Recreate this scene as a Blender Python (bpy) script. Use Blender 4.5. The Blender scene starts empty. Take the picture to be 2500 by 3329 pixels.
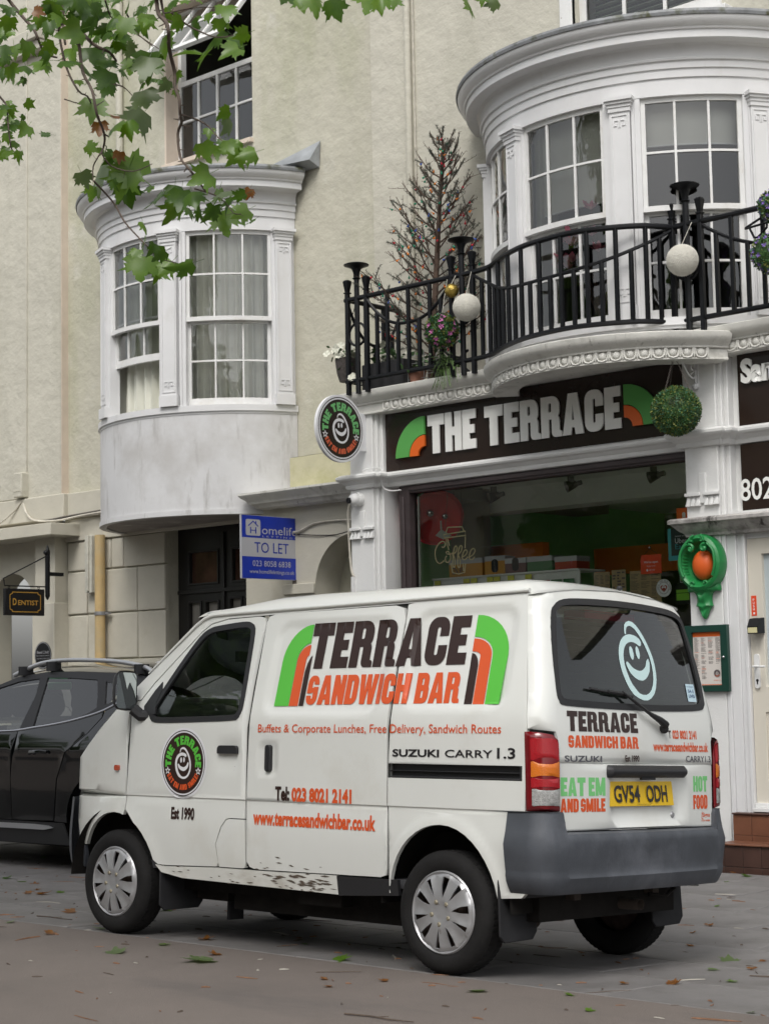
import bpy, bmesh, math, random
from math import sin, cos, pi, radians, sqrt, hypot
from mathutils import Vector, Matrix
from mathutils.geometry import delaunay_2d_cdt

SC = bpy.context.scene
COL = SC.collection
random.seed(7)

# ------------------------------------------------------------------ camera
cam_d = bpy.data.cameras.new('camera')
cam = bpy.data.objects.new('camera', cam_d)
COL.objects.link(cam)
cam_d.sensor_fit = 'VERTICAL'
cam_d.sensor_height = 36.0
cam_d.lens = 36.0 * 5752.8 / 3329.0
cam_d.clip_start = 0.1
cam_d.clip_end = 500
_rt = Vector((0.73250175, 0.68049137, -0.01930494))
_up = Vector((0.08095237, -0.05891303, 0.99497536))
_fw = Vector((-0.67593484, 0.73038397, 0.09824128))
cam.matrix_world = Matrix(((_rt.x, _up.x, -_fw.x, 9.0), (_rt.y, _up.y, -_fw.y, -11.7),
                           (_rt.z, _up.z, -_fw.z, 1.292), (0, 0, 0, 1)))
cam_d.dof.use_dof = True
cam_d.dof.focus_distance = 9.6
cam_d.dof.aperture_fstop = 10.0
SC.camera = cam

# ------------------------------------------------------------------ sky, sun
SUN_EL, SUN_AZ = radians(52), radians(-28)          # azimuth measured from -Y towards +X
sun_dir = Vector((cos(SUN_EL) * sin(-SUN_AZ), -cos(SUN_EL) * cos(SUN_AZ), sin(SUN_EL)))
world = bpy.data.worlds.new('World')
SC.world = world
world.use_nodes = True
wn = world.node_tree
wn.nodes.clear()
w_sky = wn.nodes.new('ShaderNodeTexSky')
w_sky.sky_type = 'NISHITA'
w_sky.sun_disc = False
w_sky.sun_elevation = SUN_EL
w_sky.sun_rotation = math.atan2(sun_dir.x, sun_dir.y)
w_sky.air_density = 1.2
w_sky.dust_density = 4.0
w_hsv = wn.nodes.new('ShaderNodeHueSaturation')     # overcast: cloud greys the blue out
w_hsv.inputs['Saturation'].default_value = 0.22
w_bg = wn.nodes.new('ShaderNodeBackground')
w_bg.inputs['Strength'].default_value = 0.15
w_out = wn.nodes.new('ShaderNodeOutputWorld')
wn.links.new(w_sky.outputs[0], w_hsv.inputs['Color'])
wn.links.new(w_hsv.outputs[0], w_bg.inputs[0])
wn.links.new(w_bg.outputs[0], w_out.inputs[0])

sun_d = bpy.data.lights.new('sun', 'SUN')
sun_d.energy = 1.1
sun_d.angle = radians(25)
sun_d.color = (1.0, 0.97, 0.92)
sun = bpy.data.objects.new('sun', sun_d)
sun.rotation_euler = sun_dir.to_track_quat('Z', 'Y').to_euler()
sun.location = (6, -10, 14)
COL.objects.link(sun)

SC.view_settings.view_transform = 'Standard'
SC.view_settings.look = 'None'
SC.view_settings.gamma = 1
SC.view_settings.exposure = 0.36
SC.view_settings.use_curve_mapping = False
SC.render.engine = 'CYCLES'
SC.cycles.max_bounces = 10
SC.cycles.transparent_max_bounces = 16
SC.cycles.glossy_bounces = 5

# ------------------------------------------------------------------ materials
def _nodes(name):
    m = bpy.data.materials.new(name)
    m.use_nodes = True
    nt = m.node_tree
    return m, nt, nt.nodes['Principled BSDF']

def N(nt, kind, **kw):
    n = nt.nodes.new(kind)
    for k, v in kw.items():
        if k in n.inputs.keys():
            n.inputs[k].default_value = v
        else:
            setattr(n, k, v)
    return n

def mix_col(nt, fac, a, b):
    mx = nt.nodes.new('ShaderNodeMix')
    mx.data_type = 'RGBA'
    for sock, val in ((mx.inputs[0], fac), (mx.inputs[6], a), (mx.inputs[7], b)):
        if hasattr(val, 'links'):
            nt.links.new(val, sock)
        else:
            sock.default_value = val if isinstance(val, float) else (*val[:3], 1)
    return mx.outputs[2]

def ramp(nt, src, lo, hi):
    r = nt.nodes.new('ShaderNodeMapRange')
    r.inputs[1].default_value = lo
    r.inputs[2].default_value = hi
    nt.links.new(src, r.inputs[0])
    return r.outputs[0]

def noise(nt, scale, detail=4.0, stretch=None, rough=0.6, seed=0.0):
    tc = nt.nodes.new('ShaderNodeTexCoord')
    mp = nt.nodes.new('ShaderNodeMapping')
    nt.links.new(tc.outputs['Object'], mp.inputs[0])
    mp.inputs['Location'].default_value = (seed, seed * 1.7, seed * 0.3)
    if stretch:
        mp.inputs['Scale'].default_value = stretch
    n = nt.nodes.new('ShaderNodeTexNoise')
    n.inputs['Scale'].default_value = scale
    n.inputs['Detail'].default_value = detail
    n.inputs['Roughness'].default_value = rough
    nt.links.new(mp.outputs[0], n.inputs['Vector'])
    return n.outputs[0]

def MAT(name, col, rough=0.55, metal=0.0, var=0.0, vscale=3.0, bump=0.0, bscale=40.0, bdist=0.01,
        spec=0.5, coat=0.0, patches=(), emit=0.0, sss=0.0, trans=0.0):
    """patches: (colour, noise scale, lo, hi, stretch) worn or stained areas"""
    m, nt, bs = _nodes(name)
    bs.inputs['Roughness'].default_value = rough
    bs.inputs['Metallic'].default_value = metal
    bs.inputs['Specular IOR Level'].default_value = spec
    bs.inputs['Coat Weight'].default_value = coat
    bs.inputs['Coat Roughness'].default_value = 0.05
    c = None
    if var:
        n = noise(nt, vscale, 6.0)
        a = tuple(max(0, x * (1 - var)) for x in col)
        b = tuple(min(1, x * (1 + var)) for x in col)
        c = mix_col(nt, ramp(nt, n, 0.3, 0.7), a, b)
    for i, p in enumerate(patches):
        n = noise(nt, p[1], 7.0, p[4] if len(p) > 4 else None, 0.65, 3.1 + 5 * i)
        c = mix_col(nt, ramp(nt, n, p[2], p[3]), c if c is not None else col, p[0])
    if c is None:
        bs.inputs['Base Color'].default_value = (*col, 1)
    else:
        nt.links.new(c, bs.inputs['Base Color'])
    if bump:
        n = noise(nt, bscale, 6.0, None, 0.6, 1.3)
        b = nt.nodes.new('ShaderNodeBump')
        b.inputs['Strength'].default_value = bump
        b.inputs['Distance'].default_value = bdist
        nt.links.new(n, b.inputs['Height'])
        nt.links.new(b.outputs[0], bs.inputs['Normal'])
    if emit:
        bs.inputs['Emission Color'].default_value = (*col, 1)
        bs.inputs['Emission Strength'].default_value = emit
    return m

def GLASS(name, tint=(0.9, 0.95, 0.93), gloss=(1, 1, 1), ior=1.5, wav=0.0, boost=1.0):
    m = bpy.data.materials.new(name)
    m.use_nodes = True
    nt = m.node_tree
    nt.nodes.clear()
    out = nt.nodes.new('ShaderNodeOutputMaterial')
    tr = nt.nodes.new('ShaderNodeBsdfTransparent')
    tr.inputs[0].default_value = (*tint, 1)
    gl = nt.nodes.new('ShaderNodeBsdfGlossy')
    gl.inputs['Color'].default_value = (*gloss, 1)
    gl.inputs['Roughness'].default_value = 0.0
    fr = nt.nodes.new('ShaderNodeFresnel')
    fr.inputs[0].default_value = ior
    mu = nt.nodes.new('ShaderNodeMath')
    mu.operation = 'MULTIPLY'
    mu.use_clamp = True
    mu.inputs[1].default_value = boost
    mx = nt.nodes.new('ShaderNodeMixShader')
    nt.links.new(fr.outputs[0], mu.inputs[0])
    nt.links.new(mu.outputs[0], mx.inputs[0])
    nt.links.new(tr.outputs[0], mx.inputs[1])
    nt.links.new(gl.outputs[0], mx.inputs[2])
    nt.links.new(mx.outputs[0], out.inputs[0])
    if wav:
        n = noise(nt, 3.0, 2.0)
        b = nt.nodes.new('ShaderNodeBump')
        b.inputs['Strength'].default_value = wav
        b.inputs['Distance'].default_value = 0.02
        nt.links.new(n, b.inputs['Height'])
        nt.links.new(b.outputs[0], gl.inputs['Normal'])
        nt.links.new(b.outputs[0], fr.inputs['Normal'])
    return m

# ------------------------------------------------------------------ mesh builder
class MB:
    def __init__(s):
        s.v, s.f, s.m = [], [], []
    def add(s, vs, fs, mi=0):
        o = len(s.v)
        s.v += [tuple(p) for p in vs]
        s.f += [tuple(i + o for i in f) for f in fs]
        s.m += [mi] * len(fs)
        return s
    def box(s, x0, x1, y0, y1, z0, z1, mi=0, M=None):
        vs = [(x, y, z) for z in (z0, z1) for y in (y0, y1) for x in (x0, x1)]
        if M is not None:
            vs = [M @ Vector(p) for p in vs]
        return s.add(vs, [(0, 2, 3, 1), (4, 5, 7, 6), (0, 1, 5, 4), (2, 6, 7, 3), (0, 4, 6, 2), (1, 3, 7, 5)], mi)
    def tube(s, pts, r, n=8, closed=False, mi=0, caps=True, flat=None):
        pts = [Vector(p) for p in pts]
        k = len(pts)
        rs = r if isinstance(r, (list, tuple)) else [r] * k
        ring0 = None
        vs = []
        up = Vector((0.0123, 0.0321, 1)).normalized()
        prev = None
        for i, p in enumerate(pts):
            a = pts[(i - 1) % k] if (closed or i > 0) else p
            b = pts[(i + 1) % k] if (closed or i < k - 1) else p
            t = (b - a)
            if t.length < 1e-9:
                t = Vector((0, 0, 1))
            t.normalize()
            if prev is None:
                ref = up if abs(t.dot(up)) < 0.95 else Vector((1, 0, 0))
                u = (ref - t * ref.dot(t)).normalized()
            else:
                u = (prev - t * prev.dot(t))
                u = u.normalized() if u.length > 1e-6 else Vector((1, 0, 0))
            prev = u
            w = t.cross(u)
            for j in range(n):
                an = 2 * pi * (j + 0.5) / n
                vs.append(p + (u * cos(an) + w * sin(an)) * rs[i] if flat is None
                          else p + u * cos(an) * rs[i] * flat[0] + w * sin(an) * rs[i] * flat[1])
        fs = []
        m = k if closed else k - 1
        for i in range(m):
            for j in range(n):
                a = i * n + j
                b = i * n + (j + 1) % n
                c = ((i + 1) % k) * n + (j + 1) % n
                d = ((i + 1) % k) * n + j
                fs.append((a, b, c, d))
        if not closed and caps:
            fs.append(tuple(range(n - 1, -1, -1)))
            fs.append(tuple((k - 1) * n + j for j in range(n)))
        return s.add(vs, fs, mi)
    def lathe(s, prof, n=24, M=None, mi=0, a0=0.0, a1=2 * pi):
        full = abs(a1 - a0 - 2 * pi) < 1e-6
        k = n if full else n + 1
        vs = []
        for r, z in prof:
            for j in range(k):
                a = a0 + (a1 - a0) * j / n
                p = Vector((r * cos(a), r * sin(a), z))
                vs.append(M @ p if M is not None else p)
        fs = []
        for i in range(len(prof) - 1):
            for j in range(n):
                a = i * k + j
                b = i * k + (j + 1) % k
                fs.append((a, b, b + k, a + k))
        return s.add(vs, fs, mi)
    def ball(s, c, r, nu=16, nv=10, mi=0, M=None):
        prof = [(max(1e-5, sin(pi * i / nv)), -cos(pi * i / nv)) for i in range(nv + 1)]
        rr_ = r if isinstance(r, (list, tuple)) else (r, r, r)
        T = Matrix.Translation(Vector(c)) @ (M if M is not None else Matrix()) @ Matrix.Diagonal((*rr_, 1))
        return s.lathe(prof, nu, T, mi)
    def sweep(s, prof, path, mi=0, closed=False, caps=True):
        """prof: closed list of (o, z); path: plan points; o grows to the right of travel"""
        k = len(path)
        n = len(prof)
        vs = []
        for i in range(k):
            p = Vector(path[i])
            a = Vector(path[(i - 1) % k]) if (closed or i > 0) else None
            b = Vector(path[(i + 1) % k]) if (closed or i < k - 1) else None
            d1 = (p - a).normalized() if a is not None else None
            d2 = (b - p).normalized() if b is not None else None
            d1 = d1 or d2
            d2 = d2 or d1
            n1 = Vector((d1.y, -d1.x))
            n2 = Vector((d2.y, -d2.x))
            nn = (n1 + n2)
            nn = nn / max(0.2, nn.dot(n1))
            for o, z in prof:
                vs.append((p.x + nn.x * o, p.y + nn.y * o, z))
        fs = []
        for i in range(k if closed else k - 1):
            for j in range(n):
                a = i * n + j
                b = i * n + (j + 1) % n
                c = ((i + 1) % k) * n + (j + 1) % n
                d = ((i + 1) % k) * n + j
                fs.append((a, d, c, b))
        if caps and not closed:
            fs.append(tuple(range(n)))
            fs.append(tuple((k - 1) * n + j for j in range(n - 1, -1, -1)))
        return s.add(vs, fs, mi)
    def grid(s, nu, nv, fn, mi=0):
        vs = [fn(i / nu, j / nv) for j in range(nv + 1) for i in range(nu + 1)]
        fs = [(j * (nu + 1) + i, j * (nu + 1) + i + 1, (j + 1) * (nu + 1) + i + 1, (j + 1) * (nu + 1) + i)
              for j in range(nv) for i in range(nu)]
        return s.add(vs, fs, mi)
    def shape(s, pos, neg, fr, thick=0.0, grid=None, mi=0, bevel=0.0):
        """2-D CSG outline placed by fr(a, b, depth); depth 0 is the face, thick goes behind"""
        vs, ts = csg(pos, neg, grid)
        if not ts:
            return s
        return s.flat(vs, ts, fr, thick, mi)
    def flat(s, vs, ts, fr, thick=0.0, mi=0):
        top = [fr(a, b, 0.0) for a, b in vs]
        fs = [tuple(t) for t in ts]
        if thick:
            n = len(vs)
            cnt = {}
            for t in fs:
                for i in range(len(t)):
                    e = (t[i], t[(i + 1) % len(t)])
                    cnt[e] = cnt.get(e, 0) + 1
            back = [fr(a, b, thick) for a, b in vs]
            allv = top + back
            side = [(a + n, b + n, b, a) for (a, b) in cnt if (b, a) not in cnt]
            bk = [tuple(i + n for i in reversed(t)) for t in fs]
            return s.add(allv, fs + side + bk, mi)
        return s.add(top, fs, mi)

def inside(p, poly):
    x, y = p
    r = False
    j = len(poly) - 1
    for i in range(len(poly)):
        xi, yi = poly[i]
        xj, yj = poly[j]
        if (yi > y) != (yj > y) and x < (xj - xi) * (y - yi) / (yj - yi) + xi:
            r = not r
        j = i
    return r

def csg(pos, neg=(), grid=None):
    pv, pe = [], []
    for poly in list(pos) + list(neg):
        o = len(pv)
        pv += [Vector(p) for p in poly]
        k = len(poly)
        pe += [(o + i, o + (i + 1) % k) for i in range(k)]
    boxes = [(min(p[0] for p in q), max(p[0] for p in q), min(p[1] for p in q), max(p[1] for p in q)) for q in pos]
    nboxes = [(min(p[0] for p in q), max(p[0] for p in q), min(p[1] for p in q), max(p[1] for p in q)) for q in neg]
    def keep(c):
        for q, b in zip(neg, nboxes):
            if b[0] <= c[0] <= b[1] and b[2] <= c[1] <= b[3] and inside(c, q):
                return False
        for q, b in zip(pos, boxes):
            if b[0] <= c[0] <= b[1] and b[2] <= c[1] <= b[3] and inside(c, q):
                return True
        return False
    if grid:
        gx, gy = grid if isinstance(grid, tuple) else (grid, grid)
        x0 = min(b[0] for b in boxes); x1 = max(b[1] for b in boxes)
        y0 = min(b[2] for b in boxes); y1 = max(b[3] for b in boxes)
        i0, i1 = int(math.floor(x0 / gx)), int(math.ceil(x1 / gx))
        j0, j1 = int(math.floor(y0 / gy)), int(math.ceil(y1 / gy))
        for i in range(i0, i1 + 1):
            for j in range(j0, j1 + 1):
                c = (i * gx + 1.7e-4, j * gy + 2.3e-4)
                if keep(c):
                    pv.append(Vector(c))
    r = delaunay_2d_cdt(pv, pe, [], 0, 1e-5)
    vs = [(p.x, p.y) for p in r[0]]
    ts = []
    for t in r[2]:
        c = (sum(vs[i][0] for i in t) / len(t), sum(vs[i][1] for i in t) / len(t))
        if keep(c):
            a, b, d = (vs[i] for i in t[:3])
            if (b[0] - a[0]) * (d[1] - a[1]) - (b[1] - a[1]) * (d[0] - a[0]) < 0:
                t = tuple(reversed(t))
            ts.append(tuple(t))
    used = sorted({i for t in ts for i in t})
    ix = {o: n for n, o in enumerate(used)}
    return [vs[i] for i in used], [tuple(ix[i] for i in t) for t in ts]

def rect(x0, y0, x1, y1):
    return [(x0, y0), (x1, y0), (x1, y1), (x0, y1)]

def rrect(x0, y0, x1, y1, r, n=5):
    """r: one radius or (bl, br, tr, tl)"""
    R = r if isinstance(r, (tuple, list)) else (r,) * 4
    out = []
    for (cx, cy, a0, q) in ((x0, y0, pi, R[0]), (x1, y0, 1.5 * pi, R[1]), (x1, y1, 0, R[2]), (x0, y1, 0.5 * pi, R[3])):
        if q <= 1e-6:
            out.append((cx, cy))
            continue
        ox = cx + q if cx == x0 else cx - q
        oy = cy + q if cy == y0 else cy - q
        for i in range(n + 1):
            a = a0 + 0.5 * pi * i / n
            out.append((ox + q * cos(a), oy + q * sin(a)))
    return out

def ell(cx, cy, rx, ry=None, n=24, a0=0, a1=2 * pi):
    ry = rx if ry is None else ry
    full = abs(a1 - a0 - 2 * pi) < 1e-6
    return [(cx + rx * cos(a0 + (a1 - a0) * i / n), cy + ry * sin(a0 + (a1 - a0) * i / n)) for i in range(n if full else n + 1)]

def stroke(path, w, closed=False, n=8, caps=True):
    ws = w if isinstance(w, (list, tuple)) else [w] * len(path)
    out = []
    k = len(path)
    for i in range(k if closed else k - 1):
        (x0, y0), (x1, y1) = path[i], path[(i + 1) % k]
        d = hypot(x1 - x0, y1 - y0) or 1e-9
        nx, ny = -(y1 - y0) / d / 2, (x1 - x0) / d / 2
        wa, wb = ws[i], ws[(i + 1) % k]
        out.append([(x0 + nx * wa, y0 + ny * wa), (x0 - nx * wa, y0 - ny * wa), (x1 - nx * wb, y1 - ny * wb), (x1 + nx * wb, y1 + ny * wb)])
    for i, p in enumerate(path):
        if caps or closed or 0 < i < k - 1:
            if ws[i] > 1e-6:
                out.append(ell(p[0], p[1], ws[i] / 2 * 0.999, n=n, a0=0.1, a1=2 * pi + 0.1))
    return out

def smooth(path, n=4, closed=False):
    """Catmull-Rom through the points"""
    P = [Vector(p) for p in path]
    k = len(P)
    out = []
    for i in range(k if closed else k - 1):
        p0 = P[(i - 1) % k] if (closed or i > 0) else P[i]
        p1, p2 = P[i], P[(i + 1) % k]
        p3 = P[(i + 2) % k] if (closed or i + 2 < k) else p2
        for j in range(n):
            t = j / n
            out.append(0.5 * ((2 * p1) + (p2 - p0) * t + (2 * p0 - 5 * p1 + 4 * p2 - p3) * t * t + (3 * p1 - p0 - 3 * p2 + p3) * t ** 3))
    if not closed:
        out.append(P[-1])
    return [tuple(p) for p in out]

# ------------------------------------------------------------------ objects
def tag(o, label=None, cat=None, group=None, kind=None):
    if label: o['label'] = label
    if cat: o['category'] = cat
    if group: o['group'] = group
    if kind: o['kind'] = kind
    return o

def thing(name, loc, label, cat, group=None, rot=None):
    o = bpy.data.objects.new(name, None)
    o.empty_display_size = 0.2
    o.location = loc
    if rot: o.rotation_euler = rot
    COL.objects.link(o)
    return tag(o, label, cat, group)

def mesh_of(name, mb, mats, off=(0, 0, 0), angle=35):
    me = bpy.data.meshes.new(name)
    ox, oy, oz = off
    me.from_pydata([(a - ox, b - oy, c - oz) for a, b, c in mb.v], [], mb.f)
    mats = mats if isinstance(mats, (list, tuple)) else [mats]
    for m in mats:
        me.materials.append(m)
    if len(mats) > 1:
        me.polygons.foreach_set('material_index', mb.m)
    if angle:
        me.polygons.foreach_set('use_smooth', [True] * len(me.polygons))
        me.set_sharp_from_angle(angle=radians(angle))
    me.update()
    return me

def obj(name, mb, mats, parent=None, angle=35, bevel=0.0, local=False, label=None, kind=None):
    """one mesh object; world-space vertices unless local"""
    off = (0, 0, 0)
    if parent is not None and not local:
        off = tuple(parent.get('_o', parent.location))
    elif parent is None and not local and mb.v:
        xs = [p[0] for p in mb.v]; ys = [p[1] for p in mb.v]; zs = [p[2] for p in mb.v]
        off = ((min(xs) + max(xs)) / 2, (min(ys) + max(ys)) / 2, min(zs))
    o = bpy.data.objects.new(name, mesh_of(name, mb, mats, off, angle))
    if parent is not None:
        o.parent = parent
        o['_o'] = off
    else:
        o.location = off
        o['_o'] = off
    COL.objects.link(o)
    if bevel:
        b = o.modifiers.new('bevel', 'BEVEL')
        b.width = bevel
        b.segments = 2
        b.limit_method = 'ANGLE'
        b.angle_limit = radians(40)
        b.harden_normals = False
    if label: o['label'] = label
    if kind: o['kind'] = kind
    return o

def copy_tree(o, parent=None, loc=None):
    c = o.copy()
    COL.objects.link(c)
    if parent is not None:
        c.parent = parent
    if loc is not None:
        c.location = loc
    for ch in list(o.children):
        copy_tree(ch, c)
    return c

# ------------------------------------------------------------------ lettering
G = {
 'T': (66, [rect(0, 72, 66, 100), rect(19, 0, 47, 100)], []),
 'H': (64, [rect(0, 0, 26, 100), rect(38, 0, 64, 100), rect(20, 40, 44, 62)], []),
 'E': (52, [rect(0, 0, 27, 100), rect(0, 0, 52, 24), rect(0, 39, 46, 61), rect(0, 76, 52, 100)], []),
 'R': (68, [rect(0, 0, 26, 100), rrect(0, 44, 62, 100, (0, 20, 24, 0)), rrect(36, 0, 62, 54, (12, 0, 14, 0)), rrect(40, 0, 70, 15, (10, 0, 6, 0))],
       [rrect(26, 61, 35, 84, 4), rect(26, 0, 35.5, 44)]),
 'A': (70, [[(0, 0), (20, 100), (50, 100), (70, 0), (43, 0), (40, 17), (30, 17), (27, 0)]], [[(31, 35), (39, 35), (35, 75)]]),
 'C': (60, [rrect(0, 0, 60, 100, 24)], [rrect(26, 21, 35, 79, 4), rect(30, 41, 62, 60)]),
 'S': (58, [rrect(0, 0, 58, 100, 25)], [rrect(25, 59, 33, 80, 4), rect(31, 61, 60, 69), rrect(25, 20, 33, 42, 4), rect(-2, 31, 27, 39), [(25, 58), (33, 58), (33, 62), (25, 62)]]),
 'N': (62, [rect(0, 0, 24, 100), rect(38, 0, 62, 100), [(0, 100), (25, 100), (62, 0), (37, 0)]], []),
 'D': (62, [rrect(0, 0, 62, 100, (0, 26, 26, 0))], [rrect(27, 20, 36, 80, 4)]),
 'W': (92, [[(0, 100), (25, 100), (30, 42), (36, 100), (57, 100), (63, 42), (68, 100), (92, 100), (79, 0), (54, 0), (46.5, 52), (39, 0), (13, 0)]], []),
 'I': (27, [rect(0, 0, 27, 100)], []),
 'B': (62, [rrect(0, 46, 59, 100, (0, 8, 22, 0)), rrect(0, 0, 62, 55, (0, 24, 8, 0))], [rrect(27, 60, 35, 82, 3), rrect(27, 18, 36, 42, 3)]),
 'M': (84, [rect(0, 0, 24, 100), rect(60, 0, 84, 100), [(0, 100), (28, 100), (42, 48), (56, 100), (84, 100), (52, 4), (32, 4)]], []),
 'L': (48, [rect(0, 0, 27, 100), rect(0, 0, 48, 25)], []),
 'O': (62, [rrect(0, 0, 62, 100, 26)], [rrect(26, 20, 36, 80, 5)]),
 'F': (48, [rect(0, 0, 27, 100), rect(0, 76, 48, 100), rect(0, 37, 44, 60)], []),
 '!': (26, [[(1, 100), (25, 100), (20, 34), (6, 34)], rect(2, 0, 24, 24)], []),
}
_gc = {}
def glyph(ch, grid=None):
    k = (ch, grid)
    if k not in _gc:
        w, p, n = G[ch]
        _gc[k] = csg(p, n, grid)
    return _gc[k]

def block_text(s, gap=5, space=26, grid=None):
    """list of (char, x offset, verts, tris, width); 100 units high"""
    x = 0
    out = []
    for ch in s:
        if ch == ' ':
            x += space
            continue
        vs, ts = glyph(ch, grid)
        out.append((ch, x, vs, ts, G[ch][0]))
        x += G[ch][0] + gap
    return out, x - gap

_tc = {}
def font_text(s, bold=0.0, spacing=1.0, shear=0.0):
    """(verts, tris, x0, x1, y0, y1) of the built-in font, size 1"""
    k = (s, bold, spacing, shear)
    if k in _tc:
        return _tc[k]
    cu = bpy.data.curves.new('t', 'FONT')
    cu.body = s
    cu.offset = bold
    cu.space_character = spacing
    cu.shear = shear
    cu.resolution_u = 3
    cu.fill_mode = 'FRONT'
    ob = bpy.data.objects.new('t', cu)
    COL.objects.link(ob)
    bpy.context.view_layer.update()
    dg = bpy.context.evaluated_depsgraph_get()
    me = bpy.data.meshes.new_from_object(ob.evaluated_get(dg))
    vs = [(v.co.x, v.co.y) for v in me.vertices]
    ts = []
    for p in me.polygons:
        t = tuple(p.vertices)
        a, b, d = (vs[i] for i in t[:3])
        if (b[0] - a[0]) * (d[1] - a[1]) - (b[1] - a[1]) * (d[0] - a[0]) < 0:
            t = tuple(reversed(t))
        ts.append(t)
    bpy.data.objects.remove(ob)
    bpy.data.meshes.remove(me)
    bpy.data.curves.remove(cu)
    xs = [p[0] for p in vs]; ys = [p[1] for p in vs]
    _tc[k] = (vs, ts, min(xs), max(xs), min(ys), max(ys))
    return _tc[k]

def put_font(mb, s, box, fr, bold=0.0, mi=0, thick=0.0, spacing=1.0, shear=0.0, ref=None):
    """fit text s into box (a0, b0, a1, b1)"""
    vs, ts, x0, x1, y0, y1 = font_text(s, bold, spacing, shear)
    if ref:
        _, _, _, _, y0, y1 = font_text(ref, bold, spacing, shear)
    a0, b0, a1, b1 = box
    q = [(a0 + (x - x0) / (x1 - x0) * (a1 - a0), b0 + (y - y0) / (y1 - y0) * (b1 - b0)) for x, y in vs]
    mb.flat(q, ts, fr, thick, mi)

def put_block(mb, s, box, fr, mi=0, thick=0.0, gap=5, space=26, grid=None):
    out, w = block_text(s, gap, space, grid)
    a0, b0, a1, b1 = box
    for ch, x, vs, ts, gw in out:
        q = [(a0 + (x + vx) / w * (a1 - a0), b0 + vy / 100 * (b1 - b0)) for vx, vy in vs]
        mb.flat(q, ts, fr, thick, mi)

def ring_block(mb, s, c, r0, r1, ang_mid, ang_span, fr, mi=0, top=True, thick=0.0, sx=1.0):
    """block letters set round a circle between radii r0 (inner) and r1"""
    out, w = block_text(s, 8, 34)
    for ch, x, vs, ts, gw in out:
        f = (x + gw / 2) / w - 0.5
        a = ang_mid - f * ang_span if top else ang_mid + f * ang_span
        hgt = r1 - r0
        k = ang_span * (r0 + r1) / 2 / w
        q = []
        for vx, vy in vs:
            lx = (vx - gw / 2) * k
            ly = vy / 100 * hgt
            if top:
                rad, tx, ty = r0 + ly, sin(a), -cos(a)
                q.append((c[0] + rad * cos(a) + lx * tx, c[1] + rad * sin(a) + lx * ty))
            else:
                rad, tx, ty = r1 - ly, -sin(a), cos(a)
                q.append((c[0] + rad * cos(a) + lx * tx, c[1] + rad * sin(a) + lx * ty))
        mb.flat(q, ts, fr, thick, mi)

def smile_polys(c, R):
    """the swirl face of the shop: outer tail, head ring, eyes and grin; R is half height"""
    cx, cy = c
    P = lambda pts: [(cx + x * R, cy + y * R) for x, y in pts]
    tail = smooth([(-0.30, 0.66), (-0.24, 0.84), (-0.05, 0.92), (0.18, 0.84), (0.42, 0.58), (0.60, 0.24), (0.68, -0.10), (0.64, -0.45), (0.46, -0.75), (0.16, -0.90),
                   (-0.18, -0.86), (-0.46, -0.64), (-0.62, -0.30), (-0.66, 0.02), (-0.58, 0.28), (-0.40, 0.47), (-0.14, 0.55), (0.10, 0.52), (0.22, 0.46)], 2)
    n = len(tail)
    wv = [0.06 + 0.14 * min(1, 4 * i / n) if i < n * 0.5 else 0.17 for i in range(n)]
    for i in range(n):
        if i / n > 0.55: wv[i] = 0.19
        if 0.12 < i / n < 0.55: wv[i] = 0.135
    grin = smooth([(-0.44, -0.10), (-0.30, -0.26), (-0.06, -0.36), (0.16, -0.35), (0.38, -0.20), (0.48, 0.04)], 3)
    gw = [0.12 + 0.12 * sin(pi * min(1, max(0, i / (len(grin) - 1)))) for i in range(len(grin))]
    gw[-1] = 0.06
    polys = stroke(P(tail), [w * R for w in wv], n=8) + stroke(P(grin), [w * R for w in gw], n=8)
    polys.append(P(ell(-0.19, 0.18, 0.085, 0.17, 12)))
    polys.append(P(ell(0.08, 0.20, 0.08, 0.16, 12)))
    return polys

def star(c, R):
    pts = []
    for i in range(10):
        a = pi / 2 + i * pi / 5
        r = R if i % 2 == 0 else R * 0.42
        pts.append((c[0] + r * cos(a), c[1] + r * sin(a)))
    inner = [(c[0] + (x - c[0]) * 0.5, c[1] + (y - c[1]) * 0.5) for x, y in pts]
    return pts, inner

def roundel(mb, c, R, fr, step, ci, squash=1.0):
    """the shop's round badge. ci = indices (white, black, brown, green, orange)"""
    W, K, B_, Gn, O_ = ci
    L = lambda d: (lambda a, b, z: fr(a, b, z - d * step))
    mb.shape([ell(c[0], c[1], R, n=48)], [], fr, 0, None, W)
    mb.shape([ell(c[0], c[1], R * 0.93, n=48)], [ell(c[0], c[1], R * 0.905, n=48)], L(1), 0, None, K)
    mb.shape([ell(c[0], c[1], R * 0.86, n=48)], [], L(1), 0, None, B_)
    ring_block(mb, 'THE TERRACE', c, R * 0.52, R * 0.77, pi / 2, 3.5, L(2), Gn)
    ring_block(mb, 'EAT EM AND SMILE!', c, R * 0.60, R * 0.76, 1.5 * pi, 2.2, L(2), O_, top=False)
    for sx in (-1, 1):
        p, i = star((c[0] + sx * R * 0.655, c[1] - R * 0.22), R * 0.125)
        mb.shape([p], [i], L(2), 0, None, W)
    mb.shape(smile_polys(c, R * 0.46), [], L(2), 0, None, W)
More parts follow.
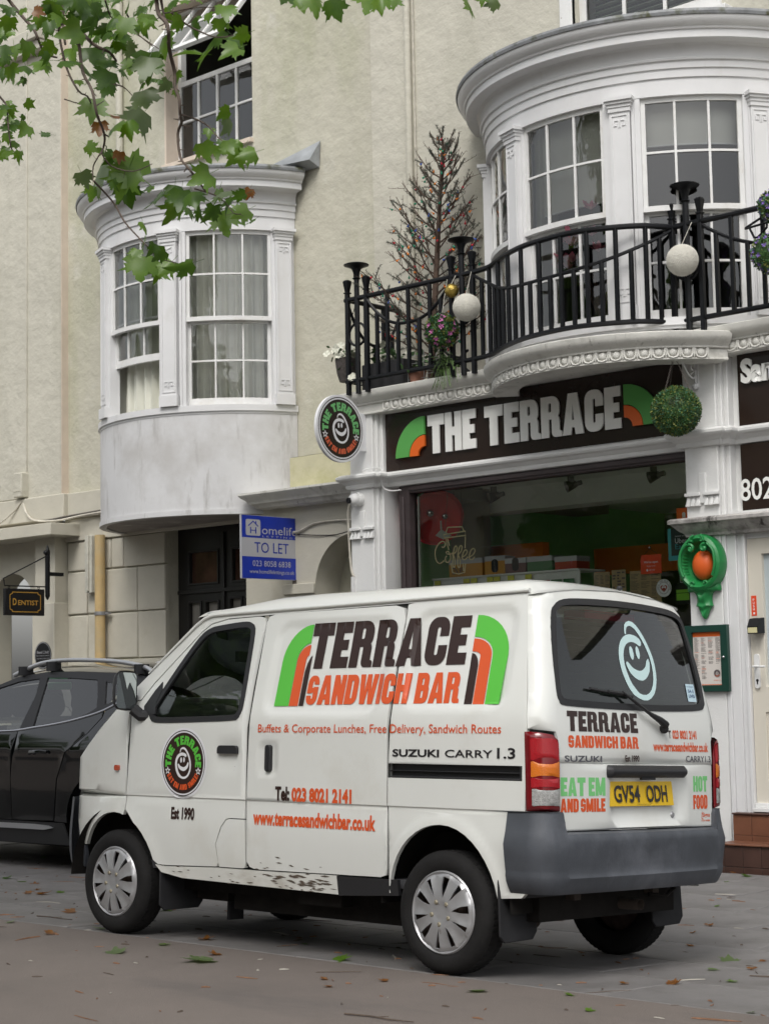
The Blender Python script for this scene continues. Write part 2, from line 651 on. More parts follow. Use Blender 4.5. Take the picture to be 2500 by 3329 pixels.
# ================================================================== palette
m_asphalt = MAT('asphalt', (0.140, 0.118, 0.104), 0.75, var=0.16, vscale=0.9, bump=0.6, bscale=150, bdist=0.006,
                patches=(((0.24, 0.22, 0.21), 210, 0.60, 0.70), ((0.085, 0.078, 0.074), 190, 0.62, 0.70, (1, 1.2, 1)), ((0.085, 0.076, 0.072), 1.1, 0.56, 0.78, (.5, 1.4, 1)), ((0.06, 0.056, 0.055), 14, 0.70, 0.74, (.35, 1.6, 1))))
m_joint = MAT('pavement joint', (0.05, 0.047, 0.045), 0.9, var=0.2, bump=0.4, bscale=80)
m_slab = MAT('paving stone', (0.168, 0.160, 0.157), 0.62, var=0.20, vscale=1.6, bump=0.5, bscale=120, bdist=0.004,
             patches=(((0.25, 0.24, 0.235), 170, 0.62, 0.72), ((0.10, 0.094, 0.09), 150, 0.62, 0.70), ((0.095, 0.088, 0.083), 1.4, 0.55, 0.75)))
m_cream = MAT('cream render', (0.52, 0.50, 0.425), 0.8, var=0.07, vscale=1.2, bump=0.5, bscale=5, bdist=0.05,
              patches=(((0.44, 0.425, 0.35), 0.9, 0.52, 0.72, (1, 1, 0.25)), ((0.57, 0.55, 0.475), 3.0, 0.6, 0.75)))
m_cream2 = MAT('stained cream render', (0.50, 0.48, 0.395), 0.8, var=0.08, vscale=1.5, bump=0.5, bscale=5, bdist=0.05,
               patches=(((0.385, 0.385, 0.27), 0.8, 0.50, 0.72, (1, 1, 0.3)), ((0.545, 0.53, 0.46), 2.0, 0.58, 0.74)))
m_stone = MAT('painted stone', (0.50, 0.475, 0.40), 0.75, var=0.06, vscale=3, bump=0.2, bscale=14, bdist=0.02,
              patches=(((0.44, 0.41, 0.33), 2.0, 0.55, 0.75),))
m_pinkish = MAT('pinkish masonry paint', (0.62, 0.53, 0.44), 0.8, var=0.08, vscale=4, bump=0.2, bscale=20,
                patches=(((0.36, 0.19, 0.11), 5.0, 0.68, 0.78, (1, 1, 0.3)),))
m_mossy = MAT('algae stained render', (0.56, 0.53, 0.36), 0.85, var=0.1, vscale=3, bump=0.3, bscale=20,
              patches=(((0.38, 0.37, 0.17), 1.8, 0.5, 0.75),))
m_white = MAT('white gloss paint', (0.69, 0.69, 0.695), 0.36, var=0.04, vscale=3, bump=0.08, bscale=30,
              patches=(((0.60, 0.59, 0.57), 2.3, 0.58, 0.75, (1, 1, 0.5)),))
m_wood = MAT('flaking white paint', (0.72, 0.72, 0.71), 0.5, var=0.05, vscale=6, bump=0.2, bscale=40,
             patches=(((0.34, 0.29, 0.24), 14.0, 0.68, 0.73), ((0.60, 0.58, 0.54), 3.0, 0.55, 0.75)))
m_whiteshop = MAT('white shopfront masonry paint', (0.70, 0.70, 0.69), 0.6, var=0.04, vscale=2, bump=0.35, bscale=55, bdist=0.006,
                  patches=(((0.58, 0.57, 0.54), 1.7, 0.55, 0.75),))
m_dirtywhite = MAT('weathered white cornice', (0.62, 0.61, 0.57), 0.75, var=0.1, vscale=4, bump=0.3, bscale=40,
                   patches=(((0.30, 0.29, 0.25), 4.0, 0.55, 0.78), ((0.14, 0.13, 0.11), 16.0, 0.62, 0.72, (1, 1, 0.12))))
m_soot = MAT('soot streaked cornice', (0.46, 0.44, 0.42), 0.8, var=0.1, vscale=5, bump=0.4, bscale=30,
             patches=(((0.20, 0.19, 0.18), 5.0, 0.42, 0.62), ((0.06, 0.055, 0.05), 11.0, 0.57, 0.66, (1, 1, 0.07))))
m_apron = MAT('grimy white panel', (0.62, 0.62, 0.625), 0.55, var=0.05, vscale=2, bump=0.12, bscale=18,
              patches=(((0.50, 0.49, 0.48), 1.6, 0.47, 0.68), ((0.40, 0.39, 0.38), 9.0, 0.56, 0.72, (1, 1, 0.18))))
m_lead = MAT('old lead', (0.24, 0.25, 0.26), 0.65, 0.2, var=0.3, vscale=6, bump=0.3, bscale=30,
             patches=(((0.09, 0.095, 0.05), 7.0, 0.5, 0.65),))
m_brown = MAT('dark brown sign panel', (0.023, 0.014, 0.011), 0.22, var=0.15, vscale=1.5, spec=0.5)
m_frame = MAT('dark brown frame', (0.045, 0.032, 0.033), 0.45, var=0.25, vscale=5, bump=0.1, bscale=30)
m_letter = MAT('off white letter', (0.80, 0.80, 0.77), 0.3, var=0.03)
m_green = MAT('sign green', (0.10, 0.36, 0.085), 0.35)
m_orange = MAT('sign orange', (0.72, 0.13, 0.018), 0.35)
m_black = MAT('black paint', (0.008, 0.008, 0.009), 0.42, spec=0.3, var=0.3, vscale=8, bump=0.12, bscale=60)
m_iron = MAT('black painted iron', (0.006, 0.0065, 0.008), 0.42, spec=0.25, var=0.3, vscale=9, bump=0.25, bscale=70, bdist=0.004)
m_dark = MAT('dark panel gap', (0.02, 0.02, 0.018), 0.9)
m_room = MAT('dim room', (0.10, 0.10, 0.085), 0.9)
m_glass = GLASS('old window glass', (0.94, 0.96, 0.95), wav=0.16, boost=2.0)
m_milky, _nt, _bs = _nodes('milky translucent glass')  # mostly white translucent glass, for the lower panes of the tilted sash
_bs.inputs['Roughness'].default_value = .06
_bs.inputs['Base Color'].default_value = (.5, .52, .52, 1)
_tl = _nt.nodes.new('ShaderNodeBsdfTranslucent'); _tl.inputs[0].default_value = (.92, .93, .93, 1)
_mx = _nt.nodes.new('ShaderNodeMixShader'); _mx.inputs[0].default_value = .75
_nt.links.new(_bs.outputs[0], _mx.inputs[1]); _nt.links.new(_tl.outputs[0], _mx.inputs[2]); _nt.links.new(_mx.outputs[0], _nt.nodes['Material Output'].inputs[0])
m_shopglass = GLASS('shop window glass', (0.92, 0.96, 0.92), wav=0.02, boost=1.35)
m_curtain = MAT('net curtain', (0.86, 0.85, 0.78), 0.9, var=0.08, vscale=2)
m_blind = MAT('roller blind', (0.66, 0.65, 0.60), 0.9)
m_plastic = MAT('white plastic', (0.72, 0.72, 0.71), 0.4)
m_cable = MAT('grubby white cable', (0.52, 0.49, 0.42), 0.6, var=0.25, vscale=12)

# ================================================================== ground
def gz(y):
    if y <= -5.61: return 0.0
    if y <= -3.9: return -0.0504 * (y + 5.61)
    return -0.0862 - 0.0288 * min(1, (y + 3.9) / 3.9)

mb = MB()
ys = [-60, -40, -25, -18, -14, -12, -10.5, -9, -8, -7, -6.2, -5.615]
for a, b in zip(ys, ys[1:]):
    mb.grid(24, 1, lambda u, v: (-60 + 120 * u, a + (b - a) * v, 0.0))
road = tag(obj('road', mb, m_asphalt), kind='structure')
mb = MB()
ys = [-5.605, -5.2, -4.6, -3.9, -3, -2, -1, 0, 1.5]
for a, b in zip(ys, ys[1:]):
    mb.grid(24, 1, lambda u, v: (-60 + 120 * u, a + (b - a) * v, gz(a + (b - a) * v) - 0.011))
pave = tag(obj('pavement', mb, m_joint), kind='structure')
r = random.Random(3)
row = 0
y = -5.60
slab_mesh = {}
while y < -0.4:
    d = 0.65
    x = -9.0 + (0.45 if row % 2 else 0)
    while x < 5.6:
        if x > -4.6 or y > -3.0:
            w = 0.9
            key = r.randint(0, 2)
            if key not in slab_mesh:
                q = MB()
                e = 0.005
                q.add([(e, e, -.05), (w - e, e, -.05), (w - e, d - e, -.05), (e, d - e, -.05),
                       (e, e, -.004), (w - e, e, -.004), (w - e, d - e, -.004), (e, d - e, -.004),
                       (e + .006, e + .006, 0), (w - e - .006, e + .006, 0), (w - e - .006, d - e - .006, 0), (e + .006, d - e - .006, 0)],
                      [(0, 1, 5, 4), (1, 2, 6, 5), (2, 3, 7, 6), (3, 0, 4, 7), (4, 5, 9, 8), (5, 6, 10, 9), (6, 7, 11, 10), (7, 4, 8, 11), (8, 9, 10, 11)])
                slab_mesh[key] = mesh_of('paving_slab', q, m_slab, angle=0)
            o = bpy.data.objects.new('paving_slab', slab_mesh[key])
            COL.objects.link(o)
            o.parent = pave
            g0, g1 = gz(y), gz(y + d)
            pl = pave.location
            o.location = (x - pl.x, y - pl.y, g0 - pl.z + r.uniform(-.0015, .0015))
            o.rotation_euler = (math.atan2(g1 - g0, d) + r.uniform(-.002, .002), r.uniform(-.002, .002), 0)
        x += 0.9
    y += d
    row += 1

# ================================================================== bow windows
WY = 0.65
def pol(C, th, rad, z):
    a = radians(th)
    return (C[0] + rad * sin(a), C[1] - rad * cos(a), z)

def arcbox(mb, C, t0, t1, r0, r1, z0, z1, n=6, mi=0):
    vs = []
    for i in range(n + 1):
        t = t0 + (t1 - t0) * i / n
        vs += [pol(C, t, r0, z0), pol(C, t, r1, z0), pol(C, t, r1, z1), pol(C, t, r0, z1)]
    fs = []
    for i in range(n):
        a, b = i * 4, i * 4 + 4
        for k in range(4):
            fs.append((a + k, b + k, b + (k + 1) % 4, a + (k + 1) % 4))
    fs += [(3, 2, 1, 0), (n * 4, n * 4 + 1, n * 4 + 2, n * 4 + 3)]
    return mb.add(vs, fs, mi)

def bay(parent, C, R, wins, pils, zb, half, key_h=True):
    """bow: cornice, pilasters, sash windows with their panes"""
    a0, a1 = radians(-90 - half), radians(-90 + half)
    T = Matrix.Translation((C[0], C[1], 0))
    mb = MB()
    prof = [(R - .08, 5.90), (R + .012, 5.90), (R + .012, 6.035), (R + .026, 6.04), (R + .026, 6.105), (R + .04, 6.11), (R + .04, 6.165),
            (R + .058, 6.17), (R + .062, 6.185), (R + .045, 6.195), (R + .045, 6.25), (R + .06, 6.28), (R + .085, 6.296), (R + .175, 6.30),
            (R + .18, 6.305), (R + .18, 6.365), (R + .195, 6.37), (R + .20, 6.385), (R + .215, 6.395), (R + .24, 6.42), (R + .25, 6.445), (R + .252, 6.46), (R + .1, 6.462)]
    mb.lathe(prof, 64, T, 0, a0, a1)
    corn = obj('bay_cornice', mb, m_white, parent, 28)
    mb = MB()
    mb.lathe([(R + .1, 6.463), (R + .262, 6.461), (R + .268, 6.485), (R + .262, 6.507), (R + .2, 6.51), (0.25, 6.66), (0.01, 6.66)], 64, T, 0, a0, a1)
    obj('lead_roof', mb, m_lead, corn, 28)
    # sill band, jamb fill between windows
    mb = MB()
    arcbox(mb, C, -half, half, R - .10, R + .035, zb - .075, zb - .012, 48)
    arcbox(mb, C, -half, half, R - .10, R + .018, zb - .10, zb - .075, 48)
    ws = sorted(wins, key=lambda w: w[0])
    edges = [-half] + [e for w in ws for e in (w[0], w[1])] + [half]
    for i in range(0, len(edges), 2):
        if edges[i + 1] - edges[i] > 0.5:
            arcbox(mb, C, edges[i], edges[i + 1], R - .10, R - .012, zb - .012, 5.90, 5)
    for w in ws:                                           # moulded edge strips of the sash boxes
        for e, sg in ((w[0], -1), (w[1], 1)):
            arcbox(mb, C, e, e + sg * 1.5, R - .012, R + .008, zb - .012, 5.899, 1)
            arcbox(mb, C, e + sg * 1.5, e + sg * 2.4, R - .012, R + .022, zb - .012, 5.899, 1)
    obj('bay_frame', mb, m_white, parent, 28)
    for th, wd in pils:
        a = radians(th)
        M = Matrix(((cos(a), -sin(a), 0, C[0] + R * sin(a)), (sin(a), cos(a), 0, C[1] - R * cos(a)), (0, 0, 1, 0), (0, 0, 0, 1)))
        # local: x along, -y outward
        mb = MB()
        w = wd / 2
        mb.box(-w, w, -.045, .03, zb + .10, 5.80, 0, M)
        fr = lambda p, q, d: M @ Vector((p, -.052 + d, q))
        mb.shape([rect(-w + .012, zb + .13, w - .012, 5.775)], [rect(-w + .022, zb + .14, w - .022, 5.765)], fr, .0065)
        for zc, sg in ((5.70, 1), (zb + .21, -1)):        # little key pattern
            for sx in (-1, 1):
                p = [(sx * .006, zc - .03), (sx * .006, zc + .03), (sx * .045, zc + .03), (sx * .045, zc - .012), (sx * .024, zc - .012), (sx * .024, zc + .008)]
                mb.shape(stroke(p, .007, caps=False), [], fr, .0062)
        for k, (dz, ex) in enumerate(((5.80, .012), (5.835, .02), (5.862, .034), (5.885, .05))):
            z1 = (5.835, 5.862, 5.885, 5.915)[k]
            mb.box(-w - ex * .7, w + ex * .7, -.045 - ex, .03, dz, z1, 0, M)
        mb.box(-w - .014, w + .014, -.066, .03, zb - .01, zb + .10, 0, M)
        obj('pilaster', mb, m_white, parent, 28, bevel=.004)
    for w in wins:
        t0, t1, raised = w
        e = 1.3
        mb = MB()
        zm = 5.0
        # upper sash
        ru0, ru1 = R - .055, R - .02
        arcbox(mb, C, t0, t1, ru0, ru1, 5.86, 5.90)
        arcbox(mb, C, t0, t1, ru0, R - .005, zm - .022, zm + .022)
        arcbox(mb, C, t0, t0 + e, ru0, ru1, zm, 5.88, 1)
        arcbox(mb, C, t1 - e, t1, ru0, ru1, zm, 5.88, 1)
        tb = [t0 + (t1 - t0) * k / 3 for k in (1, 2)]
        for t in tb:
            arcbox(mb, C, t - .34, t + .34, ru0 + .005, ru1 - .002, zm, 5.88, 1)
        arcbox(mb, C, t0 + e, t1 - e, ru0 + .006, ru1 - .004, 5.448, 5.466)
        # lower sash
        dz = raised
        rl0, rl1 = R - .098, R - .062
        z0, z1 = zb + dz, zm + dz
        arcbox(mb, C, t0, t1, rl0, rl1, z0, z0 + .07)
        arcbox(mb, C, t0, t1, rl0, rl1, z1 - .045, z1)
        arcbox(mb, C, t0, t0 + e, rl0, rl1, z0, z1, 1)
        arcbox(mb, C, t1 - e, t1, rl0, rl1, z0, z1, 1)
        for t in tb:
            arcbox(mb, C, t - .34, t + .34, rl0 + .005, rl1 - .002, z0 + .05, z1 - .03, 1)
        arcbox(mb, C, t0 + e, t1 - e, rl0 + .006, rl1 - .004, (z0 + z1) / 2 + .005, (z0 + z1) / 2 + .023)
        sash = obj('sash_window', mb, m_wood, parent, 28)
        xs = [t0 + .6] + tb + [t1 - .6]
        for c in range(3):
            for (pz0, pz1, rr_) in ((5.46, 5.88, R - .038), (zm, 5.456, R - .038), ((z0 + z1) / 2 + .014, z1 - .02, R - .08), (z0 + .05, (z0 + z1) / 2 + .014, R - .08)):
                q = MB()
                q.grid(2, 1, lambda u, v: pol(C, xs[c] + (xs[c + 1] - xs[c]) * u, rr_, pz0 + (pz1 - pz0) * v))
                obj('pane', q, m_glass, sash, 60)

def room(mb, x0, x1, y0, y1, z0, z1):
    mb.add([(x0, y0, z0), (x1, y0, z0), (x1, y1, z0), (x0, y1, z0), (x0, y0, z1), (x1, y0, z1), (x1, y1, z1), (x0, y1, z1)],
           [(0, 1, 2, 3), (4, 7, 6, 5), (3, 2, 6, 7), (0, 3, 7, 4), (1, 5, 6, 2)])

def curtain(C, rad, t0, t1, z0, z1, mat, label, n=70, amp=.022, seed=1):
    q = random.Random(seed)
    ph = [q.uniform(0, 6.28) for _ in range(4)]
    mb = MB()
    def fn(u, v):
        t = t0 + (t1 - t0) * u
        k = (t - t0)
        w = amp * (sin(k * 1.25 + ph[0]) + .6 * sin(k * .71 + ph[1] + v * .5) + .4 * sin(k * 2.3 + ph[2])) * (0.75 + .5 * (1 - v))
        return pol(C, t, rad + w, z0 + (z1 - z0) * v)
    mb.grid(n, 8, fn)
    return tag(obj('curtain', mb, mat, None, 80), label, 'curtain')

# ================================================================== shop building (right)
shop = thing('shop_building', (0, 0, 0), 'cream rendered building with white bow window above the sandwich shop front', 'building')
mb = MB()
bow_open = rect(-.86, 4.03, 2.0, 6.25)
mb.shape([rect(-2.47, 3.6, 9, 14)], [bow_open, rect(-.02, 6.93, 1.35, 9.2)], lambda a, b, d: (a, .62 + d, b), .35)
obj('wall', mb, m_cream, shop)
mb = MB()
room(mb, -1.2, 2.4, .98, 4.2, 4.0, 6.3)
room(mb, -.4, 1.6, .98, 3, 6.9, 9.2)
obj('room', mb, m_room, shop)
CR = (.57, 1.22)
bay(shop, CR, 1.62, [(-53.4, -24.9, 0), (-16, 14, 0), (24.7, 53.4, 0)], [(-58, .16), (-19.6, .165), (19.2, .165), (58, .16)], 4.13, 68)
# window over the bow roof
mb = MB()
fr = lambda a, b, d: (a, .62 + d, b)
mb.shape([rect(-.15, 6.80, 1.5, 9.3)], [rect(-.02, 6.93, 1.35, 9.2)], lambda a, b, d: (a, .60 + d, b), .06)
mb.box(-.25, 1.6, .50, .70, 6.74, 6.80)
obj('window_surround', mb, m_wood, shop, bevel=.004)
mb = MB()
mb.shape([rect(-.02, 6.93, 1.35, 9.2)], [rect(.05, 7.0, .44, 7.55), rect(.47, 7.0, .86, 7.55), rect(.89, 7.0, 1.28, 7.55), rect(.05, 7.6, .44, 9.1), rect(.47, 7.6, .86, 9.1), rect(.89, 7.6, 1.28, 9.1)],
         lambda a, b, d: (a, .72 + d, b), .04)
w_up = obj('sash_window', mb, m_wood, shop, bevel=.003)
for x in (.05, .47, .89):
    for z0, z1 in ((7.0, 7.55), (7.6, 9.1)):
        q = MB(); q.add([(x, .74, z0), (x + .39, .74, z0), (x + .39, .74, z1), (x, .74, z1)], [(0, 1, 2, 3)])
        obj('pane', q, m_glass, w_up)
m_slat = MAT('pale green louvre', (0.42, 0.47, 0.38), 0.6)
lv = thing('louvre_blind', (.6, .95, 6.95), 'pale green slatted blind in the window above the bow roof', 'blind')
for i in range(16):
    q = MB(); q.box(.0, 1.33, .90, .955, 6.98 + i * .055, 6.988 + i * .055, 0, None)
    obj('slat', q, m_slat, lv)

# pilasters of the shop front
def front_pilaster(x0, x1, ztop, gut):
    mb = MB()
    mb.box(x0, x1, 0, .5, -.14, ztop)
    mb.box(x1, x1 + .035, .028, .5, -.14, ztop)
    mb.box(x1 + .035, x1 + .075, .06, .5, -.14, ztop)
    p = obj('pilaster', mb, m_whiteshop, shop, bevel=.007)
    mb = MB()
    mid = (x0 + x1) / 2 + .01
    mb.box(mid - .03, mid + .03, -.018, 0.001, 2.66, 2.895)
    for a, b in ((x0 + .006, mid - .018), (mid + .018, x1 + .01)):
        mb.box(a - .004, b + .004, -.035, .001, 2.718, 2.745)
        k = (b - a) / 3
        for i in range(3):
            mb.add([(a + i * k + .012, -.012, 2.716), (a + (i + 1) * k - .012, -.012, 2.716), (a + (i + 1) * k - .002, -.036, 2.64), (a + i * k + .002, -.036, 2.64),
                    (a + i * k + .012, .001, 2.716), (a + (i + 1) * k - .012, .001, 2.716), (a + (i + 1) * k - .002, .001, 2.64), (a + i * k + .002, .001, 2.64)],
                   [(0, 3, 2, 1), (0, 4, 7, 3), (1, 2, 6, 5), (3, 7, 6, 2), (0, 1, 5, 4)])
        mb.box(a, b, -.008, .001, 2.641, 2.717)
    obj('gutta_ornament', mb, m_whiteshop, p, bevel=.004)
front_pilaster(-2.25, -1.965, 3.80, True)
front_pilaster(1.385, 1.68, 3.80, True)

led = [(-.3, 3.10), (0, 3.10), (.02, 3.105), (.03, 3.125), (.03, 3.14), (.045, 3.15), (.06, 3.17), (.085, 3.18), (.095, 3.195), (.095, 3.215), (.06, 3.235), (-.3, 3.236)]
mb = MB()
mb.sweep(led, [(-2.25, .5), (-2.25, -.005), (-1.95, -.005), (-1.95, .03), (-1.90, .03), (-1.90, .125), (1.36, .125), (1.36, -.005), (1.70, -.005), (1.70, .03), (1.76, .03), (1.76, .125), (6, .125)])
obj('ledge', mb, m_whiteshop, shop, 30)

# balcony slab with egg and dart cornice
BC, BR = (.68, .63), 1.325
corn = [(-.2, 3.775), (.0, 3.775), (.012, 3.779), (.012, 3.79), (.0, 3.796), (.0, 3.866), (.02, 3.87), (.02, 3.882), (.03, 3.893), (.05, 3.905), (.072, 3.925), (.085, 3.95), (.088, 3.982), (.075, 3.99), (-.2, 3.992)]
arc = [pol(BC, t, BR, 0)[:2] for t in range(-60, 61, 4)]
mb = MB()
mb.sweep(corn, [(-2.24, .6), (-2.24, -.015), (arc[0][0] - .02, -.015)])
low = [(o, z - .035) for o, z in corn]
mb.sweep(low, arc)
hi = [(o, z + .02) for o, z in corn]
mb.sweep(hi, [(1.375, .4), (1.375, -.02), (6, -.02)])
cornice = obj('balcony_cornice', mb, m_dirtywhite, shop, 30)
mb = MB()
xy = lambda a, b, d: (a, b, 3.985 - d)
mb.shape([rect(-2.2, .0, 6, .62), [(p[0], p[1]) for p in arc] + [(1.8, .5), (-.5, .5)]], [], lambda a, b, d: (a, b, 3.935 - d), .11)
obj('balcony_floor', mb, m_dirtywhite, shop)
# eggs
q = MB()
q.ball((0, .002, 0), (.031, .026, .034), 10, 8)
q.tube([(-.047, -.006, .036), (-.044, -.012, -.01), (-.03, -.014, -.034), (0, -.012, -.042), (.03, -.014, -.034), (.044, -.012, -.01), (.047, -.006, .036)], .0085, 5)
q.tube([(.054, -.004, .036), (.054, -.014, -.038)], [.013, .004], 5)
egg_me = mesh_of('egg_moulding', q, m_dirtywhite)
def egg(x, y, z, rz):
    o = bpy.data.objects.new('egg_moulding', egg_me)
    COL.objects.link(o)
    o.parent = cornice
    o.location = (x, y, z)
    o.rotation_euler = (0, 0, rz)
    return o
x = -1.75
while x < -.5:
    egg(x, -.015, 3.832, 0); x += .108
t = -57.0
while t < 52:
    p = pol(BC, t, BR, 3.797); egg(p[0], p[1], p[2], radians(t)); t += math.degrees(.108 / BR)
x = 1.86
while x < 3.2:
    egg(x, -.02, 3.852, 0); x += .108

# shop window
mb = MB()
mb.shape([rect(-1.765, .45, 1.385, 3.10)], [rect(-1.64, .6, 1.375, 3.03)], lambda a, b, d: (a, .13 + d, b), .12)
mb.box(-1.735, -1.70, .115, .13, .5, 3.0)
mb.box(-1.64, 1.38, .118, .13, 3.05, 3.085)
sw = obj('shop_window_frame', mb, m_frame, shop, bevel=.006)
mb = MB()
mb.box(-1.615, -1.60, .21, .225, .6, 3.0)
obj('glazing_bead', mb, m_plastic, sw)
mb = MB(); mb.add([(-1.64, .2, .6), (1.376, .2, .6), (1.376, .2, 3.03), (-1.64, .2, 3.03)], [(0, 1, 2, 3)])
obj('pane', mb, m_shopglass, sw)
mb = MB(); mb.box(-1.77, 1.39, .12, .4, -.14, .45)
obj('stall_riser', mb, m_whiteshop, shop)
# interior of the shop
m_ceil = MAT('shop ceiling', (0.80, 0.82, 0.76), 0.8)
m_igreen = MAT('shop green wall', (0.30, 0.62, 0.26), 0.7)
m_idark = MAT('shop dark wall', (0.10, 0.11, 0.07), 0.8, var=0.3)
m_iorange = MAT('shop orange wall', (0.85, 0.22, 0.03), 0.6)
mb = MB()
mb.box(-2.0, 3.4, .26, 5.0, 3.12, 3.2)
mb.box(-2.0, 3.4, 1.15, 1.45, 2.90, 3.12)
ceil_o = obj('shop_ceiling', mb, m_ceil, shop)
mb = MB()
mb.box(-2.0, -1.9, .26, 5, .0, 3.12); 
obj('shop_side_wall', mb, m_igreen, shop)
mb = MB()
mb.box(-2, 3.4, 4.6, 5.0, 0, 3.12); mb.box(3.4, 3.5, .3, 5, 0, 3.12)
mb.box(-1.9, 3.4, 4.5, 4.6, 1.9, 2.5)
obj('shop_back_wall', mb, m_idark, shop)
mb = MB(); mb.box(-2, 3.4, .26, 5, .3, 0.45)
obj('shop_floor', mb, MAT('pale shop floor', (.72, .70, .64), .5), shop)
mb = MB()
mb.box(-1.89, -1.2, 1.5, 1.6, .6, 2.62)
obj('orange_panel', mb, m_iorange, shop)
mb = MB(); mb.box(-1.3, .9, 2.45, 2.55, 2.34, 2.60)
obj('orange_panel', mb, m_iorange, shop)

# sooty door canopy moulding, door
cano = [(-.2, 2.40), (.0, 2.40), (.015, 2.405), (.02, 2.425), (.03, 2.435), (.055, 2.45), (.085, 2.485), (.10, 2.50), (.115, 2.505), (.118, 2.53), (.10, 2.545), (-.2, 2.55)]
mb = MB()
mb.sweep(cano, [(1.40, .4), (1.40, -.012), (6, -.012)])
obj('door_canopy', mb, m_soot, shop, 30)
mb = MB()
mb.box(1.755, 6, .06, .4, 2.55, 2.58); mb.box(1.755, 6, .14, .5, 2.58, 3.8)
obj('sign_backing', mb, m_whiteshop, shop)
mb = MB()
mb.box(1.684, 1.72, .003, .4, -.13, 2.41)
mb.box(1.72, 1.80, .02, .4, .29, 2.41)
mb.box(1.80, 1.845, .035, .4, .29, 2.41); mb.box(1.845, 1.875, .02, .4, .29, 2.41)
mb.box(1.875, 3.2, .05, .4, 2.36, 2.41)
obj('door_jamb', mb, m_white, shop, bevel=.005)
m_door = MAT('cream plastic door', (0.64, 0.60, 0.52), 0.35)
m_frost = MAT('frosted pane', (0.46, 0.52, 0.54), 0.25, var=0.05)
mb = MB()
fd = lambda a, b, d: (a, .05 + d, b)
mb.shape([rect(1.878, .335, 2.80, 2.36)], [rect(2.0, 1.24, 2.68, 2.24), rect(1.985, .54, 2.70, 1.045)], fd, .06)
mb.shape([rect(1.985, .54, 2.70, 1.045)], [rect(2.01, .565, 2.675, 1.02)], lambda a, b, d: (a, .062 + d, b), .05)
mb.box(2.0, 2.7, .085, .1, .55, 1.03)
mb.box(2.03, 2.655, .072, .1, .59, 1.0)
door = obj('door', mb, m_door, shop, bevel=.004)
mb = MB(); mb.box(1.99, 2.69, .085, .1, 1.23, 2.25)
obj('door_pane', mb, m_frost, door)
mb = MB()
fr = lambda a, b, d: (a, .034 + d, b)
mb.shape([rrect(1.91, 1.225, 1.955, 1.485, .02)], [], fr, .016)
mb.tube([(1.932, .036, 1.39), (1.932, -.02, 1.39), (1.95, -.028, 1.39), (2.04, -.028, 1.388)], .009, 8)
obj('handle', mb, m_plastic, door, bevel=.003)
mb = MB(); mb.shape([ell(1.934, 1.285, .011), rect(1.929, 1.255, 1.939, 1.285)], [], lambda a, b, d: (a, .0325 + d, b), .004)
obj('keyhole', mb, m_black, door)
mb = MB(); mb.box(1.875, 2.82, -.01, .1, .305, .335); mb.box(1.88, 2.82, .02, .06, .335, .37)
obj('door_sill', mb, m_plastic, door, bevel=.004)

# tiled doorstep
m_tile1 = MAT('brown quarry tile', (0.15, 0.060, 0.032), 0.45, var=0.3, vscale=3, bump=0.1, bscale=40)
m_tile2 = MAT('dark quarry tile', (0.062, 0.030, 0.022), 0.45, var=0.3, vscale=3, bump=0.1, bscale=40)
m_grout = MAT('grout', (0.05, 0.042, 0.038), 0.9)
step = thing('doorstep', (2.3, 0, -.115), 'brown tiled doorstep of two steps before the cream door', 'steps')
mb = MB(); mb.box(1.725, 4.2, -.294, .1, -.14, .080); mb.box(1.725, 4.2, -.044, .1, .08, .287)
obj('step_core', mb, m_grout, step)
def tiles(axis_y, z0, z1, xs, mat):
    for a, b in zip(xs, xs[1:]):
        q = MB(); q.box(a + .002, b - .002, axis_y - .006, axis_y + .004, z0 + .002, z1 - .002)
        obj('tile', q, mat, step, bevel=.002)
xs = [1.725] + [1.80 + .155 * i for i in range(15)]
tiles(-.294, -.14, -.075, xs, m_tile2)
tiles(-.294, -.075, .078, xs, m_tile2)
xs2 = [1.725] + [1.885 + .155 * i for i in range(15)]
for k, (a, b) in enumerate(zip(xs2, xs2[1:])):
    q = MB(); q.box(a + .002, b - .002, -.05, -.04, .088, .132); obj('tile', q, m_tile1, step, bevel=.002)
    q = MB(); q.box(a + .002, b - .002, -.05, -.04, .134, .284); obj('tile', q, m_tile1, step, bevel=.002)
    q = MB(); q.box(a + .002, b - .002, -.065, .03, .287, .299); obj('tile', q, m_tile2, step, bevel=.003)
for a, b in zip(xs, xs[1:]):
    q = MB(); q.box(a + .002, b - .002, -.318, -.05, .080, .092); obj('tile', q, m_tile1, step, bevel=.003)

# ================================================================== townhouse (left) 
town = thing('townhouse', (-4.9, .65, -.115), 'cream rendered townhouse with white bow window over a dark doorway', 'building')
CLb, RL = (-4.97, 1.08), 1.435
mb = MB()
mb.shape([rect(-7.36, -.15, -2.47, 14)], [rect(-6.08, 3.10, -3.86, 6.2), rect(-5.61, 7.03, -4.20, 8.82), rect(-5.62, -.15, -4.2, 3.06)], lambda a, b, d: (a, .65 + d, b), .25)
obj('wall', mb, m_cream2, town)
mb = MB()
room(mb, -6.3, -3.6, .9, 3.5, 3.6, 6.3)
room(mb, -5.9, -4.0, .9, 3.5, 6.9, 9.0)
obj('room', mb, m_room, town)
bay(town, CLb, RL, [(-62.4, -27.4, 0), (-16.8, 15.5, .50), (27.4, 62.4, 0)], [(-67, .17), (-20.8, .175), (20.6, .175), (67, .17)], 4.13, 72.5)
mb = MB()
arcbox(mb, CLb, -72.5, 72.5, RL - .05, RL + .012, 3.03, 4.032, 60)
arcbox(mb, CLb, -72.5, 72.5, RL - .05, RL + .024, 3.022, 3.072, 60)
arcbox(mb, CLb, 5.2, 5.5, RL, RL + .0145, 3.075, 4.03, 1)
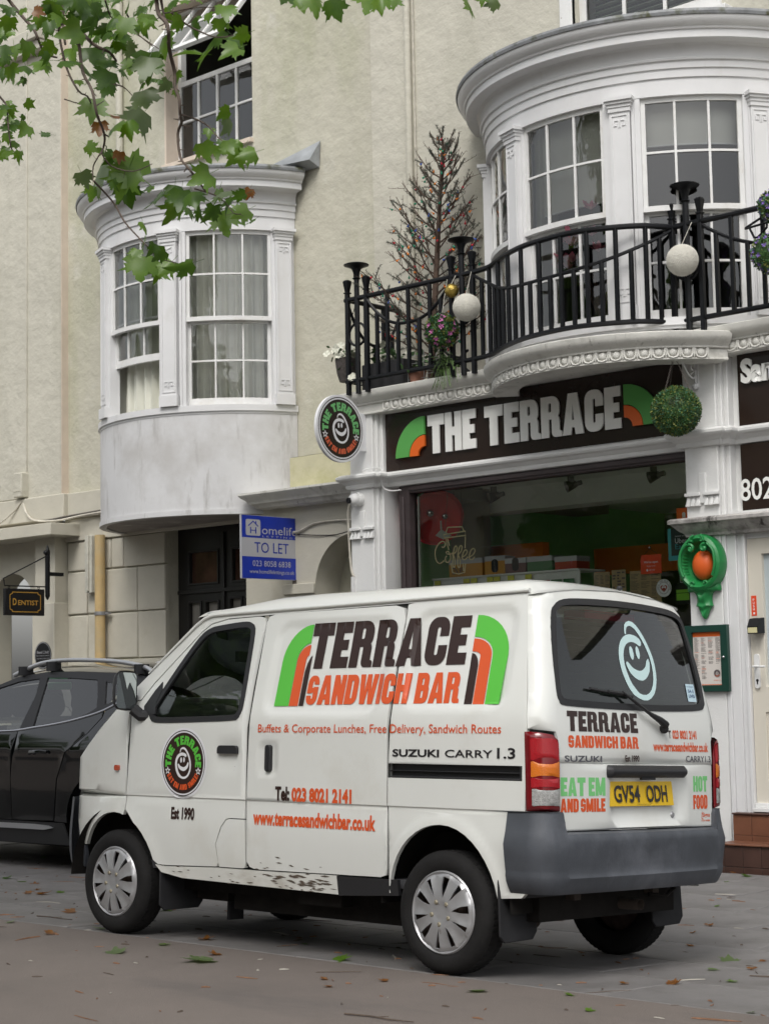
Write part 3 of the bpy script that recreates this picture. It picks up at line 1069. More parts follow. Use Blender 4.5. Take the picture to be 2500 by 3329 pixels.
apron = obj('bay_apron', mb, m_apron, town, 30)
mb = MB()
mb.shape([[pol(CLb, t, RL - .02, 0)[:2] for t in range(-72, 73, 4)]], [], lambda a, b, d: (a, b, 3.035 + d), .06)
obj('bay_soffit', mb, MAT('peeling grey soffit', (0.33, 0.30, 0.28), 0.85, var=0.2, vscale=5, bump=0.5, bscale=12, patches=(((0.52, 0.50, 0.46), 2.2, 0.55, 0.62),)), town)
# lead flashing wedge at the bow roof's right end
mb = MB()
mb.add([(-3.72, .35, 6.53), (-3.22, .50, 6.55), (-3.20, .64, 6.77), (-3.95, .64, 6.60), (-3.22, .64, 6.50), (-3.9, .64, 6.50)], [(0, 1, 2, 3), (1, 4, 2), (0, 3, 5), (0, 5, 4, 1)])
obj('lead_flashing', mb, MAT('grey lead sheet', (0.34, 0.36, 0.38), 0.45, 0.3, var=0.25, vscale=5), town)
# upper window with its tilted top sash
mb = MB()
wy = .82
mb.box(-5.61, -5.585, .645, .9, 7.03, 8.82); mb.box(-5.61, -4.20, .645, .9, 8.80, 8.83)
mb.box(-5.62, -4.19, .60, .9, 6.985, 7.03)
obj('window_reveal', mb, m_pinkish, town)
mb = MB()
xs = [-5.555, -5.25, -4.945, -4.64, -4.335]
holes = [rect(xs[i] + .014, z0, xs[i + 1] - .014, z1) for i in range(4) for z0, z1 in ((7.13, 7.525), (7.55, 7.945))]
mb.shape([rect(-5.585, 7.03, -4.20, 8.0)], holes, lambda a, b, d: (a, wy + d, b), .045)
mb.box(-5.585, -5.53, wy, .9, 8.0, 8.80); mb.box(-4.26, -4.20, wy, .9, 8.0, 8.80)
uw = obj('sash_window', mb, m_wood, town, bevel=.004)
for i in range(4):
    for z0, z1 in ((7.13, 7.525), (7.55, 7.945)):
        q = MB(); q.add([(xs[i], wy + .02, z0), (xs[i + 1], wy + .02, z0), (xs[i + 1], wy + .02, z1), (xs[i], wy + .02, z1)], [(0, 1, 2, 3)])
        obj('pane', q, m_glass, uw)
tl = radians(38)
Mt = Matrix.Translation((0, .80, 8.79)) @ Matrix.Rotation(-tl, 4, 'X')
mb = MB()
hz = [(-.80, -.42), (-.39, -.02)]
hol = [rect(xs[i] + .014, z0, xs[i + 1] - .014, z1) for i in range(4) for z0, z1 in hz]
mb.shape([rect(-5.585, -.87, -4.285, 0.03)], hol, lambda a, b, d: Mt @ Vector((a, d, b)), .045)
top_s = obj('tilted_sash', mb, m_wood, town, bevel=.004)
for i in range(4):
    for z0, z1 in hz:
        q = MB(); q.add([Mt @ Vector((xs[i + (k in (1, 2))], .02, (z0, z0, z1, z1)[k])) for k in range(4)], [(0, 1, 2, 3)])
        obj('pane', q, m_milky if z0 < -.5 else m_glass, top_s)
# ground floor: ashlar blocks proud of the wall, door, passage arch
zs = [-.15, .45, 1.05, 1.655, 2.165, 2.655, 3.0]
r = random.Random(5)
for k in range(6):
    cuts = [-7.34, -6.97 if k % 2 == 0 else -6.55, -6.32 if k % 2 else -6.09, -5.622]
    if k == 3: cuts = [-7.34, -6.97, -6.09, -5.622]
    if k == 2: cuts = [-7.34, -6.48, -5.622]
    cuts = sorted(set(cuts))
    for a, b in zip(cuts, cuts[1:]):
        q = MB(); q.box(a + .008, b - .008, .618 + r.uniform(-.004, .004), .66, zs[k] + .008, zs[k + 1] - .008)
        if b == -5.622:
            q.box(b - .008, b, .622, .66, zs[k] + .008, zs[k + 1] - .008)
        obj('stone_block', q, m_stone, town, bevel=.012)
mb = MB(); mb.box(-7.36, -2.5, .56, .66, 3.262, 3.55); mb.box(-7.36, -2.5, .60, .66, 3.0, 3.262)
obj('string_course', mb, m_stone, town, bevel=.01)
m_ddoor = MAT('black door paint', (0.016, 0.015, 0.014), 0.35, var=0.3, vscale=4)
m_dglass = MAT('dim hall glass', (0.10, 0.052, 0.038), 0.12, var=0.6, vscale=2.2)
m_dpanel = MAT('faded door panel', (0.23, 0.215, 0.19), 0.6, var=0.15)
mb = MB()
fd = lambda a, b, d: (a, .80 + d, b)
pan = [rect(-5.43, 2.43, -4.98, 2.76), rect(-4.74, 2.43, -4.42, 2.76), rect(-5.43, 1.6, -5.26, 2.22), rect(-5.16, 1.6, -4.98, 2.22), rect(-4.78, 1.6, -4.62, 2.24), rect(-4.54, 1.6, -4.40, 2.24)]
mb.shape([rect(-5.62, -.15, -4.2, 3.06)], pan, fd, .07)
mb.box(-4.905, -4.86, .775, .80, -.1, 2.95); mb.box(-5.60, -4.2, .77, .80, 2.32, 2.36)
for p in pan:
    xs_ = [q[0] for q in p]; zs_ = [q[1] for q in p]
    mb.shape([rect(min(xs_) - .02, min(zs_) - .02, max(xs_) + .02, max(zs_) + .02)], [rect(min(xs_), min(zs_), max(xs_), max(zs_))], lambda a, b, d: (a, .785 + d, b), .016)
dd = obj('door', mb, m_ddoor, town, bevel=.004)
for i, p in enumerate(pan):
    xs_ = [q[0] for q in p]; zs_ = [q[1] for q in p]
    q = MB(); q.box(min(xs_) - .01, max(xs_) + .01, .835, .85, min(zs_) - .01, max(zs_) + .01)
    obj('door_pane' if i < 2 else 'door_panel', q, m_dglass if i < 2 else m_dpanel, dd)
# passage wall with the arch, its ledge and plinth
mb = MB()
ar = [(-3.03, -.15)] + [(-2.53 + .5 * cos(a), 2.24 + .5 * sin(a)) for a in [pi - pi * i / 20 for i in range(21)]] + [(-2.03, -.15)]
mb.shape([rect(-4.0, -.15, -2.0, 3.2)], [ar], lambda a, b, d: (a, .30 + d, b), .45)
pw = obj('passage_wall', mb, m_stone, town)
mb = MB(); mb.box(-3.45, -3.03, .275, .31, 2.20, 2.30); mb.box(-4.0, -3.4, .285, .31, 2.02, 2.08)
obj('impost_moulding', mb, m_stone, pw, bevel=.006)
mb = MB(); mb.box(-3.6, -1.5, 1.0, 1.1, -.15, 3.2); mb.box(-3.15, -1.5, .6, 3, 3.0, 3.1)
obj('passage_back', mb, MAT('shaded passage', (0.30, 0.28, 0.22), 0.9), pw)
ledg = [(-.25, 3.05), (.0, 3.05), (.03, 3.06), (.05, 3.085), (.085, 3.10), (.10, 3.13), (.14, 3.16), (.16, 3.185), (.16, 3.205), (-.3, 3.235)]
mb = MB(); mb.sweep(ledg, [(-3.66, .60), (-3.66, .19), (-1.9, .19)])
obj('passage_ledge', mb, m_dirtywhite, town, 30)
mb = MB(); mb.box(-3.36, -2.2, .30, .66, 3.22, 3.54)
mb.add([(-3.36, .30, 3.54), (-2.2, .30, 3.54), (-2.2, .66, 3.60), (-3.36, .66, 3.60)], [(0, 1, 2, 3)])
obj('plinth', mb, m_mossy, town, bevel=.01)

# ================================================================== corner house (far left)
ch = thing('corner_house', (-9, .55, -.115), 'pale cream rendered house at the far left with an arched doorway', 'building')
mb = MB()
mb.shape([rect(-20, 3.55, -7.36, 14)], [], lambda a, b, d: (a, .55 + d, b), .6)
mb.box(-8.6, -8.0, .53, .56, 3.56, 12)
obj('wall', mb, m_cream, ch, bevel=.012)
mb = MB(); mb.box(-7.361, -7.352, .553, .66, 3.56, 13.9)
obj('painted_return', mb, m_pinkish, ch)
mb = MB(); mb.box(-20, -7.25, .50, .66, 3.27, 3.552)
obj('string_course', mb, m_stone, ch, bevel=.01)
mb = MB(); mb.box(-20, -7.085, .2, .66, 3.055, 3.19)
obj('canopy_slab', mb, m_stone, ch, bevel=.006)
arc2 = [(-8.83, -.15)] + [(-8.40 + .43 * cos(a), 2.27 + .43 * sin(a)) for a in [pi - pi * i / 20 for i in range(21)]] + [(-7.97, -.15)]
mb = MB()
mb.shape([rect(-20, -.15, -7.53, 3.27)], [arc2], lambda a, b, d: (a, .62 + d, b), .3)
mb.box(-7.72, -7.35, .45, .66, -.15, 3.06)
mb.box(-7.74, -7.33, .425, .66, -.15, 2.31)
obj('ground_wall', mb, m_stone, ch, bevel=.008)
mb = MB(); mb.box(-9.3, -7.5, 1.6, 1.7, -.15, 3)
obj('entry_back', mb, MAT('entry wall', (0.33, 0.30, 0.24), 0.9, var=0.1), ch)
mb = MB(); mb.box(-7.965, -7.76, .66, .74, -.1, 2.45)
obj('entry_door', mb, m_ddoor, ch, bevel=.004)
mb = MB()
mb.box(-20, -7.6, .38, .56, 8.98, 9.10); mb.box(-20, -7.62, .44, .56, 8.86, 8.98)
obj('string_moulding', mb, m_cream, ch, bevel=.01)
# ================================================================== signs
fs = thing('fascia_sign', (-.25, .1, 3.2), 'wide dark brown fascia sign reading THE TERRACE above the shop window', 'sign')
mb = MB(); mb.box(-1.888, 1.384, .10, .16, 3.23, 3.82)
obj('board', mb, m_brown, fs)
def letters(parent, s, box, y, thick, mat, gap=5, space=26):
    out, w = block_text(s, gap, space)
    x0, z0, x1, z1 = box
    for ch, x, vs, ts, gw in out:
        q = MB()
        q.flat([(x0 + (x + a) / w * (x1 - x0), z0 + b / 100 * (z1 - z0)) for a, b in vs], ts, lambda a, b, d: (a, y + d, b), thick)
        obj('letter', q, mat, parent)
letters(fs, 'THE', (-1.357, 3.35, -.80, 3.698), .078, .014, m_letter)
letters(fs, 'TERRACE', (-.70, 3.35, .736, 3.698), .078, .014, m_letter)
def quarter(cx, cz, r0, r1, right):
    a = [pi / 2 * i / 14 for i in range(15)]
    s = 1 if right else -1
    return [(cx + s * r1 * cos(t), cz + r1 * sin(t)) for t in a] + [(cx + s * r0 * cos(t), cz + r0 * sin(t)) for t in reversed(a)]
for cx, right in ((-1.39, False), (.775, True)):
    for r0, r1, m, nm in ((.185, .35, m_green, 'green_arc'), (.08, .178, m_orange, 'orange_arc')):
        q = MB(); q.shape([quarter(cx, 3.35, r0, r1, right)], [], lambda a, b, d: (a, .068 + d, b), .022)
        obj(nm, q, m, fs)

fs2 = thing('fascia_sign', (3.4, .1, 3.2), 'brown fascia sign starting San at the right edge of the picture', 'sign')
mb = MB(); mb.box(1.825, 5.0, .10, .135, 3.235, 3.80); obj('board', mb, m_brown, fs2)
q = MB()
put_font(q, 'San', (1.868, 3.56, 2.15, 3.755), lambda a, b, d: (a, .072 + d, b), bold=.045, thick=.022)
obj('lettering', q, m_letter, fs2)
fs3 = thing('fascia_sign', (3.4, .1, 2.6), 'brown lower sign panel with the phone digits 802 above the door canopy', 'sign')
mb = MB(); mb.box(1.825, 5.0, .10, .135, 2.582, 3.095); obj('board', mb, m_brown, fs3)
q = MB()
put_font(q, '802', (1.812, 2.657, 2.10, 2.827), lambda a, b, d: (a, .0965 + d, b), bold=.012)
obj('lettering', q, m_letter, fs3)

# round projecting sign (faces along the street)
m_signwhite = MAT('sign white', (0.74, 0.74, 0.76), 0.3)
m_signbrown = MAT('sign brown vinyl', (0.020, 0.011, 0.009), 0.4)
m_signgreen = MAT('pale green vinyl', (0.16, 0.46, 0.17), 0.4)
m_signorange = MAT('orange red vinyl', (0.66, 0.13, 0.06), 0.4)
rs = thing('projecting_sign', (-2.05, -.34, 3.3), 'round brown and white projecting sign with a smiling face beside the fascia', 'sign')
fr = lambda a, b, d: (-2.03 - d, -.342 + a, 3.62 + b)
q = MB(); q.shape([ell(0, 0, .308, n=56)], [], lambda a, b, d: fr(a, b, d + .001), .03)
obj('disc', q, m_signwhite, rs)
q = MB(); roundel(q, (0, 0), .307, fr, .0012, (0, 1, 2, 3, 4))
obj('badge_print', q, [m_signwhite, m_black, m_signbrown, m_signgreen, m_signorange], rs)
q = MB(); q.box(-2.058, -2.036, -.10, .0, 3.44, 3.79); obj('bracket_plate', q, m_signwhite, rs, bevel=.004)

# blue TO LET board
m_blue = MAT('estate agent blue', (0.012, 0.035, 0.34), 0.35, var=0.15, vscale=4)
m_grey = MAT('board grey white', (0.42, 0.42, 0.44), 0.4)
tl_s = thing('to_let_board', (-3.3, 0, 2.33), 'blue and white TO LET board fixed on edge to the passage wall', 'sign')
fr = lambda a, b, d: (-3.29 - d, a, b)
q = MB(); q.box(-3.312, -3.2905, -.412, .335, 2.335, 2.94); obj('board', q, m_grey, tl_s)
q = MB()
q.shape([rect(-.405, 2.725, .33, 2.937), rect(-.405, 2.338, .33, 2.545)], [], fr, 0, None, 0)
L1 = lambda a, b, d: fr(a, b, d - .0012)
L2 = lambda a, b, d: fr(a, b, d - .0024)
q.shape([rrect(-.355, 2.745, -.165, 2.90, .02)], [], L1, 0, None, 1)
put_font(q, 'H', (-.30, 2.765, -.22, 2.825), L2, mi=0)
q.shape(stroke([(-.325, 2.835), (-.26, 2.882), (-.195, 2.835)], .010, caps=False) + stroke([(-.225, 2.86), (-.225, 2.885)], .012, caps=False), [], L2, 0, None, 0)
put_font(q, 'omelife', (-.145, 2.765, .315, 2.845), L1, mi=1)
put_font(q, 'LETTINGS', (-.14, 2.735, .315, 2.752), L1, mi=1, spacing=1.6)
put_font(q, 'TO LET', (-.245, 2.585, .205, 2.685), L1, mi=0)
put_font(q, '023 8058 6838', (-.27, 2.455, .23, 2.51), L1, mi=1)
put_font(q, 'www.homelifelettings.co.uk', (-.31, 2.375, .275, 2.425), L1, mi=1)
obj('lettering', q, [m_blue, m_grey], tl_s)
q = MB(); q.box(-3.325, -3.285, .335, .37, 2.30, 2.95); q.box(-3.33, -3.28, .29, .31, 2.30, 2.34)
obj('post', q, MAT('grimy timber', (0.09, 0.075, 0.065), 0.8, var=0.4, vscale=12), tl_s)

# hanging dentist sign
m_gold = MAT('dull gold paint', (0.42, 0.23, 0.035), 0.4)
ds = thing('hanging_sign', (-7.2, 0, 2.15), 'black hanging sign lettered DENTIST in gold on an iron bracket', 'sign')
q = MB(); q.box(-7.225, -7.185, -.335, .19, 2.15, 2.445); obj('board', q, m_black, ds, bevel=.004)
fr = lambda a, b, d: (-7.1835 - d, a, b)
q = MB()
o = [(-.24, 2.19), (.10, 2.19), (.10, 2.205), (.135, 2.22), (.135, 2.375), (.10, 2.39), (.10, 2.405), (-.24, 2.405), (-.24, 2.39), (-.272, 2.375), (-.272, 2.22), (-.24, 2.205)]
q.shape(stroke(o, .009, closed=True), [], fr)
put_font(q, 'D', (-.235, 2.262, -.185, 2.338), fr, bold=.02); put_font(q, 'ENTIST', (-.165, 2.264, .105, 2.318), fr, bold=.015)
obj('lettering', q, m_gold, ds)
q = MB()
q.tube([(-7.205, .245, 2.37), (-7.205, .245, 2.88)], .03, 6)
q.tube([(-7.205, .245, 2.88), (-7.205, .245, 2.955)], [.028, .001], 6); q.tube([(-7.205, .245, 2.37), (-7.205, .245, 2.33)], [.03, .008], 6)
q.ball((-7.205, .225, 2.86), .03)
q.tube([(-7.205, .23, 2.82), (-7.205, -.35, 2.55)], .007, 6); q.tube([(-7.205, .23, 2.475), (-7.205, -.33, 2.475), (-7.205, -.338, 2.545)], .008, 6)
for y in (-.27, .125):
    q.tube([(-7.205, y + .012 * cos(a), 2.458 + .012 * sin(a)) for a in [2 * pi * i / 8 for i in range(8)]], .004, 5, closed=True)
q.box(-7.23, -7.18, .25, .45, 2.60, 2.64)
obj('iron_bracket', q, m_iron, ds)

pq = thing('wall_plaque', (-7.53, .42, 1.58), 'round black memorial plaque with white lettering on the pier behind the car', 'plaque')
fr = lambda a, b, d: (-7.53 + a, .418 + d, 1.72 + b)
q = MB(); q.shape([ell(0, 0, .155, n=36)], [], lambda a, b, d: fr(a, b, d + .001), .006, None, 0)
q.shape([ell(0, 0, .148, n=36)], [ell(0, 0, .142, n=36)], fr, 0, None, 1)
put_font(q, 'Edward C. Dodd', (-.11, .02, .11, .052), fr, mi=1, bold=.01)
put_font(q, 'Junior 3rd Engineer aboard the', (-.12, -.012, .12, .004), fr, mi=1); put_font(q, 'Titanic who perished in the', (-.115, -.046, .115, -.028), fr, mi=1); put_font(q, '1912 disaster', (-.06, -.078, .06, -.062), fr, mi=1)
obj('disc', q, [m_black, m_grey], pq)

# menu case on the right pilaster
m_dgreen = MAT('dark green case', (0.006, 0.040, 0.028), 0.4)
m_paper = MAT('menu paper', (0.62, 0.58, 0.54), 0.6)
m_ink = MAT('print ink', (0.10, 0.08, 0.08), 0.7)
mc = thing('menu_case', (1.55, 0, 1.2), 'dark green glazed menu case on the pilaster by the door', 'menu case')
q = MB(); q.shape([rect(1.345, 1.205, 1.728, 1.715)], [rect(1.405, 1.255, 1.662, 1.662)], lambda a, b, d: (a, -.035 + d, b), .036)
obj('frame', q, m_dgreen, mc, bevel=.004)
fr = lambda a, b, d: (a, -.012 + d, b)
q = MB(); q.box(1.40, 1.666, -.010, -.002, 1.25, 1.668, 0)
fr1 = lambda a, b, d: (a, -.0112 + d, b)
q.shape([rect(1.405, 1.628, 1.662, 1.662), rect(1.405, 1.257, 1.662, 1.262)], [], fr1, 0, None, 1)
r = random.Random(4)
for cx in (1.415, 1.475, 1.54, 1.605):
    z = 1.615
    while z > (1.30 if cx < 1.53 else 1.42):
        if r.random() > .14:
            q.shape([rect(cx, z, cx + r.uniform(.025, .047), z + .0022)], [], fr1, 0, None, 2 if r.random() > .12 else 1)
        z -= .0072
roundel(q, (1.612, 1.345), .032, lambda a, b, d: fr1(a, b, d), .0008, (0, 2, 2, 2, 1))
put_font(q, '023 8021 2141', (1.58, 1.288, 1.645, 1.296), fr1, mi=1)
obj('menu_sheet', q, [m_paper, m_orange, m_ink], mc)
q = MB(); q.ball((1.692, -.04, 1.468), .011); obj('knob', q, MAT('chrome', (.6, .6, .62), .15, 1.0), mc)

# PUSH sticker, solar wall lamp
m_red = MAT('orange red sticker', (0.70, 0.075, 0.025), 0.35)
ps = thing('push_sticker', (1.92, .05, 1.78), 'narrow red PUSH sticker on the door frame', 'sticker')
q = MB(); q.box(1.899, 1.944, .047, .0495, 1.773, 1.925, 0)
fr = lambda a, b, d: (a, .0462 + d, b)
for i, ch in enumerate('PUSH'):
    put_font(q, ch, (1.913, 1.885 - i * .024, 1.928, 1.903 - i * .024), fr, mi=1, bold=.02)
q.shape([ell(1.921, 1.793, .008, n=10), rect(1.915, 1.784, 1.927, 1.792)], [], fr, 0, None, 1)
obj('sticker', q, [m_red, m_signwhite], ps)
sl = thing('wall_lamp', (1.96, .05, 1.63), 'small black solar lamp with a pale lens on the door frame', 'lamp')
q = MB()
q.add([(1.913, .05, 1.64), (2.005, .05, 1.64), (2.005, .05, 1.757), (1.913, .05, 1.757), (1.913, -.045, 1.635), (2.005, -.045, 1.635), (2.005, -.012, 1.75), (1.913, -.012, 1.75), (1.913, -.05, 1.69), (2.005, -.05, 1.69)],
      [(3, 2, 6, 7), (7, 6, 9, 8), (8, 9, 5, 4), (0, 4, 5, 1), (0, 3, 7, 8, 4), (1, 5, 9, 6, 2)])
obj('housing', q, m_black, sl, angle=20)
q = MB(); q.box(1.92, 1.998, -.0520, -.046, 1.642, 1.682); obj('lens', q, MAT('yellowed lens', (.62, .58, .34), .3), sl)

# security camera and its cables
sc_ = thing('security_camera', (-2.15, 0, 2.94), 'white dome security camera on the left shop pilaster', 'camera')
q = MB(); q.lathe([(0.001, 0), (.065, 0), (.065, .03), (.055, .045), (.001, .045)], 20, Matrix.Translation((-2.135, 0, 3.005)) @ Matrix.Rotation(pi / 2, 4, 'X'))
obj('base', q, m_plastic, sc_)
q = MB(); q.ball((-2.145, -.06, 3.0), .058, 18, 12); obj('dome', q, m_plastic, sc_)
q = MB(); q.lathe([(0.001, .0), (.028, 0), (.028, .03), (.02, .035), (.001, .03)], 16, Matrix.Translation((-2.155, -.075, 2.995)) @ Vector((-.1, -1, -.1)).to_track_quat('Z', 'Y').to_matrix().to_4x4() @ Matrix.Translation((0, 0, .022)))
obj('lens', q, m_black, sc_)
def cable(pts, rad, label, mat=None, name='cable'):
    return tag(obj(name, MB().tube(smooth(pts, 4), rad, 6), mat or m_cable), label, 'cable')
cable([(-2.20, -.03, 3.02), (-2.265, -.02, 2.92), (-2.275, -.01, 2.75), (-2.27, .0, 2.5), (-2.24, -.012, 2.35), (-2.21, -.012, 2.30)], .010, 'looped white cable running down beside the security camera')
cable([(-2.25, .1, 2.83), (-2.6, .27, 2.87), (-3.0, .28, 2.87), (-3.28, .28, 2.80), (-3.7, .29, 2.85)], .010, 'pale cable clipped along the passage wall under its ledge')
cable([(-2.25, .1, 2.76), (-2.7, .28, 2.74), (-2.95, .285, 2.75), (-3.25, .285, 2.78)], .005, 'thin dark cable sagging across the passage wall', m_black)
cable([(-2.0, -.1, 3.25), (-1.95, -.05, 3.27), (-1.90, .04, 3.27), (-1.86, .0, 3.20), (-1.85, .01, 3.10), (-1.80, .05, 3.06), (-1.72, .11, 3.065)], .006, 'white wire over the ledge at the left end of the fascia', m_plastic)
q = MB(); q.box(-2.245, -2.205, -.018, 0.0, -.1, 2.3)
tag(obj('conduit', q, m_whiteshop), 'white painted conduit down the left shop pilaster', 'conduit')
cable([(-8.02, .50, 3.50), (-7.9, .47, 3.36), (-7.7, .44, 3.27), (-7.3, .45, 3.24), (-6.9, .5, 3.27), (-6.4, .58, 3.30)], .013, 'thick white cable looping from the alarm box to the bow')
cable([(-8.05, .50, 3.52), (-8.2, .47, 3.40), (-8.4, .42, 3.28), (-8.8, .40, 3.20)], .011, 'pale cable sagging left from the alarm box')
cable([(-7.6, .50, 3.255), (-7.2, .49, 3.275), (-6.8, .555, 3.30), (-6.3, .555, 3.32)], .014, 'dark bundle of wires under the string course', MAT('old wires', (0.07, 0.06, 0.05), 0.8))
ab = thing('alarm_box', (-8.05, .53, 3.56), 'cream painted alarm box on the corner house wall', 'alarm box')
q = MB(); q.box(-8.15, -7.985, .45, .56, 3.57, 3.86); obj('cover', q, m_cream, ab, bevel=.012)
q = MB(); q.box(-8.13, -8.0, .445, .452, 3.64, 3.647); obj('seam', q, m_stone, ab)
dl = thing('bulkhead_lamp', (-8.65, .55, 3.65), 'round white bulkhead lamp cut by the left edge of the picture', 'lamp')
q = MB(); q.lathe([(.001, .09), (.07, .08), (.105, .05), (.115, .02), (.12, 0), (.001, 0)], 22, Matrix.Translation((-8.66, .55, 3.74)) @ Matrix.Rotation(pi / 2, 4, 'X')); obj('cover', q, m_plastic, dl)
q = MB(); q.tube([(-8.66 + .128 * cos(a), .535, 3.74 + .128 * sin(a)) for a in [2 * pi * i / 20 for i in range(20)]], .012, 6, closed=True); obj('rim', q, m_black, dl)

# pipes
def pipe(x, y, z0, z1, rad, mat, label, clips=()):
    t = thing('drainpipe', (x, y, z0), label, 'pipe')
    obj('pipe', MB().tube([(x, y, z0), (x, y, z1)], rad, 16), mat, t)
    for z in clips:
        q = MB(); q.tube([(x, y, z - .02), (x, y, z + .02)], rad + .007, 16); q.box(x - rad - .06, x + rad + .06, y + .02, y + .06, z - .012, z + .012)
        obj('clip', q, MAT('zinc clip', (.35, .35, .36), .4, .6), t)
m_yel = MAT('flaking ochre pipe', (0.50, 0.36, 0.17), 0.6, var=0.1, vscale=5, bump=0.2, patches=(((0.16, 0.06, 0.03), 7.0, 0.70, 0.74), ((0.42, 0.34, 0.20), 3.0, .5, .7)))
pipe(-6.63, .53, -.1, 3.03, .058, m_yel, 'ochre painted drainpipe between the stone blocks', (2.16,))
q = MB(); q.box(-6.915, -6.79, .54, .62, 2.40, 3.04); q.box(-6.87, -6.83, .52, .545, 2.42, 3.04)
tag(obj('cable_trunking', q, MAT('weathered trunking', (.47, .46, .40), .7, var=.2, vscale=10, patches=(((.16, .15, .13), 9, .62, .7, (1, 1, .2)),)), bevel=.004), 'weathered pale trunking left of the ochre drainpipe', 'trunking')
pipe(-1.955, .585, 4.0, 11, .034, m_cream, 'slim cream drainpipe on the wall behind the decorated tree', ())
pipe(-6.35, .61, 6.2, 11, .04, m_cream, 'cream drainpipe rising left of the upper sash window', (7.0,))
cable([(-1.895, .60, 10), (-1.89, .60, 7.0), (-1.895, .60, 5.0), (-1.89, .60, 4.2)], .007, 'thin cable beside the slim cream drainpipe')
cable([(-.93, .605, 6.3), (-.925, .605, 5.6), (-.93, .605, 4.8)], .005, 'thin wire down the wall left of the right bow')

# ================================================================== balcony railing
RY = -.12
bowp = smooth([(-.63, -.12), (-.40, -.17), (-.10, -.36), (.19, -.50), (.44, -.56), (.70, -.58), (.89, -.55), (1.11, -.46), (1.30, -.33), (1.42, -.12)], 4)
rail = thing('balcony_railing', (0, RY, 4.0), 'black iron balcony railing with swags following the bow over the shop', 'railing')
ZT, ZB = 4.845, 4.085
def lens_of(p):
    s = [0]
    for a, b in zip(p, p[1:]): s.append(s[-1] + hypot(b[0] - a[0], b[1] - a[1]))
    return s
def at_len(p, s, d):
    for i in range(len(p) - 1):
        if d <= s[i + 1] or i == len(p) - 2:
            f = (d - s[i]) / max(1e-9, s[i + 1] - s[i])
            return (p[i][0] + (p[i + 1][0] - p[i][0]) * f, p[i][1] + (p[i + 1][1] - p[i][1]) * f)
def bar(x, y, z0, z1, w=.015, nm='baluster'):
    q = MB(); q.box(x - w, x + w, y - w, y + w, z0, z1)
    return obj(nm, q, m_iron, rail, bevel=.003)
def section(p, n, depth):
    s = lens_of(p); L = s[-1]
    obj('top_rail', MB().tube([(x, y, ZT) for x, y in p], .023, 8), m_iron, rail)
    obj('bottom_rail', MB().tube([(x, y, ZB) for x, y in p], .021, 8), m_iron, rail)
    sw = []
    m = 26
    for i in range(m + 1):
        f = i / m
        x, y = at_len(p, s, f * L)
        sw.append((x, y, ZT - .02 - depth * (1 - abs(2 * f - 1) ** 2.4)))
    obj('swag', MB().tube(sw, .015, 7), m_iron, rail)
    for i in range(1, n + 1):
        f = i / (n + 1)
        x, y = at_len(p, s, f * L)
        zs_ = ZT - .02 - depth * (1 - abs(2 * f - 1) ** 2.4)
        bar(x, y, ZB - .005, ZT if i % 2 == 0 else zs_)
def post(x, y, tall):
    q = MB()
    if tall:
        q.tube([(x, y, 3.96), (x, y, 5.02)], .026, 8)
        q.tube([(x, y, 5.02), (x, y, 5.03), (x, y, 5.04)], [.03, .04, .03], 12)
        q.lathe([(.027, 5.03), (.03, 5.08), (.045, 5.12), (.085, 5.142), (.115, 5.150), (.117, 5.158), (.10, 5.165), (.001, 5.168)], 22, Matrix.Translation((x, y, 0)))
    else:
        w = .019
        q.box(x - w, x + w, y - w, y + w, 3.96, 4.91)
        q.box(x - w - .008, x + w + .008, y - w - .008, y + w + .008, 4.905, 4.918)
        for (za, zb_, wa, wb) in ((4.918, 5.02, .017, .031), (5.02, 5.034, .031, .02)):
            q.add([(x - wa, y - wa, za), (x + wa, y - wa, za), (x + wa, y + wa, za), (x - wa, y + wa, za), (x - wb, y - wb, zb_), (x + wb, y - wb, zb_), (x + wb, y + wb, zb_), (x - wb, y + wb, zb_)],
                  [(0, 1, 5, 4), (1, 2, 6, 5), (2, 3, 7, 6), (3, 0, 4, 7), (4, 5, 6, 7), (3, 2, 1, 0)])
    obj('flared_post' if tall else 'post', q, m_iron, rail, bevel=0 if tall else .003)
triples = [(-2.13, -2.01, -1.89), (-.87, -.75, -.63), (1.42, 1.55, 1.68), (3.6, 3.72, 3.84)]
for a, b, c in triples:
    post(a, RY, False); post(b, RY, True); post(c, RY, False)
    obj('top_rail', MB().tube([(a - .03, RY, ZT), (c + .03, RY, ZT)], .023, 8), m_iron, rail)
    obj('bottom_rail', MB().tube([(a - .03, RY, ZB), (c + .03, RY, ZB)], .021, 8), m_iron, rail)
    obj('ring', MB().tube([(b + .105 * cos(t), RY, 4.51 + .105 * sin(t)) for t in [2 * pi * i / 22 for i in range(22)]], .012, 6, closed=True), m_iron, rail)
section([(-2.13, .60), (-2.13, RY)], 5, .36)
section([(-1.89, RY), (-.87, RY)], 7, .30)
section(bowp, 19, .30)
section([(1.68, RY), (3.6, RY)], 13, .30)

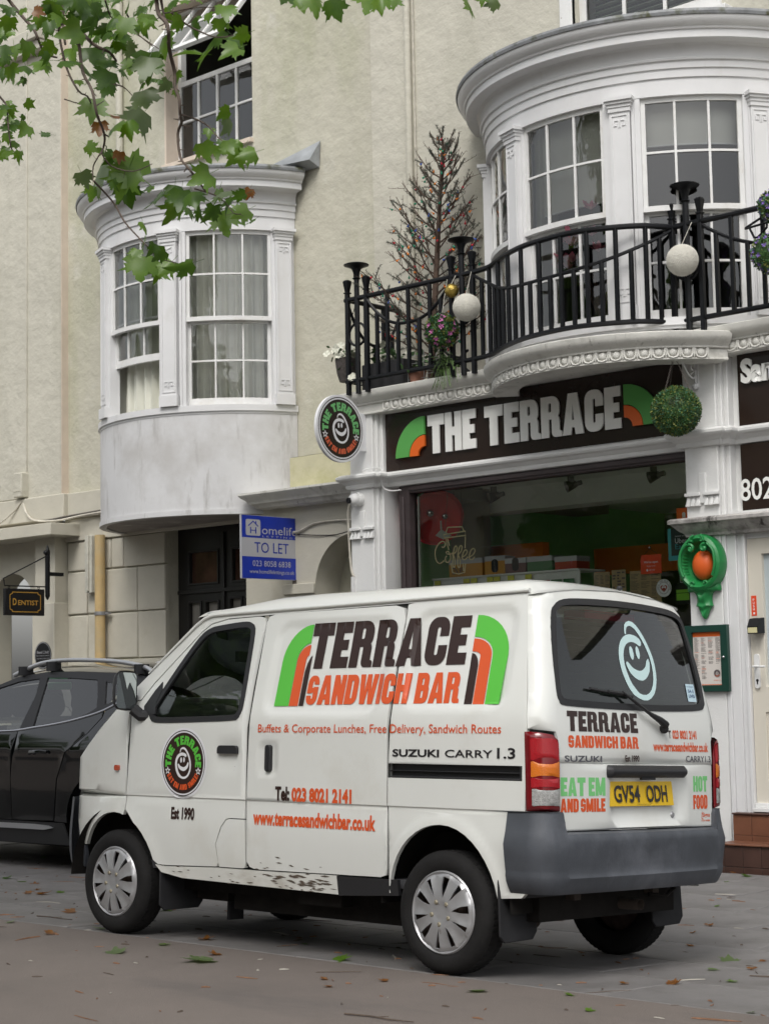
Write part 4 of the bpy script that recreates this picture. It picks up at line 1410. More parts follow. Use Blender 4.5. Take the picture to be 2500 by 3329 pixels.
# hanging balls
m_bauble = MAT('glitter white ball', (0.66, 0.64, 0.57), 0.28, var=0.10, vscale=30, bump=1.0, bscale=75, bdist=0.02)
m_goldball = MAT('gold mosaic ball', (0.36, 0.26, 0.06), 0.25, 0.7, var=0.7, vscale=28, bump=0.8, bscale=50)
m_string = MAT('pale string', (0.5, 0.48, 0.42), 0.8)
def bauble(x, y, z, rad, mat, label, top, nu=28):
    t = thing('hanging_ball', (x, y, z - rad), label, 'decoration', None)
    q = MB(); q.ball((x, y, z), rad, nu, nu // 2 + 2)
    obj('ball', q, mat, t)
    obj('string', MB().tube([(x, y, z + rad), top], .003, 5), m_string, t)
    return t
W1 = bauble(-.606, -.235, 4.517, .118, m_bauble, 'glittery white ball hung at the flared post beside the pink flower ball', (-.62, -.145, ZT))
W2 = bauble(1.58, -.235, 4.535, .123, m_bauble, 'glittery white ball hung in front of the right hand window', (1.62, -.145, ZT))
r = random.Random(9)
def beads(t, c, rad, n, size, mat):
    q = MB()
    for i in range(n):
        z = 1 - 2 * (i + .5) / n
        a = i * 2.39996
        k = sqrt(1 - z * z)
        p = Vector((k * cos(a), k * sin(a), z))
        cpt = Vector(c) + p * rad
        u = p.orthogonal().normalized() * size; w = p.cross(u).normalized() * size
        q.add([cpt + u, cpt + w, cpt - u, cpt - w, cpt + p * size * 1.3], [(0, 1, 4), (1, 2, 4), (2, 3, 4), (3, 0, 4)])
    return obj('glass_beads', q, mat, t, angle=0, kind='stuff')
m_bead = MAT('clear bead', (0.74, 0.72, 0.64), 0.12, spec=0.8)
beads(W1, (-.606, -.235, 4.517), .117, 900, .0042, m_bead)
beads(W2, (1.58, -.235, 4.535), .122, 900, .0042, m_bead)
bauble(-.80, -.20, 4.70, .062, m_goldball, 'small gold mosaic ball half hidden behind the white ball', (-.80, -.14, ZT), 18)

# leafy balls with flowers
m_box = MAT('artificial box leaf', (0.045, 0.11, 0.028), 0.55, var=0.7, vscale=14)
m_box2 = MAT('yellowish box leaf', (0.19, 0.21, 0.045), 0.55, var=0.5, vscale=12)
m_box3 = MAT('blue green box leaf', (0.050, 0.15, 0.080), 0.55, var=0.5, vscale=12)
m_pinkfl = MAT('pink flower', (0.62, 0.16, 0.45), 0.6, var=0.3, vscale=30)
m_purpfl = MAT('violet flower', (0.23, 0.13, 0.50), 0.6, var=0.3, vscale=30)
def leafball(t, c, rad, n, size, seed, flower=None, nf=0, fs_=.02):
    q = random.Random(seed)
    mb = MB(); mb.ball(c, rad * .88, 16, 10, 0)
    obj('core', mb, m_box, t)
    mb = MB()
    for i in range(n):
        z = 1 - 2 * (i + .5) / n
        a = i * 2.39996 + q.uniform(-.2, .2)
        k = sqrt(max(0, 1 - z * z))
        p = Vector((k * cos(a), k * sin(a), z))
        cpt = Vector(c) + p * rad * q.uniform(.86, 1.0)
        d = (p + Vector((q.gauss(0, .55), q.gauss(0, .55), q.gauss(0, .55)))).normalized()
        u = d.orthogonal().normalized()
        u = (Matrix.Rotation(q.uniform(0, 6.28), 3, d) @ u)
        s = size * q.uniform(.7, 1.25)
        e = cpt + d * s
        mb.add([cpt - u * s * .1, cpt + d * s * .5 - u * s * .32, e, cpt + d * s * .5 + u * s * .32], [(0, 1, 2, 3)], q.choice((0, 0, 1, 2)))
    obj('leaves', mb, [m_box, m_box2, m_box3], t, angle=0, kind='stuff')
    if flower:
        for i in range(nf):
            z = 1 - 2 * (i + .5) / nf
            a = i * 2.39996 + q.uniform(-.3, .3)
            k = sqrt(max(0, 1 - z * z))
            p = Vector((k * cos(a), k * sin(a), z))
            cpt = Vector(c) + p * rad * 1.0
            u = p.orthogonal().normalized(); w = p.cross(u)
            mb = MB()
            for j in range(6):
                b = 2 * pi * j / 6 + q.uniform(-.2, .2)
                d = u * cos(b) + w * sin(b); e = u * -sin(b) + w * cos(b)
                s = fs_ * q.uniform(.8, 1.2)
                mb.add([cpt, cpt + d * s * .6 + e * s * .22 + p * s * .35, cpt + d * s + p * s * .5, cpt + d * s * .6 - e * s * .22 + p * s * .35], [(0, 1, 2, 3)])
            obj('flower', mb, flower, t, angle=0)
pk = thing('flower_ball', (-.905, -.22, 4.22), 'dark leafy ball with pink flowers hung on the railing', 'flower ball')
leafball(pk, (-.905, -.22, 4.36), .138, 1600, .03, 2, m_pinkfl, 40, .026)
obj('string', MB().tube([(-.905, -.22, 4.48), (-.905, -.13, ZT)], .003, 5), m_string, pk)
for (x, z, rad, lab, sd) in ((2.40, 4.80, .118, 'upper leafy ball with violet flowers at the right edge', 3), (2.35, 4.45, .142, 'lower leafy ball with violet flowers at the right edge', 4)):
    t = thing('flower_ball', (x, -.23, z - rad), lab, 'flower ball')
    leafball(t, (x, -.23, z), rad, 900, .026, sd, m_purpfl, 60, .021)
    obj('string', MB().tube([(x, -.23, z + rad), (x, -.13, z + rad + .03)], .003, 5), m_string, t)
lf = thing('planter_hook', (2.2, -.15, 4.6), 'black folding iron hook on the railing beside the violet flower balls', 'hook')
q = MB()
for pts in ([(2.10, -.16, 4.70), (2.36, -.16, 4.80)], [(2.10, -.16, 4.695), (2.36, -.2, 4.70)], [(2.14, -.17, 4.70), (2.20, -.2, 4.60)], [(2.30, -.18, 4.72), (2.31, -.2, 4.66), (2.23, -.2, 4.60), (2.20, -.2, 4.60)]):
    q.tube(pts, .009, 6)
obj('frame', q, m_iron, lf)

# topiary ball on its scrolled bracket
tb = thing('topiary_ball', (1.52, -.305, 3.15), 'round green topiary ball hanging on chains in front of the fascia', 'topiary ball')
leafball(tb, (1.52, -.305, 3.355), .188, 6500, .017, 8)
m_chain = MAT('rusty chain', (0.10, 0.085, 0.075), 0.6, 0.6)
for ang in (2.6, 4.6, 6.4):
    a = Vector((1.52, -.305, 3.795)); b = Vector((1.52 + .13 * cos(ang), -.305 + .13 * sin(ang), 3.48))
    q = MB()
    n = 19
    d = (b - a).normalized()
    for i in range(n):
        c = a + (b - a) * (i + .5) / n
        u = d.orthogonal().normalized(); w = d.cross(u)
        s = u if i % 2 else w
        q.tube([c + d * .011 * sin(t) + s * .0055 * cos(t) for t in [2 * pi * k / 6 for k in range(6)]], .0018, 4, closed=True)
    obj('chain', q, m_chain, tb)
q = MB(); q.tube([(1.52, -.305 + .014 * cos(t), 3.81 + .016 * sin(t)) for t in [2 * pi * i / 12 for i in range(12)]], .003, 5, closed=True); obj('ring', q, m_chain, tb)
bk = thing('scroll_bracket', (1.53, 0, 3.58), 'white scrolled iron bracket carrying the topiary ball', 'bracket')
q = MB()
B3 = lambda y, z: (1.525, -y, z)
q.tube([B3(.012, 3.80), B3(.30, 3.842), B3(.325, 3.846)], .010, 6, flat=(1, .8))
q.box(1.51, 1.54, -.012, 0, 3.57, 3.82)
q.tube([B3(y, z) for y, z in smooth([(.30, 3.82), (.26, 3.805), (.235, 3.775), (.245, 3.75), (.20, 3.74), (.13, 3.665), (.06, 3.635), (.03, 3.655), (.03, 3.62), (.012, 3.59)], 4)], .008, 6)
q.tube([B3(y, z) for y, z in smooth([(.15, 3.74), (.12, 3.765), (.08, 3.79), (.045, 3.775), (.035, 3.73), (.06, 3.70), (.085, 3.715), (.08, 3.735)], 4)], .007, 6)
q.tube([B3(y, z) for y, z in smooth([(.03, 3.66), (.02, 3.70), (.045, 3.69), (.10, 3.66)], 4)], .006, 6)
q.ball(B3(.03, 3.575), .024, 10, 8)
obj('scrollwork', q, m_white, bk)

# carved green ornament with the orange centre
m_ogreen = MAT('gloss green paint', (0.012, 0.20, 0.05), 0.38, var=0.15, vscale=8, bump=0.15, bscale=40)
m_oorange = MAT('satin orange paint', (0.66, 0.105, 0.012), 0.5, bump=0.1, bscale=120)
og = thing('wall_ornament', (1.53, 0, 1.78), 'carved green wall ornament with an orange centre over the menu case', 'ornament')
cx, cz = 1.535, 2.19
q = MB()
def oval(u, v):
    a = 2 * pi * u
    prof = [(1.0, .0), (1.02, -.05), (.97, -.095), (.86, -.11), (.76, -.09), (.68, -.04), (.60, -.02)]
    k = v * (len(prof) - 1); i = min(int(k), len(prof) - 2); f = k - i
    rr_ = prof[i][0] + (prof[i + 1][0] - prof[i][0]) * f
    yy = prof[i][1] + (prof[i + 1][1] - prof[i][1]) * f
    return (cx + .195 * rr_ * cos(a), yy, cz + (.225 if sin(a) > 0 else .215) * rr_ * sin(a))
q.grid(40, 12, oval)
obj('oval_frame', q, m_ogreen, og)
q = MB(); q.shape([ell(cx, cz, .12, .14, 24)], [], lambda a, b, d: (a, -.018 + d, b)); obj('recess', q, m_ogreen, og)
q = MB(); q.ball((cx + .003, -.02, cz - .012), (.098, .075, .118), 22, 14); obj('centre_boss', q, m_oorange, og)
q = MB()
for sx in (-1, 1):
    sp = [(cx + sx * (.062 + (.034 - .0042 * t) * cos(t * .8 + 1.2)), -.11, cz + .115 + (.034 - .0042 * t) * sin(t * .8 + 1.2)) for t in [i * .35 for i in range(22)]]
    q.tube(sp, .013, 6)
    q.ball((cx + sx * .062, -.10, cz + .115), .02)
    q.tube([(cx + sx * .03, -.10, cz + .215), (cx + sx * .055, -.11, cz + .20), (cx + sx * .06, -.11, cz + .175), (cx + sx * .035, -.11, cz + .17)], .012, 6)
    q.tube(smooth([(cx + sx * .09, -.11, cz + .15), (cx + sx * .145, -.115, cz + .09), (cx + sx * .155, -.115, cz - .02), (cx + sx * .13, -.11, cz - .10)], 4), .012, 6)
    sp = [(cx + sx * (.055 + (.026 - .003 * t) * cos(t * .8 - 1.5)), -.10, cz - .155 + (.026 - .003 * t) * sin(t * .8 - 1.5)) for t in [i * .35 for i in range(20)]]
    q.tube(sp, .010, 6)
    for i in range(9):
        a = pi + sx * (-.5 + i * .16) if sx < 0 else (-.5 + i * .16)
        q.tube([(cx + .125 * cos(a), -.05, cz + .15 * sin(a)), (cx + .15 * cos(a), -.095, cz + .175 * sin(a))], .004, 5)
obj('scrolls', q, m_ogreen, og)
q = MB()
def leaf(u, v):
    z = cz - .16 - v * .25
    hw = (.112 + .026 * sin(v * 11)) * (1 - v) ** .5 * (1.25 - .9 * min(v, .3))
    hw = max(hw, .004)
    a = pi * u
    rid = .008 * cos(u * 26) * (1 - v) + .006 * sin(v * 24 + abs(u - .5) * 9)
    return (cx - .002 + hw * cos(a), -(.012 + .078 * sin(a) * (1 - .45 * v)) + rid * sin(a), z - .02 * abs(cos(a)) * sin(v * 14))
q.grid(22, 22, leaf)
obj('hanging_leaf', q, m_ogreen, og)

# ================================================================== things on the balcony
m_bark = MAT('artificial bark', (0.085, 0.055, 0.040), 0.9, var=0.4, vscale=25)
m_need = MAT('dusty needles', (0.075, 0.088, 0.070), 0.8, var=0.4, vscale=20)
bulbs = [MAT('red bulb', (0.45, 0.02, 0.04), .25), MAT('green bulb', (0.02, 0.25, 0.14), .25), MAT('orange bulb', (0.75, 0.22, 0.03), .25), MAT('blue bulb', (0.04, 0.10, 0.40), .25)]
xt = thing('artificial_tree', (-1.38, .25, 4.0), 'sparse artificial fir strung with coloured bulbs behind the railing', 'tree')
tx = lambda z: (-1.46 + (z - 4.0) / 2.3 * .22, .25, z)
obj('trunk', MB().tube([tx(z) for z in (4.0, 4.6, 5.2, 5.8, 6.25)], [.034, .030, .026, .018, .007], 8), m_bark, xt)
r = random.Random(21)
needles = MB()
bulb_me = []
for m in bulbs:
    q = MB(); q.ball((0, 0, 0), .0105, 8, 6); q.tube([(0, 0, .008), (0, 0, .026)], .004, 5)
    bulb_me.append(mesh_of('bulb', q, m))
def needle(p, d, n, ln):
    for i in range(n):
        c = p + d * r.uniform(0, ln)
        e = (d * .5 + Vector((r.gauss(0, .6), r.gauss(0, .6), r.gauss(0, .6)))).normalized()
        u = e.orthogonal().normalized() * .0022
        q_ = c + e * r.uniform(.02, .04)
        needles.add([c - u, c + u, q_], [(0, 1, 2)])
nb = 66
for i in range(nb):
    f = i / (nb - 1)
    z = 4.25 + f * 1.98
    ln = (.88 * (1 - f) ** .8 + .12) * r.uniform(.7, 1.1)
    a = i * 2.4 + r.uniform(-.4, .4)
    d = Vector((cos(a) * .95, sin(a) * .5, .42 + .5 * f + r.uniform(-.1, .12))).normalized()
    b = Vector(tx(z))
    pts = [b, b + d * ln * .5 + Vector((0, 0, -.03)), b + d * ln + Vector((0, 0, .02))]
    q = MB().tube(smooth(pts, 3), [.008, .0075, .007, .006, .005, .004, .003][:len(smooth(pts, 3))], 5)
    nt_ = max(4, int(ln * 22))
    for k in range(nt_):
        g = .25 + .75 * k / nt_
        p = b + d * ln * g + Vector((0, 0, -.03 * sin(pi * g)))
        e = (d * .7 + Vector((r.gauss(0, .5), r.gauss(0, .4), r.gauss(.25, .4)))).normalized()
        tl_ = r.uniform(.06, .15)
        q.tube([p, p + e * tl_], [.003, .0015], 4)
        for h in range(3):
            pp = p + e * tl_ * (.4 + .3 * h)
            w = e.orthogonal().normalized()
            w = Matrix.Rotation(r.uniform(0, 6.28), 3, e) @ w
            q.tube([pp, pp + w * .014 + e * .006], .0022, 3)
        if r.random() < .5:
            needle(p, e, 46, tl_)
        if r.random() < .30:
            o = bpy.data.objects.new('bulb', bulb_me[r.choice((0, 0, 1, 1, 2, 2, 3))])
            COL.objects.link(o); o.parent = xt
            pp = p + Vector((r.uniform(-.03, .03), r.uniform(-.03, .0), r.uniform(-.03, .01)))
            o.location = pp - Vector(xt.location); o.rotation_euler = (r.uniform(-1, 1), r.uniform(-1, 1), 0)
    obj('branch', q, m_bark, xt, angle=0)
obj('needles', needles, m_need, xt, angle=0, kind='stuff')

m_wick = MAT('dark wicker', (0.07, 0.06, 0.055), 0.8, var=0.4, vscale=40, bump=0.8, bscale=60)
m_wfl = MAT('white petal', (0.66, 0.66, 0.56), 0.6, var=0.08)
m_gleaf = MAT('pot plant leaf', (0.05, 0.11, 0.03), 0.5, var=0.4)
hb = thing('hanging_basket', (-2.28, .02, 4.12), 'dark wicker basket of white flowers hung outside the railing corner', 'basket')
q = MB(); q.lathe([(.001, 4.12), (.075, 4.12), (.10, 4.2), (.115, 4.33), (.105, 4.335), (.001, 4.30)], 16, Matrix.Translation((-2.28, .02, 0))); obj('basket', q, m_wick, hb)
def flowers(t, c, spread, n, size, mat, seed):
    q_ = random.Random(seed)
    for i in range(n):
        p = Vector(c) + Vector((q_.gauss(0, spread[0]), q_.gauss(0, spread[1]), abs(q_.gauss(0, spread[2]))))
        mb = MB()
        nrm = Vector((q_.gauss(.3, .5), q_.gauss(-.7, .4), q_.gauss(.5, .4))).normalized()
        u = nrm.orthogonal().normalized(); w = nrm.cross(u)
        for j in range(5):
            b = 2 * pi * j / 5
            d = u * cos(b) + w * sin(b); e = w * cos(b) - u * sin(b)
            s = size * q_.uniform(.8, 1.2)
            mb.add([p, p + d * s * .7 + e * s * .45 + nrm * s * .2, p + d * s + nrm * s * .1, p + d * s * .7 - e * s * .45 + nrm * s * .2], [(0, 1, 2, 3)])
        obj('flower', mb, mat, t, angle=0)
def foliage(t, c, spread, n, size, mat, seed, nm='leaves'):
    q_ = random.Random(seed); mb = MB()
    for i in range(n):
        p = Vector(c) + Vector((q_.gauss(0, spread[0]), q_.gauss(0, spread[1]), q_.gauss(0, spread[2])))
        d = Vector((q_.gauss(0, 1), q_.gauss(0, 1), q_.gauss(.2, .8))).normalized(); u = d.orthogonal().normalized()
        s = size * q_.uniform(.6, 1.2)
        mb.add([p, p + d * s * .5 + u * s * .3, p + d * s, p + d * s * .5 - u * s * .3], [(0, 1, 2, 3)])
    return obj(nm, mb, mat, t, angle=0, kind='stuff')
flowers(hb, (-2.29, -.01, 4.36), (.07, .06, .06), 22, .042, m_wfl, 1)
foliage(hb, (-2.28, .02, 4.36), (.06, .06, .05), 70, .07, m_gleaf, 2)
obj('hook', MB().tube([(-2.28, .02, 4.33), (-2.22, .02, 4.7), (-2.14, .0, 4.83)], .004, 5), m_iron, hb)
m_trough = MAT('dark trough', (0.025, 0.025, 0.027), 0.7, bump=0.2)
tr = thing('planter_trough', (-1.80, .1, 3.99), 'dark planter trough with white flowers behind the railing corner', 'planter')
q = MB(); q.box(-2.06, -1.55, -.02, .22, 3.99, 4.24); obj('trough', q, m_trough, tr, bevel=.008)
flowers(tr, (-1.90, .08, 4.27), (.10, .05, .04), 14, .04, m_wfl, 5); flowers(tr, (-2.10, -.08, 4.06), (.03, .03, .05), 6, .04, m_wfl, 6)
foliage(tr, (-1.85, .1, 4.28), (.12, .06, .04), 60, .08, m_gleaf, 7)
m_terra = MAT('terracotta', (0.26, 0.12, 0.08), 0.8, var=0.2)
m_grass = MAT('fern green', (0.09, 0.16, 0.04), 0.6, var=0.4, vscale=20)
def pot(x, y, rad, hgt, mat, label, plant):
    t = thing('plant_pot', (x, y, 3.99), label, 'plant pot')
    q = MB(); q.lathe([(.001, 3.99), (rad * .72, 3.99), (rad, 3.99 + hgt), (rad * 1.05, 3.99 + hgt), (rad * .9, 3.99 + hgt), (.001, 3.98 + hgt)], 16, Matrix.Translation((x, y, 0)))
    obj('pot', q, mat, t)
    foliage(t, (x, y, 4.04 + hgt), (.05, .05, .06), 40, .06, plant, int(x * 100) % 97)
    return t
pot(-1.37, -.03, .085, .10, m_terra, 'terracotta pot beneath the wire frame on the balcony', m_gleaf)
pot(-1.10, -.04, .055, .085, m_trough, 'small grey pot left of the trailing fern', m_gleaf)
fp = pot(-.98, -.04, .06, .085, MAT('stone pot', (.30, .29, .26), .8, var=.2), 'pale stone pot with a fern trailing over the cornice', m_grass)
q = random.Random(6); fn = MB()
for i in range(46):
    a = q.uniform(-.5, 3.6); p = Vector((-.93 + q.gauss(0, .05), -.06, 4.08))
    ln = q.uniform(.08, .22)
    tip = p + Vector((cos(a) * ln * .8, -.10 - q.random() * .05, q.uniform(-.24, .12)))
    mid = (p + tip) / 2 + Vector((0, -.04, .05))
    fn.tube([p, mid, tip], .0022, 3)
    for k in range(5):
        c = mid.lerp(tip, k / 5)
        e = Vector((q.gauss(0, 1), q.gauss(0, .6), q.gauss(0, 1))).normalized() * .022
        u = e.orthogonal().normalized() * .0025
        fn.add([c - u, c + u, c + e], [(0, 1, 2)])
obj('fronds', fn, m_grass, fp, angle=0, kind='stuff')
wr = thing('wire_stand', (-1.37, .05, 3.99), 'pale wire plant support standing behind the balusters', 'plant support')
q = MB()
for z in (4.02, 4.09, 4.16, 4.23):
    q.tube([(-1.46, -.05, z), (-1.27, -.05, z), (-1.27, .12, z), (-1.46, .12, z)], .0035, 4, closed=True)
for x, y in ((-1.46, -.05), (-1.27, -.05), (-1.27, .12), (-1.46, .12)): q.tube([(x, y, 3.99), (x, y, 4.27)], .0035, 4)
obj('wires', q, MAT('galvanised wire', (.35, .35, .34), .4, .5), wr)
bc = thing('folding_chair', (-1.25, .3, 3.99), 'dark folding chair lying behind the wire support', 'chair')
q = MB(); q.tube([(-1.5, .3, 4.0), (-1.05, .3, 4.28)], .012, 6); q.tube([(-1.32, .3, 4.3), (-1.0, .3, 4.05)], .012, 6); obj('frame', q, m_iron, bc)
q = MB(); q.box(-1.45, -1.08, .15, .4, 4.20, 4.215); obj('seat', q, m_trough, bc, bevel=.003)

# curtains, blinds and magnolias in the bows
m_cur2 = MAT('grey green curtain', (0.66, 0.66, 0.58), 0.9, var=0.06)
curtain(CLb, 1.22, -66, 24, 4.0, 5.95, m_cur2, 'grey curtain behind the left part of the townhouse bow', 130, .030, 3)
curtain(CLb, 1.25, 20, 66, 4.0, 5.95, m_curtain, 'pale pleated curtain filling the right part of the townhouse bow', 110, .028, 4)
def blind(t0, t1, z0, label):
    q = MB(); arcbox(q, CR, t0, t1, 1.44, 1.444, z0, 5.92, 10)
    b = thing('roller_blind', (CR[0], -.2, z0), label, 'blind')
    obj('fabric', q, m_blind, b)
    q = MB(); arcbox(q, CR, t0, t1, 1.43, 1.45, z0 - .012, z0, 8); obj('bottom_bar', q, m_plastic, b)
blind(-17, 15, 5.16, 'cream roller blind half down in the centre window of the right bow')
blind(24, 55, 5.56, 'cream roller blind a quarter down in the right window of the right bow')
q = MB(); arcbox(q, CR, -17, -14.2, 1.30, 1.48, 4.1, 5.95, 2)
tag(obj('curtain', q, m_cur2), 'narrow grey curtain at the left side of the centre window of the right bow', 'curtain')
mg = thing('magnolia_bunch', (.75, -.1, 4.2), 'bunch of pink magnolia flowers behind the centre window of the right bow', 'flowers')
m_mag = MAT('magnolia pink', (0.80, 0.25, 0.36), 0.6, var=0.25, vscale=18, patches=(((0.72, 0.50, 0.48), 12, .5, .7),))
q_ = random.Random(14); br = MB()
for i in range(16):
    t = q_.uniform(-9, 13.5); zc = q_.uniform(4.62, 5.12)
    p = Vector(pol(CR, t, 1.51 - q_.uniform(0, .10), zc))
    br.tube([Vector((.7, -.05, 4.15)), (p + Vector((.7, .1, 4.3))) / 2, p], .005, 5)
    mb = MB()
    for j in range(8):
        a = j * pi / 4 + q_.uniform(-.2, .2); sp = .5 if j % 2 else .9
        d = Vector((cos(a) * sp, sin(a) * sp * .8, 1 - .45 * sp)).normalized(); u = d.cross(Vector((0, 0, 1))).normalized()
        s = q_.uniform(.075, .11)
        mb.add([p, p + d * s * .45 - u * s * .24, p + d * s * .8 - u * s * .2, p + d * s * 1.05, p + d * s * .8 + u * s * .2, p + d * s * .45 + u * s * .24], [(0, 1, 2, 3, 4, 5)])
    obj('flower', mb, m_mag, mg, angle=60)
obj('stems', br, m_bark, mg)

# ================================================================== inside the shop window
rl = thing('pendant_shade', (-1.5, .42, 2.55), 'red dish shaped lamp shade hanging inside the shop window', 'lamp shade')
ax = Vector((.70, -.50, -.38)).normalized()
Mx = Matrix.Translation((-1.63, .46, 2.84)) @ ax.to_track_quat('Z', 'Y').to_matrix().to_4x4()
m_rshade = MAT('red enamel', (0.75, 0.025, 0.03), 0.2, coat=0.5)
q = MB(); q.lathe([(.265, .05), (.262, .06), (.23, .075), (.15, .06), (.06, .03), (.001, .02)], 36, Mx); q.lathe([(.265, .05), (.24, .0), (.12, -.10), (.001, -.13)], 36, Mx); obj('shade', q, m_rshade, rl)
q = MB(); q.ball(Mx @ Vector((.08, .02, .07)), .03); q.ball(Mx @ Vector((-.06, .05, .07)), .035); q.tube([Mx @ Vector((0, 0, -.12)), (-1.75, .6, 3.12)], .008, 6); obj('fitting', q, MAT('chrome fitting', (.5, .5, .5), .15, 1), rl)
q = MB(); gl = [Mx @ Vector(p) for p in ((.15, -.16, .085), (.05, -.10, .085), (.0, -.16, .085), (.08, -.20, .085))]
q.add(gl, [(0, 1, 2, 3)]); q.tube([gl[1], Mx @ Vector((.04, -.02, .09))], .008, 5); obj('sticker', q, MAT('pale sticker', (.62, .62, .58), .5), rl)

nf = thing('neon_sign', (-1.25, .3, 2.27), 'unlit cream neon outline of a coffee cup with the word Coffee', 'neon sign')
NB = lambda p: (-1.494 + (p[0] - 490) * .001164, .30, 2.723 - (p[0] - 490) * .00009 - (p[1] - 490) * .000909)
m_tube = MAT('cream neon tube', (0.90, 0.76, 0.45), 0.35)
cup = [[(605, 548), (625, 497), (770, 490), (785, 528)], [(585, 570), (800, 533), (803, 575), (588, 603), (585, 570)], [(602, 610), (632, 720)], [(620, 610), (640, 680)], [(800, 585), (795, 700)], [(650, 850), (665, 945), (725, 955), (785, 938), (795, 850)], [(772, 850), (775, 925)]]
cof = [[(560, 690), (580, 695), (597, 670), (585, 640), (555, 640), (515, 680), (492, 740), (500, 820), (530, 855), (560, 845), (580, 825)],
       [(610, 780), (595, 800), (600, 835), (625, 840), (648, 800), (640, 755), (620, 735), (605, 740), (612, 760), (650, 760), (680, 740)],
       [(665, 770), (700, 740), (715, 700), (705, 680), (690, 695), (675, 760), (668, 850), (675, 890), (688, 880), (690, 820), (680, 775)],
       [(720, 770), (755, 730), (765, 690), (755, 676), (740, 690), (722, 760), (716, 850), (725, 890), (740, 880), (742, 820), (730, 775)],
       [(760, 790), (795, 770), (815, 735), (800, 715), (780, 735), (765, 780), (770, 810), (795, 810), (820, 785)],
       [(830, 790), (870, 765), (893, 725), (878, 702), (852, 722), (835, 775), (842, 808), (865, 808), (887, 785)]]
q = MB()
for p in cup: q.tube([NB(c) for c in p], .0055, 6)
for p in cof: q.tube([NB(c) for c in smooth(p, 4)], .0055, 6)
obj('tubing', q, m_tube, nf)
q = MB(); q.tube([NB((600, 500)), (-1.32, .3, 3.1)], .0015, 4); q.tube([NB((785, 500)), (-1.18, .3, 3.1)], .0015, 4); obj('wires', q, m_chain, nf)
m_spot = MAT('nickel spot', (.20, .19, .17), .3, .8)
for (x, y, z, lab) in ((-1.0, .55, 2.97, 'ceiling spotlight nearest the red lamp shade'), (-.40, .9, 3.04, 'middle ceiling spotlight inside the shop'), (.48, .9, 3.04, 'ceiling spotlight at the right end of the shop window')):
    t = thing('ceiling_spotlight', (x, y, z), lab, 'spotlight')
    q = MB(); q.tube([(x, y, z + .09), (x, y, z + .02)], .03, 12); q.tube([(x, y, z), (x + .10, y + .02, z + .02)], .022, 12); obj('stem', q, m_spot, t)
    q = MB(); q.lathe([(.001, -.05), (.03, -.05), (.052, .04), (.054, .045), (.04, .03), (.001, .0)], 18, Matrix.Translation((x, y, z)) @ Vector((-.6, -.75, -.3)).to_track_quat('Z', 'Y').to_matrix().to_4x4()); obj('shade', q, m_spot, t)
# shelf with crisp boxes
m_kraft = MAT('orange yellow carton', (0.55, 0.26, 0.03), 0.5); m_plum = MAT('plum carton', (0.13, 0.05, 0.05), 0.5); m_gcart = MAT('green carton', (0.05, 0.16, 0.06), 0.5); m_rcart = MAT('red carton', (0.38, 0.05, 0.03), 0.5)
m_ytag = MAT('yellow ticket', (0.62, 0.60, 0.05), 0.5)
sh = thing('display_shelf', (-1.3, .75, 2.2), 'white shelf of cartons behind the shop window', 'shelf')
q = MB(); q.box(-1.89, -.2, .70, 1.1, 2.270, 2.285); q.box(-1.89, -.2, .72, .735, 1.2, 2.27); obj('board', q, m_plastic, sh)
q = MB()
for x in (-1.85, -1.5, -1.41, -1.22, -1.14, -.98, -.78): q.box(x, x + .07, .690, .6985, 2.22, 2.262)
obj('price_tickets', q, m_ytag, sh)
def carton(x0, x1, z1, mat, label, rz=0, win=None, txt=None):
    t = thing('carton', ((x0 + x1) / 2, .82, 2.2855), label, 'box')
    h = z1 - 2.2855; w = (x1 - x0) / 2
    Mz = Matrix.Translation(((x0 + x1) / 2, .82, 2.2855)) @ Matrix.Rotation(rz, 4, 'Z')
    q = MB(); q.box(-w, w, -.07, .12, 0, h, 0, Mz); obj('box', q, mat, t, bevel=.003)
    q = MB(); q.box(-w - .002, w + .002, -.072, .122, h - .045, h + .001, 0, Mz); obj('lid', q, m_grey, t)
    fr_ = lambda a, b, d: Mz @ Vector((a, -.0725 + d, b))
    if win:
        q = MB(); q.shape([rrect(-.035, .02, .035, .14, .03)], [], fr_); obj('die_cut_window', q, m_black, t)
    if txt:
        q = MB(); put_font(q, txt, (-w * .8, .03, -w * .1, .09), fr_, bold=.02); obj('print', q, m_ink, t)
carton(-1.72, -1.32, 2.45, m_kraft, 'longest orange carton on the shelf behind the neon cup', .0, None, 'ZN RE')
carton(-1.29, -1.08, 2.455, m_kraft, 'orange carton with an oval window at the middle of the shelf', .18, True)
carton(-1.05, -.83, 2.42, m_plum, 'plum carton with an oval window next to the orange one', .1, True)
carton(-.80, -.52, 2.42, m_gcart, 'green carton right of the plum one on the shelf', 0)
carton(-.49, -.25, 2.40, m_rcart, 'red carton at the right end of the shelf', 0)
dr = thing('drinks_rack', (-1.3, .6, 1.9), 'row of dark snack packets below the shelf', 'snack rack')
q_ = random.Random(2)
for i in range(12):
    x = -1.85 + i * .135
    mb = MB(); mb.grid(3, 4, lambda u, v: (x + .12 * u, .70 - .03 * sin(pi * u) * sin(pi * v), 2.0 + .2 * v)); obj('packet', mb, q_.choice((m_plum, m_rcart, m_trough, m_gcart)), dr)
